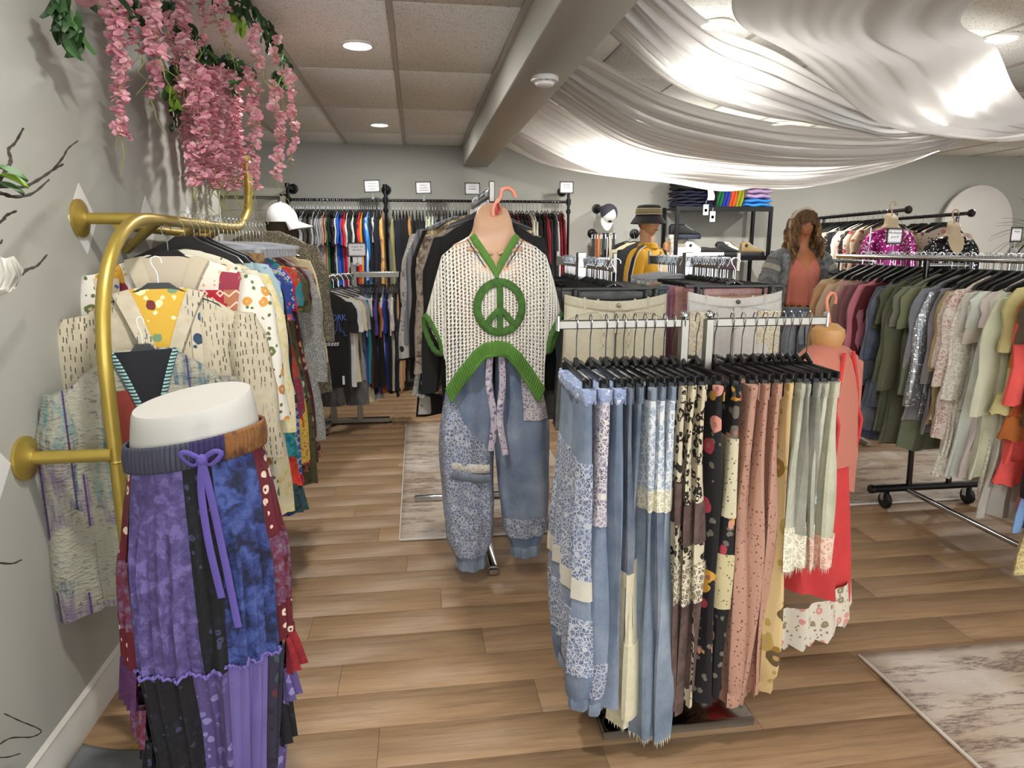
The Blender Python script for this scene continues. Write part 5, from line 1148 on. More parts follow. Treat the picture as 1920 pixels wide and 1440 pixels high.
for x, y in ((2.70, 3.46), (3.24, 3.46), (2.86, 1.98), (3.36, 1.98)):
    c_ = ob('caster_fork', MB().lathe([(.012, .105), (.022, .10), (.022, .092)], 14, (x, y, 0)).box((x - .018, y - .012, .075), (.004, .03, .05), bev=.001).box((x + .018, y - .012, .075), (.004, .03, .05), bev=.001), CHROME, t)
    w_ = ob('wheel', MB().lathe([(.02, -.014), (.044, -.014), (.05, -.008), (.05, .008), (.044, .014), (.02, .014)], 26, (x, y - .02, .051), 'x'), PLASTIC, c_)
gD = 'clothes on the rolling rack'
ROWD = [('beige', 'blouse', 1), ('tan', 'blouse', 1), ('beige', 'long_sleeve_top', 2), ('dusty pink', 'blouse', 1), ('beige', 'tunic', 1), ('mauve', 'tunic', 2), ('mauve', 'blouse', 2), ('dusty pink', 'tunic', 1), ('pink', 'long_sleeve_top', 1), ('rose', 'blouse', 1), ('maroon', 'tunic', 1),
        ('denim blue', 'tunic', 2), ('denim blue', 'blouse', 1), ('olive floral', 'tee_shirt', 1), ('olive', 'tee_shirt', 2), ('olive', 'tunic', 2), ('sage', 'tee_shirt', 2), ('sage', 'tunic', 1), ('silver grey', 'blouse', 2), ('silver sequin', 'long_sleeve_top', 1), ('silver grey', 'tunic', 1),
        ('sand', 'blouse', 2), ('floral lace', 'blouse', 1), ('floral lace', 'tunic', 1), ('white lace', 'tunic', 2), ('cream', 'tee_shirt', 2), ('white', 'dress', 1), ('cream', 'dress', 2), ('cream', 'tunic', 1), ('white lace', 'dress', 1), ('yellow', 'blouse', 1), ('cream', 'dress', 1), ('coral', 'tunic', 1), ('orange', 'blouse', 1), ('brown', 'tee_shirt', 1), ('pink', 'dress', 1), ('sky blue', 'dress', 1), ('black', 'dress', 1), ('cream lace', 'dress', 1), ('olive', 'dress', 1), ('black', 'dress', 1)]
ITD = [(c, k) for c, k, n in ROWD for _ in range(n)]; ND = len(ITD)
SPECIAL = {'white lace': (1.05, 1.15, 1.06), 'coral': (1.1, 1.3, .98), 'orange': (1.12, 1.3, .92), 'yellow': (1.1, 1.3, .8), 'cream lace': (1.2, 1.3, 1.25), 'pink': (1.0, 1.2, 1.05), 'black': (1.15, 1.2, .95)}
for i, (cn, kind) in enumerate(ITD):
    y = lerp(4.22, 2.42, (i / (ND - 1)) ** .95); pr = PRINTS.get(cn); cl = (1, 1, 1) if pr else tuple(x * RND.uniform(.9, 1.08) for x in P_(cn)[:3])
    sc_ = SPECIAL.get(cn, (RND.uniform(1.05, 1.25), RND.uniform(.95, 1.2), RND.uniform(.95, 1.12))) if i > 25 else (RND.uniform(1.1, 1.3), RND.uniform(.95, 1.2), RND.uniform(1.0, 1.25))
    x = DX + RND.uniform(-.015, .015); a = RND.uniform(-.1, .1)
    lab = f'{cn} {WORD.get(kind, kind)} on the rolling rack, {nth(i + 1)} garment from its far end'
    o = garment(kind, (x, y, DZ + .018), a, pr or (cloth('denim') if cn == 'denim blue' else PLAIN), cl, lab, CAT[kind], gD, sc_)
    if cn in ('coral', 'orange', 'yellow', 'white lace') and kind != 'dress':
        W, L, T, _, kw = KINDS[kind]
        o2 = ob('hem_ruffle', MB().loft([[(w_ * math.copysign(abs(cos(q)) ** .8, cos(q)), (.03 + .012 * j + .010 * j * sin(9 * q)) * sin(q), -TOP - L + .02 - .06 * j + .006 * sin(13 * q)) for q in [2 * pi * k / 64 for k in range(64)]] for j, w_ in ((0, W * kw.get('flare', 1)), (1, W * kw.get('flare', 1) * 1.05), (1.9, W * kw.get('flare', 1) * 1.1))]), None, o, color=cl); setmat(o2, pr or PLAIN)
    hanger((x, y, DZ + .018), a, ('bar', 'wide', 'bar', 'wide')[i % 4], f'black hanger of the {cn} {WORD.get(kind, kind)}, {nth(i + 1)} from the rolling rack far end', gD + ' hangers')
for k in range(46): BARE.append(((3.06, 4.2 - .048 * k, DZ + .018), RND.uniform(-.15, .15)))
# second rack farther back, dark denim
t = thing('rear_rack', 'low chrome rack of dark jeans behind the woman mannequin', 'clothes rack')
ob('rail', MB().tube([(3.42, 5.75, 1.40), (3.42, 4.75, 1.40)], .014, 10), CHROME, t)
for y in (4.8, 5.7): ob('upright', MB().tube([(3.42, y, 1.4), (3.42, y, .02)], .016, 8), CHROME, t)
ob('base', flatbar(MB(), (3.42, 4.6, .02), (3.42, 5.9, .02), .04, .03), CHROME, t)
for k in range(9):
    cn, h = (('black', '#141416'), ('dark indigo', '#1c2230'), ('charcoal', '#26272b'), ('brown', '#3a3026'), ('dark indigo', '#1c2230'))[k % 5]
    trousers(f'{cn} trousers on the rear rack, {nth(k + 1)} from the aisle end', (3.42, 4.86 + .09 * k, 1.418), RND.uniform(-.05, .05), 'trousers on the rear rack', dn(h), L=.95, W=.19, T0=.03, T1=.04, seed=k, hl=f'black hanger of the {cn} trousers, {nth(k + 1)} on the rear rack')

# ------------------------------------------------------------------ tee shirt rack by the back wall
FY, FZ, FX = 5.8, 1.285, -.515
t = thing('tee_shirt_rack', 'chrome four way rack of tee shirts before the back wall', 'clothes rack')
ob('post', flatbar(MB(), (FX, FY, .04), (FX, FY, FZ + .10), .045, .045), BRUSHED, t); ob('second_post', flatbar(MB(), (-.74, FY + .02, .04), (-.74, FY + .02, FZ - .02), .05, .05), BRUSHED, t)
for a, b in (((FX, FY, FZ), (-.13, FY, FZ)), ((FX, FY, FZ - .01), (-.72, 5.22, FZ - .01)), ((FX, FY, FZ - .01), (-.9, FY, FZ - .01))): ob('arm', flatbar(MB(), a, b, .014, .045), BRUSHED, t)
ob('end_plate', MB().box((-.13, FY, FZ + .02), (.012, .03, .12), bev=.003), BRUSHED, t)
ob('base_bar', flatbar(MB(), (-.83, 5.86, .03), (-.27, 5.86, .03), .05, .04), BRUSHED, t); ob('base_foot', flatbar(MB(), (-.78, 5.5, .025), (-.78, 6.2, .025), .05, .035), BRUSHED, t)
for x, y in ((-.84, 5.86), (-.27, 5.86), (-.78, 5.5)): ob('leveller', MB().lathe([(.02, .0), (.02, .01), (.008, .014)], 12, (x, y, 0)), PLASTIC, t)
gF = 'shirts on the tee shirt rack'
ROWF = [('black', 'tee_shirt', 2), ('red', 'tee_shirt', 1), ('white', 'long_sleeve_top', 1), ('royal blue', 'long_sleeve_top', 1), ('sky blue', 'tee_shirt', 1), ('teal', 'long_sleeve_top', 1), ('white', 'tee_shirt', 1), ('maroon', 'long_sleeve_top', 1), ('black', 'long_sleeve_top', 1), ('purple', 'tee_shirt', 1), ('black', 'long_sleeve_top', 2), ('orange', 'tee_shirt', 1), ('white', 'tee_shirt', 1), ('royal blue', 'tee_shirt', 1), ('black', 'long_sleeve_top', 1), ('lilac', 'tee_shirt', 1), ('cream', 'tee_shirt', 2), ('navy', 'long_sleeve_top', 2), ('tan', 'long_sleeve_top', 2)]
fill(ROWF, (FX + .03, FY, FZ + .018), (-.14, FY, FZ + .018), pi / 2, 'from the post on the tee rack right arm', gF, 'bar', 'hanger', zscale=1.25, rzj=.06)
for k, (cn, h) in enumerate((('black', '#0b0b0c'), ('white', '#c9c9c9'), ('cream', '#c8bea0'), ('grey', '#8a8c90'), ('white and red', '#cfc4c4'), ('pale grey', '#b0b2b4'), ('navy', '#1c2236'))):
    u = k / 7; p = Vector((lerp(-.70, FX, u), lerp(5.25, FY, u), FZ + .008)); a = .15
    o = garment('tee_shirt', p + Vector((.03 * u, 0, 0)), a, PLAIN, C(h)[:3], 'black tee shirt with city skyline print facing the aisle, tee rack' if k == 0 else f'{cn} tee shirt, {nth(k)} behind the black skyline print tee', 'shirt', gF, (.9, 1.1, 1.12))
    hanger(p + Vector((.03 * u, 0, 0)), a, 'bar', f'black hanger of the {cn} tee shirt, {nth(k + 1)} on the tee rack front arm', gF + ' hangers')
    if k == 0:
        LB = paint('#4a63b0', .7); LWH = paint('#d8d8dc', .7); yy = -.034
        text('arched_print', 'NEW YORK', .060, LB, o, (.02, yy, -.29)); text('monogram_print', 'N', .125, LWH, o, (-.01, yy, -.40)); text('monogram_print', 'Y', .125, LWH, o, (.03, yy - .001, -.385)); text('script_print', 'Yankees', .050, LWH, o, (.02, yy, -.46), shear=.35)
        m = MB(); pts = [(.05, -.395), (.075, -.385), (.085, -.36), (.095, -.36), (.1, -.30), (.108, -.27), (.116, -.30), (.12, -.37), (.13, -.345), (.14, -.37), (.15, -.36), (.155, -.395), (.175, -.39)]
        m.tube([(x, yy, z) for x, z in pts], .003, 5); ob('skyline_print', m, LB, o)
        ob('hem_label', MB().box((.13, yy, -.70), (.018, .003, .06)), LWH, o)
for k, (cn, h) in enumerate((('black', '#0d0d0e'), ('cream', '#c4b890'), ('light grey', '#a8a8a8'))):
    trousers(f'{cn} trousers, {nth(k + 1)} below the tee shirts on the tee rack', (-.60 + .05 * k, 5.5 + .1 * k, 1.1), .1, 'trousers on the tee shirt rack', dn(h), L=.72, W=.17, T0=.03, T1=.05, seed=k, hk=None)
card((-.475, 5.72, FZ + .10), 0, ['Graphic Tee', 'Sale Shirts'], 'zigzag bordered sign card standing on the tee shirt rack', w_=.145, h_=.11)
ob('size_tab', MB().box((0, .004, .02), (.075, .004, .07), bev=.001), PAPER, bpy.data.objects[[o.name for o in COL.objects if o.name.startswith('sign_card')][-1]])
t = thing('price_tag', 'white hanging price tag at the gold rail end beside the tees', 'tag', (-.72, 5.18, 1.27)); ob('tag_card', MB().box((0, 0, 0), (.05, .003, .12), bev=.001), PAPER, t); ob('round_logo', MB().lathe([(.016, -.0025), (.001, -.003)], 18, (0, 0, .02), 'y'), paint('#8a4a38', .6), t)
ob('second_tag', MB().box((.055, .01, .03), (.05, .003, .07)), paint('#b03a3a', .5), t)

# ------------------------------------------------------------------ black shelf with folded clothes and shoes
SX0, SX1, SY = 2.79, 3.86, 7.18
t = thing('shelf_unit', 'black metal shelf unit of shoes and folded clothes at back wall', 'shelf')
for x in (SX0, SX1):
    for y in (SY, SY + .40): ob('upright', MB().box((x, y, .97), (.036, .036, 1.94), bev=.003), BLACKPIPE, t)
for z in (1.925, 1.40, .85, .30):
    ob('shelf_board', MB().box(((SX0 + SX1) / 2, SY + .2, z - .006), (SX1 - SX0, .40, .018)), paint('#232325', .6), t)
    ob('front_beam', MB().box(((SX0 + SX1) / 2, SY - .004, z - .012), (SX1 - SX0, .022, .05), bev=.003), BLACKPIPE, t)
gS = 'folded clothes on the black shelf'
def folded(label, x0, x1, y, z0, h, n, hexc, lean=0., group=gS, upright=False):
    t = thing('folded_clothes', label, 'clothes', ((x0 + x1) / 2, y, z0), 0, group); w_ = x1 - x0; rr = random.Random(int(x0 * 1000))
    m_ = cloth('plain', hexc)
    for k in range(n):
        if upright:
            a = w_ / n; cx_ = -w_ / 2 + a * (k + .5); rings = []
            for i in range(9):
                u = i / 8; rings.append([(cx_ + lean * u + a * .5 * cos(q) * (1 + .15 * sin(7 * u + k)) * (.75 + .25 * sin(pi * u)), .15 * sin(q) + .012 * sin(9 * u + 2 * k), h * u * (1 + .02 * sin(k))) for q in [2 * pi * j / 16 for j in range(16)]])
            ob('folded_piece', MB().loft(rings), m_, t)
        else:
            hh = h / n; dx = rr.uniform(-.015, .015); rings = []
            for i in range(9):
                u = i / 8 * 2 - 1; e = (1 - abs(u) ** 4) ** .25 if abs(u) < 1 else 0
                rings.append([(dx + u * w_ / 2, .155 * math.copysign(abs(cos(q)) ** .5, cos(q)), hh * (k + .5) + hh * .52 * max(e, .75) * sin(q) * (1 + .1 * sin(4 * q + k)) + .006 * sin(5 * u + 2 * k)) for q in [2 * pi * j / 20 for j in range(20)]])
            ob('folded_piece', MB().loft(rings), m_, t)
    return t
zt = 1.932
folded('stack of black and navy folded clothes at the left of the top shelf', 2.80, 3.10, SY + .17, zt, .17, 5, '#141a38'); folded('black folded clothes on top of the navy stack', 2.80, 3.08, SY + .17, zt + .175, .15, 3, '#0c0c10')
folded('navy hanging edged pile beside the black stack on the top shelf', 3.105, 3.20, SY + .17, zt, .14, 4, '#151f4a')
folded('black upright folded shirts on the top shelf', 3.12, 3.25, SY + .17, zt + .0, .30, 3, '#0d0d10', .03, upright=True)
for nm, x, h in (('green', 3.27, '#1d7a44'), ('royal blue', 3.345, '#2a3fb8'), ('orange', 3.42, '#e8622a'), ('lime yellow', 3.50, '#a8ab1e')):
    folded(f'{nm} folded shirts standing upright on the top shelf', x - .038, x + .04, SY + .17, zt, .285, 2, h, .05, upright=True)
folded('bright blue folded shirts under the lilac pile on top shelf', 3.56, 3.86, SY + .15, zt, .09, 2, '#2f8ad8'); folded('lilac folded shirts piled on the bright blue ones', 3.58, 3.86, SY + .16, zt + .092, .20, 4, '#b59ac0')
for i, (x, z) in enumerate(((3.10, 1.90), (3.18, 1.83))):
    q = thing('price_tag', f'white price tag hanging from the top shelf, {("left", "right")[i]} of two', 'tag', (x, SY - .022, z)); ob('tag_card', MB().box((0, 0, 0), (.06, .003, .11), bev=.001), PAPER, q); ob('print', MB().lathe([(.018, -.0022), (.013, -.0026), (.013, -.0022)], 18, (0, 0, -.005), 'y'), INK, q); ob('string', MB().tube([(0, 0, .055), (.004, .01, .10)], .0015, 5), PAPER, q)
q = thing('tissue_paper', 'crumpled white tissue paper strip between the black folded clothes', 'paper', (3.15, SY + .0, 2.14)); solid(ob('sheet', MB().grid(lambda u, v: ((u - .5) * .07 + .008 * sin(9 * v), .012 * sin(8 * v + 4 * u) - .01, .13 - .27 * v), 6, 14), PAPER, q), .004)
def shoe(label, x, y, z, up, sole, toe=1, L=.27, high=False, ang=0., chunk=.04, group='shoes on the black shelf', patch=None):
    """Side-on shoe, toe towards +x."""
    t = thing('shoe', label, 'shoe', (x, y, z), ang, group); n = 22
    prof = [(0., .030, .06), (.03, .036, .075), (.10, .036, .08), (.28, .034, .075), (.5, .036, .062), (.7, .042, .045), (.85, .042, .034), (.95, .034, .026), (1., .016, .012)]
    ht = (lambda u: interp([(0, .105 if high else .06), (.08, .125 if high else .065), (.3, .12 if high else .06), (.45, .085 if high else .058), (.62, .06), (.8, .042), (1, .02)], u))
    m = MB(); rings = []
    for i in range(n + 1):
        u = i / n; w_ = interp([(a, b) for a, b, c in prof], u); h = ht(u)
        rings.append([(u * L - L / 2, w_ * math.copysign(abs(cos(q)) ** .7, cos(q)), chunk + h * .5 + h * .5 * math.copysign(abs(sin(q)) ** .7, sin(q))) for q in [2 * pi * k / 18 for k in range(18)]])
    ob('upper', m.loft(rings), paint(up, .7), t)
    sm = MB().loft([[(interp([(0, -L / 2 - .008), (1, L / 2 + .012)], u), w_ * cos(q), z_) for u in [0]] for w_, z_, q in []], False) if False else MB()
    outline = [(u * (L + .02) - L / 2 - .008, interp([(0, .026), (.1, .04), (.4, .04), (.7, .049), (.9, .04), (1, .012)], u)) for u in [k / 14 for k in range(15)]]
    poly = outline + [(a, -b) for a, b in reversed(outline)]
    sm.loft([[(a, b * f_, z_) for a, b in poly] for z_, f_ in ((0., .95), (.008, 1.), (chunk * .9, 1.), (chunk + .006, .93))])
    ob('sole', sm, paint(sole, .6), t)
    tr = MB()
    for k in range(9): tr.box((-L / 2 + .02 + k * .03, -.046, .010), (.014, .008, .02), bev=.001)
    ob('tread', tr, paint(sole, .7), t)
    la = MB()
    for k in range(5 if high else 4):
        u = lerp(.36, .66, k / 4); la.tube([(u * L - L / 2, -.024, chunk + ht(u) * .95), (u * L - L / 2 + .004, 0, chunk + ht(u) + .005), (u * L - L / 2, .024, chunk + ht(u) * .95)], .004, 5)
    ob('laces', la, paint('#d8d8d4' if up != '#e0ded8' else '#c8c6c0', .8), t)
    if patch: ob('round_patch', MB().lathe([(.018, -.039), (.016, -.042), (.001, -.042)], 16, (-L * .32, 0, chunk + .08), 'y'), paint(patch, .6), t)
z2 = 1.404
shoe('white chunky sneaker at the left end of the shoe shelf, front', 2.90, SY + .06, z2, '#dcdad4', '#dcdad4'); shoe('tan boot behind the front white sneaker', 2.88, SY + .25, z2, '#a8764c', '#c8b8a0', high=True)
shoe('white high top sneaker with a black round patch, left pair', 3.07, SY + .10, z2, '#e0ded8', '#dedcd6', high=True, patch='#141414'); shoe('black low sneaker with a white chunky sole', 3.25, SY + .08, z2, '#131313', '#dddbd6', L=.29)
shoe('black high top sneaker with a black sole, middle of shoe shelf', 3.42, SY + .08, z2, '#151515', '#101010', high=True); shoe('white high top sneaker with black sole and patch', 3.55, SY + .22, z2, '#e0ded8', '#121212', high=True, patch='#141414')
shoe('khaki high top sneaker with a black sole at shelf right end', 3.71, SY + .08, z2, '#8a7650', '#141414', high=True, patch='#1c1c1c'); shoe('second khaki sneaker half hidden behind the first', 3.62, SY + .3, z2, '#7a6a48', '#181818', high=True)
bx_ = thing('shoe_box', 'pale shoe box on the shelf left side under the black boots', 'box', (2.90, SY + .22, z2)); ob('carton', MB().box((0, .03, .09), (.20, .16, .18), bev=.004), paint('#b8b0a0', .8), bx_); ob('lid', MB().box((0, .03, .17), (.206, .166, .04), bev=.004), paint('#c8c2b4', .8), bx_)
shoe('black and grey high boot on top of the shoe box', 2.93, SY + .22, z2 + .192, '#15171c', '#c4c2b8', high=True); shoe('black boot with blue sole beside the shoe box top', 2.98, SY + .14, z2 + .19, '#111318', '#1c2536', high=True)

# ------------------------------------------------------------------ mannequins
def head_mb(s=1.0):
    """Head with brow, eye sockets, nose, lips, chin and ears; faces -y, chin at about z = 0."""
    n, m = 40, 36
    def fn(u, v):
        a = 2 * pi * u; b = pi * v; cz_ = cos(b); r = sin(b)
        x = .074 * r * sin(a); y = -.094 * r * cos(a); z = .112 + .118 * cz_
        k = smooth((.10 - z) / .10)                       # taper to the jaw
        x *= 1 - .30 * k; y = y * (1 - .10 * k) - .012 * k
        f_ = max(0., cos(a)) ** 1.5 * r
        y -= f_ * (.022 * math.exp(-(x / .012) ** 2 - ((z - .088) / .022) ** 2) + .010 * math.exp(-(x / .009) ** 2 - ((z - .115) / .03) ** 2) + .006 * math.exp(-(x / .024) ** 2 - ((z - .046) / .010) ** 2) + .008 * math.exp(-(x / .02) ** 2 - ((z - .012) / .016) ** 2) + .004 * math.exp(-(x / .05) ** 2 - ((z - .14) / .012) ** 2))
        y += f_ * (.010 * math.exp(-((abs(x) - .030) / .014) ** 2 - ((z - .122) / .012) ** 2))
        y -= f_ * .004 * math.exp(-((abs(x) - .036) / .02) ** 2 - ((z - .085) / .02) ** 2)
        return (x * s, y * s, z * s)
    return MB().grid(fn, n, m)
def face(o, s=1.0, lip='#9a4a3c', brow='#3a2618', iris='#2a1c14'):
    for sx in (-1, 1):
        e = ob('eye', MB().lathe([(.001, -.004), (.008, -.003), (.013, 0.), (.008, .004), (.001, .005)], 14, (0, 0, 0), 'y'), paint('#d8d4cc', .3), o, loc=(sx * .030 * s, -.0755 * s, .120 * s)); e.scale = (1, 1, .42)
        ob('iris', MB().lathe([(.001, -.0052), (.006, -.0046), (.006, -.002)], 12, (0, 0, 0), 'y'), paint(iris, .2), o, loc=(sx * .030 * s, -.0755 * s, .120 * s))
        ob('eyelash', MB().tube([(sx * (.016 + .028 * k / 6) * s, (-.0795 + .006 * (k / 6) ** 2) * s, (.121 + .008 * sin(pi * k / 6)) * s) for k in range(7)], .0022, 5), paint(iris, .8), o)
        ob('eyebrow', MB().tube([(sx * (.012 + .034 * k / 6) * s, (-.088 + .012 * (k / 6) ** 2) * s, (.139 + .006 * sin(pi * k / 6)) * s) for k in range(7)], .0035, 6, flat=.5), paint(brow, .8), o)
        ob('ear', MB().loft([[(sx * (.070 + .012 * j / 2) * s, (.004 + .02 * cos(q) * (1 - .2 * j)) * s, (.108 + .028 * sin(q) * (1 - .15 * j)) * s) for q in [2 * pi * k / 14 for k in range(14)]] for j in range(3)]), o.data.materials[0], o)
    ob('lips', MB().tube([(x * s, (-.0935 + 9. * x * x) * s, (.045 + .003 * (abs(x) > .004) * (abs(x) < .012)) * s) for x in [(-.022 + .044 * k / 10) for k in range(11)]], [.0015 + .0045 * sin(pi * k / 10) for k in range(11)], 8), paint(lip, .4), o)
def body(name, rings, m, parent): return ob(name, MB().loft(rings), m, parent)
def ering(z, rx, ry, cx=0., cy=0., n=44): return [(cx + rx * math.copysign(abs(cos(a)) ** .88, cos(a)), cy + ry * sin(a), z) for a in [2 * pi * k / n for k in range(n)]]
# woman in a peach top and a grey cardigan
WX, WY = 3.075, 5.20; PEA = paint('#b97850', .45, var=.02)
t = thing('woman_mannequin', 'woman mannequin with wavy hair, peach top and grey knit cardigan', 'mannequin', (WX, WY, 0))
b = body('skin', [ering(z, rx, ry, 0, cy) for z, rx, ry, cy in [(.95, .155, .10, 0), (1.02, .135, .092, 0), (1.08, .125, .09, 0), (1.18, .135, .095, -.005), (1.28, .15, .105, -.012), (1.36, .165, .10, -.005), (1.42, .175, .08, .005), (1.455, .15, .065, .01), (1.48, .10, .055, .012), (1.50, .062, .05, .01), (1.53, .048, .047, .005), (1.575, .047, .05, -.002), (1.60, .05, .055, -.01)]], PEA, t)
hd = ob('head', head_mb(.98), PEA, t, loc=(0, 0, 1.562)); face(hd, .98)
# hair: cap plus wavy locks
HAIR = cloth('burn', '#3a2414', '#80603a'); HAIR2 = cloth('burn', '#644826', '#b0905e')
hc = MB().loft([[(.089 * r_ * sin(a), -.105 * r_ * cos(a) + .012, z) for a in [2 * pi * k / 32 for k in range(32)]] for r_, z in ((.95, .10), (1.0, .14), (.96, .18), (.82, .215), (.55, .24), (.2, .25), (.01, .252))], False)
keep = MB(); hc.f = [f for f in hc.f if not all(hc.v[i][1] < -.045 and hc.v[i][2] < .172 for i in f)]
ob('hair_cap', hc, HAIR, hd); solid(hd.children[-1], .008)
rr = random.Random(4)
for k in range(26):
    x = lerp(-.058, .058, k / 25); ob('fringe_lock', MB().tube([(x * .6, -.07, .228), (x * .95, -.098, .2), (x * 1.1, -.106 + 6 * x * x, .165), (x * 1.15 + rr.uniform(-.004, .004), -.106 + 8 * x * x, .142 - abs(x) * .5)], [.007, .007, .006, .003], 5), HAIR, hd)
for k in range(34):
    sx = -1 if k % 2 else 1; d_ = rr.uniform(0, 1); yb = lerp(-.04, .08, d_); x0 = .078 + .012 * sin(pi * d_); L = rr.uniform(.26, .36); ph = rr.uniform(0, 6.28); pts = []
    for q in range(12):
        u = q / 11; pts.append((sx * (x0 + .03 * smooth(u * 1.4) + .014 * sin(ph + u * 11)), yb - .02 - .08 * u * (1 - d_) + .012 * cos(ph + u * 11), .17 - L * u))
    ob('wavy_lock', MB().tube(pts, [.012 + .006 * sin(pi * q / 11) - .008 * (q / 11) ** 3 for q in range(12)], 6), HAIR if k % 3 else HAIR2, hd)
ob('headband', MB().tube([(.094 * sin(a), -.035 + .045 * abs(sin(a)) ** 2, .118 + .132 * cos(a)) for a in [lerp(-1.75, 1.75, k / 24) for k in range(25)]], .013, 10, flat=1.4), paint('#cfc6b6', .8), hd)
TOPM = cloth('plain', '#cf7a66')
def camis(z): return interp([(1.05, .158), (1.12, .152), (1.2, .15), (1.28, .16), (1.345, .158), (1.385, .14), (1.425, .115)], z)
rg = []
for i in range(16):
    z = lerp(1.425, 1.055, i / 15); w_ = camis(z) + .012; d_ = interp([(1.05, .135), (1.2, .125), (1.28, .132), (1.345, .124), (1.40, .105), (1.425, .09)], z)
    rg.append([(w_ * cos(a), -.004 + d_ * sin(a) + (.010 * sin(13 * a) * smooth((1.27 - z) * 6)), z - .075 * math.exp(-((cos(a)) / .30) ** 2) * max(0, 1 - i / 5) * (sin(a) < 0) + (.010 * sin(16 * a) if i == 15 else 0)) for a in [2 * pi * k / 72 for k in range(72)]])
tp = ob('camisole', MB().loft(rg, False), TOPM, t); solid(tp, .004)
for sx in (-1, 1): ob('strap', MB().tube([(sx * .085, -.085, 1.385), (sx * .09, -.07, 1.43), (sx * .09, -.02, 1.475), (sx * .085, .05, 1.44)], .006, 6, flat=.4), TOPM, tp)
ob('hem_frill', MB().tube([(camis(1.06) * 1.03 * cos(a), -.004 + .135 * sin(a), 1.055 + .010 * sin(16 * a)) for a in [2 * pi * k / 72 for k in range(73)]], .006, 6), TOPM, tp)
CARD = cloth('fur', '#75787a'); CARD2 = cloth('fur', '#a8a594'); CARD3 = cloth('burn', '#3c4146', '#8a8c8a')
for sx in (-1, 1):
    cw = ob('cardigan_front', MB().loft([[(sx * (x0 + (x1 - x0) * (.5 + .5 * cos(a))), yc + dy * sin(a), z) for a in [2 * pi * k / 24 for k in range(24)]] for z, x0, x1, yc, dy in ((1.50, .075, .12, .02, .05), (1.46, .085, .18, .01, .085), (1.38, .105, .215, 0, .115), (1.25, .135, .215, 0, .13), (1.05, .15, .235, 0, .135), (.85, .155, .25, 0, .14), (.62, .16, .255, 0, .14))]), CARD3, t)
    path = catmull([(sx * .12, .015, 1.465), (sx * .185, .01, 1.42), (sx * .235, .0, 1.32), (sx * .275, -.01, 1.18), (sx * .295, -.03, 1.02), (sx * .28, -.06, .86)], 6)
    rad = [lerp(.05, .078, smooth(k / 10)) - .022 * smooth((k - 16) / 14) for k in range(len(path))]
    arm = ob('cardigan_sleeve', MB().tube(path, rad, 18), CARD, t)
    for k in range(6, 28, 4): ob('fuzzy_stripe', MB().tube(path[k:k + 3], [r_ * 1.07 for r_ in rad[k:k + 3]], 18), (CARD2, CARD3)[(k // 4) % 2], arm)
    ob('hand', MB().tube([(sx * .285, -.07, .87), (sx * .275, -.085, .80), (sx * .268, -.09, .74), (sx * .262, -.095, .69)], [.03, .034, .03, .012], 12), PEA, arm)
ob('cardigan_back', MB().grid(lambda u, v: (lerp(-.2, .2, u), .105 + .01 * sin(9 * u), lerp(1.48, .62, v)), 12, 14), CARD3, t); solid(t.children[-1], .012)
DJ = cloth('denim', '#6d7d90')
for sx in (-1, 1): ob('jean_leg', MB().loft([ering(z, rx, ry, sx * cx_) for z, rx, ry, cx_ in ((1.0, .085, .11, .08), (.92, .098, .12, .085), (.8, .098, .115, .09), (.6, .085, .1, .09), (.3, .07, .085, .09), (.06, .07, .09, .09))]), DJ, t)
ob('jean_waist', MB().loft([ering(1.03, .158, .108), ering(1.0, .166, .115), ering(.94, .175, .12)]), DJ, t); ob('frayed_waist', MB().tube([(.16 * cos(a), .112 * sin(a), 1.032 + .004 * sin(21 * a)) for a in [2 * pi * k / 60 for k in range(61)]], .006, 5), FRAY, t)
for sx in (-1, 1): ob('waist_sash', MB().tube(catmull([(.01, -.125, 1.0), (.01 + sx * .02, -.14, .93), (.01 + sx * .028, -.14, .85), (.02 + sx * .03, -.14, .74)], 4), .008, 8, flat=2.8), cloth('denim', '#9aa4ae'), t)
ob('base', MB().lathe([(.15, 0), (.15, .01), (.03, .02)], 28), CHROME, t)
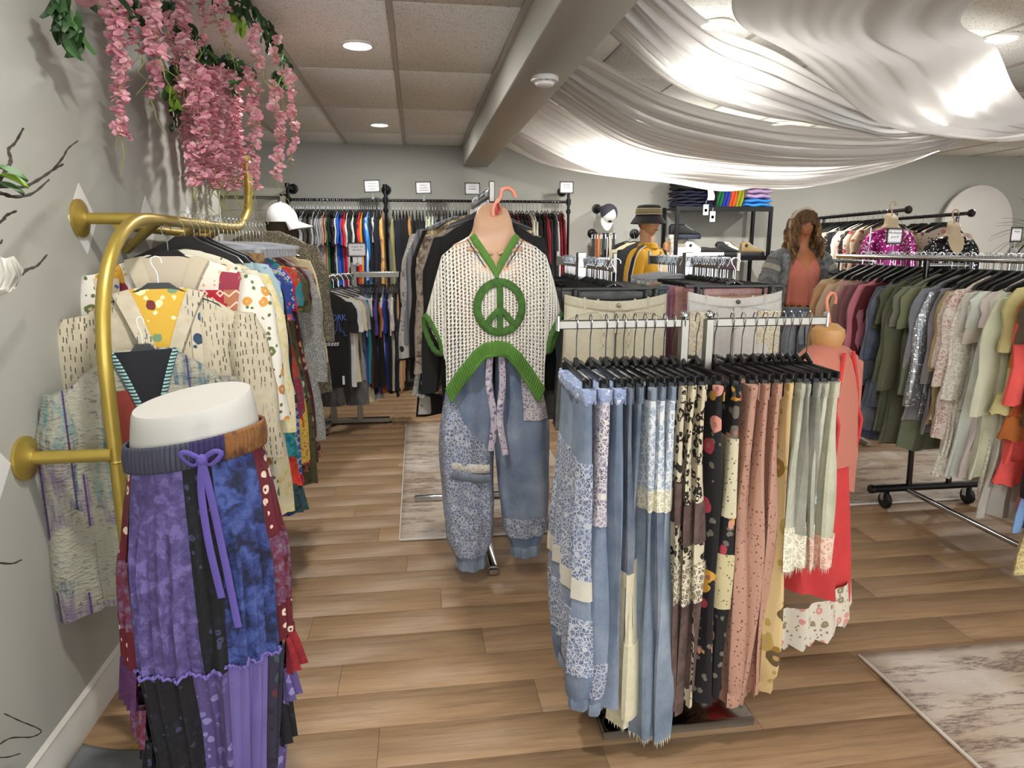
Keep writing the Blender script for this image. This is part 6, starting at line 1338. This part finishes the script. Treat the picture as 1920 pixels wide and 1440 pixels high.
# man in a yellow polo shirt, head turned to the right
MX, MY = 1.925, 5.6; MSK = paint('#b8875f', .45, var=.02); YELP = cloth('plain', '#d9a11a')
t = thing('man_mannequin', 'man mannequin in a yellow polo shirt and black bucket hat', 'mannequin', (MX, MY, 0), .75)
body('skin', [ering(z, rx, ry, 0, cy) for z, rx, ry, cy in [(.9, .16, .1, 0), (1.0, .165, .1, 0), (1.15, .165, .105, 0), (1.3, .185, .115, 0), (1.40, .20, .10, 0), (1.45, .19, .08, 0), (1.49, .13, .066, 0), (1.52, .07, .06, 0), (1.55, .056, .056, .004), (1.60, .054, .056, .008), (1.65, .05, .05, .02)]], MSK, t)
hd = ob('head', head_mb(1.03), MSK, t, loc=(0, -.005, 1.60), rz=-.3); face(hd, 1.03, '#8a5040', '#3a2a1c', '#241a14')
for sx in (-1, 1):
    a_ = ob('arm', MB().tube(catmull([(sx * .18, 0, 1.40), (sx * .222, .0, 1.25), (sx * .235, -.01, 1.12), (sx * .25, -.05, .95), (sx * .235, -.09, .86)], 4), [.055, .054, .052, .05, .048, .046, .044, .042, .041, .04, .038, .035, .033, .032, .032, .034, .03], 14), MSK, t)
    for k in range(4): ob('finger', MB().tube([(sx * (.235 - .004 * k), -.085 - .014 * k + .02, .86), (sx * (.232 - .004 * k), -.095 - .014 * k + .02, .80), (sx * (.226 - .004 * k), -.1 - .012 * k + .02, .765)], [.009, .0085, .006], 6), MSK, a_)
    ob('thumb', MB().tube([(sx * .23, -.12, .87), (sx * .222, -.14, .835), (sx * .218, -.145, .81)], [.010, .009, .006], 6), MSK, a_)
    ob('shirt_sleeve', MB().tube(catmull([(sx * .09, 0, 1.455), (sx * .165, 0, 1.42), (sx * .215, 0, 1.31), (sx * .232, -.004, 1.20)], 4), [.045, .06, .07, .076, .079, .08, .08, .08, .079, .078, .078, .078, .079], 18), YELP, t)
    st = ob('sleeve_stripe', MB().tube([(sx * .10, -.02, 1.512), (sx * .18, -.02, 1.488), (sx * .262, -.02, 1.41), (sx * .306, -.02, 1.30), (sx * .320, -.022, 1.205)], .026, 8, flat=.35), paint('#141414', .7), t)
    for dy in (-.03, .01): ob('stripe_edge', MB().tube([(sx * .102, dy - .012, 1.518), (sx * .184, dy - .012, 1.494), (sx * .269, dy - .012, 1.414), (sx * .314, dy - .012, 1.30), (sx * .328, dy - .014, 1.205)], .004, 6), paint('#d8d4c8', .7), st)
body('polo_shirt', [ering(z, rx, ry) for z, rx, ry in [(.92, .19, .125), (1.0, .188, .125), (1.15, .19, .13), (1.3, .21, .14), (1.40, .222, .12), (1.455, .205, .095), (1.495, .135, .075), (1.51, .085, .07)]], YELP, t)
ob('collar', MB().loft([[(.075 * cos(a) * f_, .068 * sin(a) * f_ - .004, z) for a in [2 * pi * k / 28 for k in range(28)]] for f_, z in ((1.0, 1.505), (1.0, 1.545), (1.12, 1.54), (1.3, 1.50))], False), YELP, t); solid(t.children[-1], .004)
ob('placket', MB().box((0, -.128, 1.40), (.03, .012, .15), bev=.003), cloth('plain', '#c08c12'), t)
ht = thing('bucket_hat', 'black bucket hat with a cream lettered band on the man mannequin', 'hat', (MX, MY - .005, 1.75), .75 + .25)
HB = cloth('plain', '#0e0e10')
ob('crown', MB().lathe([(.108, .0), (.104, .04), (.098, .085), (.085, .1), (.04, .106), (.001, .107)], 36), HB, ht); ob('brim', MB().lathe([(.106, .006), (.128, -.022), (.146, -.05), (.150, -.05), (.131, -.018), (.108, .012)], 36), HB, ht)
ob('hat_band', MB().lathe([(.1075, .03), (.1095, .034), (.1075, .062), (.1045, .066)], 36), cloth('speck', '#8a7d58', '#1a1814'), ht)
for z_, r_ in ((.026, .109), (.07, .1055)): ob('band_edge', MB().tube([(r_ * cos(a), r_ * sin(a), z_) for a in [2 * pi * k / 36 for k in range(37)]], .0028, 5), paint('#c8bc98', .7), ht)
for sx in (-1, 1): pass
ob('trouser_block', MB().loft([ering(.9, .17, .115), ering(.6, .18, .12), ering(.1, .16, .11), ering(.02, .16, .11)]), cloth('plain', '#1a1a1e'), t)

# ------------------------------------------------------------------ wall hooks with cap, belts and jackets
t = thing('cap_hook', 'black pipe wall hook holding a grey and white cap', 'hook', (2.03, BACKY, 1.93)); ob('flange', MB().lathe([(.052, 0), (.052, -.012), (.03, -.018), (.02, -.04)], 22, (0, 0, 0), 'y'), BLACKPIPE, t); ob('pipe', MB().tube([(0, -.02, 0), (0, -.24, 0)], .014, 10).lathe([(.02, -.24), (.02, -.26), (.001, -.262)], 12, (0, 0, 0), 'y'), BLACKPIPE, t)
cp = thing('trucker_cap', 'grey cap with a white front panel hanging on the wall hook', 'cap', (2.085, 7.40, 1.86)); cp.rotation_euler = (1.15, .25, .2)
cr = lambda a0, a1, e: MB().grid(lambda u, v: ((.098 + e) * cos(pi / 2 * v) * sin(lerp(a0, a1, u)), -(.11 + e) * cos(pi / 2 * v) * cos(lerp(a0, a1, u)), (.12 + e) * sin(pi / 2 * v)), 20, 10)
ob('crown', cr(.85, 2 * pi - .85, 0), cloth('plain', '#3a3a48'), cp); ob('front_panel', cr(-.86, .86, .001), paint('#d8d8d6', .8), cp)
ob('peak', MB().grid(lambda u, v: (.098 * sin(1.9 * (u - .5)) * (1 - .05 * v), -(.110 + .085 * v * sin(pi * lerp(.12, .88, u)) ** .6) * cos(1.9 * (u - .5)), .004 - .02 * v - .02 * v * (2 * u - 1) ** 2), 16, 6), paint('#d4d4d2', .8), cp); solid(cp.children[-1], .005)
ob('emblem', MB().lathe([(.001, .0), (.02, .001), (.022, .004)], 6, (0, -.116, .05), 'y'), paint('#141414', .7), cp)
t = thing('belt_hook', 'black pipe wall hook below the cap with belts hanging down', 'hook', (1.98, BACKY, 1.66)); ob('flange', MB().lathe([(.05, 0), (.05, -.012), (.02, -.03)], 20, (0, 0, 0), 'y'), BLACKPIPE, t); ob('pipe', MB().tube([(0, -.02, 0), (0, -.2, 0)], .012, 8), BLACKPIPE, t)
for k, (nm, h, x, l) in enumerate((('black studded', '#101010', 1.955, .78), ('brown leather', '#7a4a2a', 1.985, .85), ('orange brown leather', '#a8622e', 2.01, .80), ('black wide', '#0c0c0e', 2.06, .9), ('white striped black', '#18181a', 2.10, .88), ('cream woven', '#b8b0a0', 2.135, .8), ('black narrow', '#131315', 2.165, .84))):
    q = thing('belt', f'{nm} belt hanging under the cap on the back wall', 'belt', (x, 7.50 - .012 * k, 1.66), 0, 'belts on the back wall'); ob('strap', MB().box((0, 0, -l / 2), (.030, .006, l), bev=.002), paint(h, .5), q); ob('buckle', flatbar(MB(), (-.018, -.004, -.02), (.018, -.004, -.02), .006, .006).box((-.018, -.004, -.04), (.006, .006, .046)).box((.018, -.004, -.04), (.006, .006, .046)), CHROME, q)
    if 'white' in nm: ob('white_stripe', MB().box((0, -.004, -l / 2), (.008, .003, l * .9)), PAPER, q)
t = thing('jacket_bar', 'black pipe wall arm holding black and cream jackets', 'hook', (2.15 + .33, BACKY, 1.655)); ob('flange', MB().lathe([(.055, 0), (.055, -.012), (.03, -.02), (.02, -.04)], 22, (0, 0, 0), 'y'), BLACKPIPE, t); ob('pipe', MB().tube([(0, -.02, 0), (0, -.42, 0)], .015, 10), BLACKPIPE, t)
for k, (nm, h) in enumerate((('black jacket with white city lettering', '#0c0c0d'), ('cream jacket behind the lettered black one', '#b8b193'), ('black jacket rearmost', '#0f0f10'))):
    o = garment('hooded_jacket', (2.44 - .05 * k, 7.26 + .13 * k, 1.665), .12, PLAIN, C(h)[:3], nm + ' on the wall arm beside the yellow polo', 'jacket', 'jackets on the wall arm', (1.2, 1.4, 1.1)); hanger((2.44 - .05 * k, 7.26 + .13 * k, 1.665), .12, 'bar', 'hanger of the ' + nm + ' on the wall arm', 'hangers on the wall arm')
    if k == 0:
        for q, s_ in enumerate(('NEW YORK', '3 7 0', 'FASHION')): text('lettering', s_, .055, PAPER, o, (-.01, -.05, -.28 - .062 * q))
t = thing('wall_socket', 'grey wall plate on the back wall behind the yellow polo', 'socket', (2.66, BACKY - .003, 1.20)); ob('plate', MB().box((0, 0, 0), (.10, .008, .14), bev=.003), paint('#8d9299', .5), t); ob('rocker', MB().box((0, -.005, 0), (.03, .006, .06), bev=.002), paint('#9aa0a6', .5), t)

m = MB()
for p, a in BARE:
    q = MB().tube(hook_pts(.11), .0022, 5); m.add([(p[0] + x * cos(a) - y * sin(a), p[1] + x * sin(a) + y * cos(a), p[2] + z) for x, y, z in q.v], q.f)
o = ob('hanger_hooks', m, CHROME); tag(o, 'bunches of chrome hanger hooks crowded on the rack arms', 'hangers', None, 'stuff')
# ------------------------------------------------------------------ far right: rails with tops, sequin forms, arch, plant, cards
def farrail(x, y0, y1, z, label):
    t = thing('chrome_rail', label, 'clothes rail'); ob('rail', MB().tube([(x, y1, z + .0), (x, y0, z + .02)], .016, 10), metal('#5a5a5e', .2), t); ob('end_knob', MB().lathe([(.018, .0), (.032, -.01), (.034, -.03), (.02, -.045), (.001, -.046)], 16, (x, y0, z + .02), 'y'), PLASTIC, t)
    for y in (y0 + .15, y1 - .1): ob('upright', MB().tube([(x + .02, y, z), (x + .02, y, .02)], .014, 8), metal('#5a5a5e', .2), t)
    ob('base', flatbar(MB(), (x + .02, y0, .02), (x + .02, y1, .02), .05, .03), BLACKPIPE, t)
farrail(4.14, 5.42, 6.75, 1.80, 'dark chrome rail of black tops left of the magenta form'); farrail(4.72, 5.40, 6.75, 1.775, 'dark chrome rail of printed tops left of the black sequin form')
BFL = cloth('floral', '#b8a48c', '#8a4a38', '#5a3a34', '#c8b89c'); BDT = cloth('speck', '#141416', '#b8b8b8'); RFL = cloth('floral', '#c8b8a8', '#a83a48', '#c8787a', '#5a4a4a')
PRINTS.update({'beige floral': BFL, 'black dotted': BDT, 'red floral': RFL})
fill([('beige floral', 'blouse', 1), ('red floral', 'blouse', 1), ('black dotted', 'blouse', 1), ('red floral', 'blouse', 1), ('cream', 'blouse', 1), ('black dotted', 'blouse', 2), ('beige floral', 'blouse', 1), ('black', 'blouse', 7)], (4.14, 5.6, 1.825), (4.14, 6.7, 1.82), 0, 'from the near end of the first far chrome rail', 'tops on the first far rail', 'wide', 'black hanger', smin=1., smax=1.1, half=1.35)
fill([('red floral', 'blouse', 2), ('slate', 'blouse', 1), ('red floral', 'blouse', 1), ('mauve', 'blouse', 2), ('navy', 'blouse', 2)], (4.72, 5.6, 1.80), (4.72, 6.7, 1.795), 0, 'from the near end of the second far chrome rail', 'tops on the second far rail', 'wide', 'black hanger', smin=1., smax=1.1, half=1.3)
CRM = paint('#c8b594', .45, var=.02)
def qform(name, label, x, y, z, m, vneck, rz):
    t = thing('torso_form', label, 'mannequin', (x, y, z), rz); SC = .86
    def E_(zz, rx, ry, cy=0., tl_=0.): return [(rx * SC * cos(a), (cy + ry * sin(a)) * SC, (zz + tl_ * sin(a)) * SC) for a in [2 * pi * k / 36 for k in range(36)]]
    ob('torso_shell', MB().loft([E_(-.42, .13, .09), E_(-.25, .14, .10), E_(-.12, .165, .10), E_(-.04, .175, .075), E_(.0, .14, .06), E_(.02, .09, .052), E_(.045, .066, .052), E_(.085, .06, .054, 0, .02), E_(.12, .06, .055, 0, .03), E_(.128, .05, .045, 0, .028), E_(.128, .001, .001)]), CRM, t)
    ob('hook', MB().tube([(p[0] * 1.5, 0, .19 * SC + p[2] * 1.5 + .04) for p in hook_pts(.06, .018)], .006, 7), paint('#c8a488', .4), t)
    c_ = thing('sequin_top', label.split(' torso')[0].replace('hanging', '') + ' worn by the torso form', 'top', (x, y, z), rz)
    rg = []
    for i in range(18):
        u = i / 17; zz = lerp(.012, -.52, u); w_ = interp([(.012, .105), (-.01, .155), (-.05, .19), (-.12, .186), (-.25, .165), (-.52, .18)], zz); d_ = interp([(.012, .06), (-.05, .088), (-.12, .114), (-.25, .115), (-.52, .12)], zz)
        rg.append([(w_ * SC * cos(a), d_ * SC * sin(a), (zz - (vneck * math.exp(-(cos(a) / .34) ** 2) * (1 - u * 1.0) * (1. if i < 6 else .0) * (1 - i / 6) if sin(a) < 0 else 0)) * SC) for a in [2 * pi * k / 48 for k in range(48)]])
    o = ob('front_and_back', MB().loft(rg, False), m, c_); solid(o, .004)
    for sx in (-1, 1): ob('sleeve', MB().tube(catmull([(sx * .15 * SC, 0, -.05), (sx * .205 * SC, 0, -.12), (sx * .235 * SC, 0, -.28), (sx * .245 * SC, -.01, -.5)], 4), [.06 * SC] * 13, 14), m, c_)
    return t
qform('magenta', 'magenta sequin top on a cream hanging torso form', 3.92, 5.30, 1.655, cloth('sequin', '#a8127c'), .03, -.1)
qform('black', 'black sequin top on a cream hanging torso form', 4.46, 5.25, 1.59, cloth('sequin', '#0a0a0c'), .20, -.15)
t = thing('arch_panel', 'white arched panel standing proud of the back wall at right', 'panel', (6.72, BACKY - .02, 0))
pl = [(-.47, 0), (.47, 0), (.47, 1.76)] + [(.47 * cos(a), 1.76 + .47 * sin(a)) for a in [pi * k / 24 for k in range(1, 24)]] + [(-.47, 1.76)]
ob('board', MB().prism(pl, -.12, -.09), paint('#c4c1ba', .7), t); ob('batten', MB().box((-.3, -.045, 1.0), (.04, .09, 1.9)).box((.3, -.045, 1.0), (.04, .09, 1.9)), paint('#8a8478', .7), t)
t = thing('spiky_plant', 'dark spiky leaved plant at the right edge beside the arch', 'plant', (6.35, 6.3, 0)); rr = random.Random(9)
ob('pot', MB().lathe([(.12, 0), (.16, .3), (.165, .32), (.15, .32), (.14, .28), (.001, .28)], 24), paint('#6a665e', .7), t); ob('stem', MB().tube([(0, 0, .28), (.02, 0, .9), (0, .02, 1.6)], [.03, .025, .02], 8), paint('#4a3a2a', .8), t)
lf = MB().grid(lambda u, v: ((u - .5) * .03 * (1 - v) * 2 * (.3 + v) , .42 * v, .06 * sin(pi * v) - .10 * v * v + .006 * abs(u - .5)), 2, 6).mesh('leaf', paint('#2a3420', .6))
for k in range(46):
    o = link('leaf', lf, t, (0, .01, 1.55 + .08 * rr.random())); o.rotation_euler = (rr.uniform(-.5, 1.3), 0, rr.uniform(0, 6.28))
card((2.955, 3.95, DZ + .03), .25, ['Plus Boutique', 'up to 3X'], 'zigzag bordered sign card clipped to the rolling rack rail', w_=.13, h_=.095)
card((2.84, 4.02, DZ + .03), .9, [], 'blank pale grey sign card beside the zigzag card on rolling rack', True, w_=.11, h_=.10)
card((4.45, 4.62, 1.50), .3, ['One Size'], 'zigzag bordered sign card right of the black sequin form', w_=.135, h_=.105)

# ------------------------------------------------------------------ wisteria garland along the left wall top and over the ceiling
rr = random.Random(21)
def petal_mat(a, b):
    g = G('petal', .6); v = g.vec(True); k = g.noise(v, 45., 2.); g.b.inputs['Subsurface Weight'].default_value = 0.
    return g.col(g.ramp(k, [(.3, C(a)), (.52, C('#d99aa6')), (.7, C(b))]))
PET = petal_mat('#c4788a', '#e8cac6'); PETL = petal_mat('#d69ea4', '#eedcd4'); PETD = petal_mat('#b46c76', '#dcaaa8')
LEAFM = [paint(h, .55, var=.15) for h in ('#2c4a24', '#3c6230', '#213a1c')]; LEAFY = paint('#7a9a30', .5, var=.15); STEM = paint('#8a8a4a', .7)
def petal(m, base, d, up, L, w_, cup):
    d = d.normalized(); s_ = d.cross(up).normalized(); u_ = s_.cross(d)
    P = lambda a, b, c_: tuple(base + d * a * L + s_ * b * w_ + u_ * c_ * cup)
    m.add([P(0, 0, 0), P(.35, -.8, .5), P(.45, 0, -.1), P(.35, .8, .5), P(.8, -.95, .7), P(.9, 0, .25), P(.8, .95, .7), P(1.08, 0, .8)], [(0, 2, 1), (0, 3, 2), (1, 2, 5, 4), (2, 3, 6, 5), (4, 5, 7), (5, 6, 7)])
def floret_mb(seed, s=1.):
    q = random.Random(seed); m = MB()
    for k in range(4):
        a = k * pi / 2 + q.uniform(-.3, .3); petal(m, Vector((0, 0, 0)), Vector((cos(a), sin(a), -.55 + .5 * (k % 2))), Vector((0, 0, 1)), .024 * s * q.uniform(.85, 1.2), .0155 * s, .006 * s)
    m.tube([(0, 0, .012 * s), (0, 0, 0)], .002 * s, 4); return m
FLO = [floret_mb(k).mesh('floret', None, 0) for k in range(4)]
for me in FLO: me.materials.append(PET)
t = thing('wisteria_garland', 'pink artificial wisteria garland with green leaves hanging at the ceiling edge', 'flowers')
def raceme(p, L, n, size, mt, sway=.02, joined=False, thick=.022, tail=True):
    p = Vector(p); ph = rr.uniform(0, 6.28)
    pts = [p + Vector((sway * sin(ph + 4 * u) * u, sway * cos(ph + 3 * u) * u, -L * u)) for u in [k / 12 for k in range(13)]]
    if tail: pts += [pts[-1] + Vector((rr.uniform(-.01, .01), 0, -.03)), pts[-1] + Vector((rr.uniform(-.02, .02), 0, -.06))]
    st = ob('flower_spray', MB().tube(pts, .0022, 5), STEM, t)
    m = MB()
    for k in range(n):
        u = (k + rr.random()) / n; i = min(int(u * 12), 11); q = pts[i].lerp(pts[i + 1], u * 12 - i); a = rr.uniform(0, 6.28); r = thick * (.35 + .65 * rr.random()) * (1 - .45 * u)
        q = q + Vector((cos(a) * r, sin(a) * r, rr.uniform(-.008, .008))); s_ = size * rr.uniform(.75, 1.15) * (1 - .25 * u)
        if joined:
            f_ = floret_mb(rr.randrange(99), s_); R_ = Matrix.Rotation(a, 3, 'Z') @ Matrix.Rotation(rr.uniform(-.9, .9), 3, 'X'); m.add([tuple(q + R_ @ Vector(v)) for v in f_.v], f_.f)
        else:
            o = link('floret', FLO[k % 4], st, q); o.rotation_euler = (rr.uniform(-.8, .8), rr.uniform(-.8, .8), a); o.scale = (s_,) * 3; setmat(o, mt)
    if joined: o = ob('florets', m, mt, st, 0); o['kind'] = 'stuff'
    for k in range(2):
        q = pts[-1 - k * 3]; ob('tendril', MB().tube([q, q + Vector((rr.uniform(-.03, .03), 0, -.03)), q + Vector((rr.uniform(-.05, .05), 0, -.075))], .0015, 4), STEM, st)
def W_(px, py, X): return at(px, py, X=X)
def Lz(px, y0, y1, X): return at(px, y0, X=X), at(px, y0, X=X).z - at(px, y1, X=X).z
for px, y0, y1, X, n, sz, mt, th in ((212, -10, 245, -.97, 46, 1.25, PET, .030), (238, -10, 90, -.95, 14, 1.2, PET, .026), (278, -20, 100, -.88, 16, 1.75, PETL, .022), (285, 60, 185, -.93, 16, 1.3, PET, .022), (335, -20, 155, -.9, 30, 1.45, PETL, .026), (312, 20, 110, -.95, 16, 1.2, PETD, .03),
        (470, 125, 352, -.70, 44, 1.15, PETL, .026), (515, 150, 330, -.58, 30, 1.15, PETL, .02), (541, 128, 292, -.55, 22, 1.05, PETL, .016), (376, -5, 82, -.86, 12, .95, PETD, .016), (405, 0, 50, -.78, 8, .9, PETD, .014), (421, 5, 76, -.76, 10, .9, PETD, .014), (478, 50, 125, -.62, 10, 1.1, PETL, .018), (518, 70, 135, -.56, 8, 1., PETL, .018)):
    p, L = Lz(px, y0, y1, X); raceme(p, L, n, sz, mt, thick=th)
for k in range(17):
    px = lerp(345, 438, (k + .5) / 17) + rr.uniform(-4, 4); X = -1.02 + .22 * (k % 3) / 2; y0 = 120 + 20 * rr.random(); y1 = lerp(300, 348, rr.random()) + .14 * (px - 345)
    p, L = Lz(px, y0, y1, X); raceme(p, L, 62, 1.2, (PET, PETD, PET, PETL)[k % 4], joined=True, thick=.042)
lfm = [MB().grid(lambda u, v: ((u - .5) * .040 * sin(pi * min(1, v * .94 + .06)) ** .9, v * .075, .004 * sin(pi * v) - .006 * v * v + .010 * abs(u - .5) * 2), 4, 7).mesh('leaf', LEAFM[0])]
def leaf(p, s=1., mt=None, droop=None):
    o = link('leaf', lfm[0], t, p); o.rotation_euler = (droop if droop is not None else rr.uniform(-2.2, -.5), rr.uniform(-.5, .5), rr.uniform(0, 6.28)); o.scale = (s,) * 3; setmat(o, mt or rr.choice(LEAFM)); return o
def leafline(pts, n, spread, smin=.7, smax=1.2, mt=None, droop=None):
    P = catmull(pts, 8); ob('vine', MB().tube(P, .0035, 5), paint('#3a3420', .8), t)
    for k in range(n):
        u = rr.random() * (len(P) - 1); i = min(int(u), len(P) - 2); leaf(P[i].lerp(P[i + 1], u - i) + Vector([rr.uniform(-spread, spread) for _ in range(3)]), rr.uniform(smin, smax), mt, droop)
leafline([at(100, -30, X=-.97), at(125, 20, X=-.97), at(142, 60, X=-.97)], 24, .022, .85, 1.25, droop=-1.9)
leafline([at(150, -30, X=-.98), at(250, -10, X=-.98), at(320, 30, X=-.98), at(360, 85, X=-.97), at(385, 105, X=-.95)], 64, .05)
leafline([at(370, 90, X=-.95), at(400, 108, X=-.9), at(430, 115, X=-.82), at(462, 125, X=-.74)], 44, .03, .7, 1.1)
leafline([at(330, 110, X=-.99), at(325, 160, X=-.99), at(330, 240, X=-1.0)], 24, .022, .55, .9, droop=-1.8)
leafline([at(318, 150, X=-.96), at(328, 190, X=-.96)], 8, .016, .6, .8, LEAFY)
leafline([at(400, -12, Z=2.54), at(452, 5, Z=2.54), at(492, 35, Z=2.54), at(515, 75, Z=2.53), at(532, 118, Z=2.50), at(528, 150, Z=2.44)], 60, .028, .6, 1.05)
leafline([at(438, 15, Z=2.52), at(452, 40, Z=2.46)], 7, .02, .7, .9, LEAFY, -1.7)
leafline([at(462, 128, X=-.74), at(450, 150, X=-.74), at(440, 165, X=-.74)], 8, .02, .6, .9)
for px, py, X, mt in ((180, 5, -.94, PETL), (168, -2, -.94, PETL)):
    o = link('floret', FLO[0], t, at(px, py, X=X)); o.scale = (1.6,) * 3; setmat(o, mt)
# dry branches and a white bloom at the left edge of the view
t = thing('branch_arrangement', 'dark dry branches with a white bloom reaching in from the left', 'branches', (-.93, 1.15, 0))
o_ = Vector(t.location); BARK = cloth('burn', '#17110d', '#33261c')
def twig(pp, X, r0, r1):
    pts = [at(x, y, X=X + .03 * sin(i)) - o_ for i, (x, y) in enumerate(pp)]; P = catmull(pts, 5); n = len(P)
    ob('twig', MB().tube(P, [.62 * lerp(r0, r1, i / n) * (1 + .22 * sin(i * 1.9)) for i in range(n)], 7), BARK, t)
twig([(-90, 420), (-30, 372), (12, 318), (20, 300), (16, 280), (28, 268), (44, 240)], -.93, .009, .0035); twig([(-60, 345), (10, 350), (45, 350), (75, 335), (100, 318), (118, 308)], -.95, .007, .0045); twig([(100, 318), (118, 295), (128, 278), (146, 264)], -.95, .0045, .003)
twig([(-70, 350), (0, 362), (28, 369), (62, 362), (92, 337)], -.92, .009, .003); twig([(-60, 445), (0, 416), (12, 404), (30, 396)], -.93, .006, .004); twig([(-60, 520), (18, 517), (38, 514), (52, 505), (70, 498), (88, 478)], -.94, .010, .003)
twig([(-60, 460), (-5, 458), (4, 450)], -.93, .004, .003); twig([(8, 1338), (38, 1352), (72, 1366), (76, 1374), (58, 1382), (20, 1384), (-10, 1402), (-40, 1420)], -1.03, .0022, .003); twig([(38, 1413), (10, 1420), (-30, 1418)], -1.03, .002, .003); twig([(-40, 1050), (18, 1057), (40, 1050)], -1.0, .004, .003)
ob('main_branch', MB().tube(catmull([(-.02, -.15, .05), (0, -.1, .8), (.02, -.05, 1.4), (.0, -.12, 1.9)], 5), .014, 8), BARK, t)
ob('vase', MB().lathe([(.001, 0), (.09, .0), (.11, .1), (.10, .3), (.05, .44), (.06, .5), (.05, .5), (.04, .44), (.08, .3), (.001, .05)], 28, (-.02, -.16, 0)), paint('#4a4a4c', .3), t)
m = MB(); c_ = at(-12, 515, X=-.88) - o_
for k in range(9):
    a = k * 2.4; petal(m, c_, Vector((cos(a) * .8, sin(a) * .3 - .3, .6 * sin(a * 1.3))), Vector((0, -1, .2)), .07, .034, .02)
ob('white_bloom', m, paint('#dedcd4', .7), t, 0)
m = MB(); m.lathe([(.001, .04), (.03, .03), (.034, 0), (.03, -.03), (.001, -.045)], 16, tuple(c_ + Vector((.01, -.01, 0)))); ob('bloom_heart', m, paint('#e2e0d8', .7), t)
for px, py, X, s_, mt in ((-6, 315, -.9, 1.3, LEAFM[1]), (0, 330, -.9, 1.2, LEAFY), (-4, 345, -.9, 1.1, LEAFM[0]), (6, 347, -.9, .9, LEAFY)):
    o = link('leaf', lfm[0], t, at(px, py, X=X) - o_); o.rotation_euler = (-.5, .5, -1.3); o.scale = (s_ * .6,) * 3; setmat(o, mt)
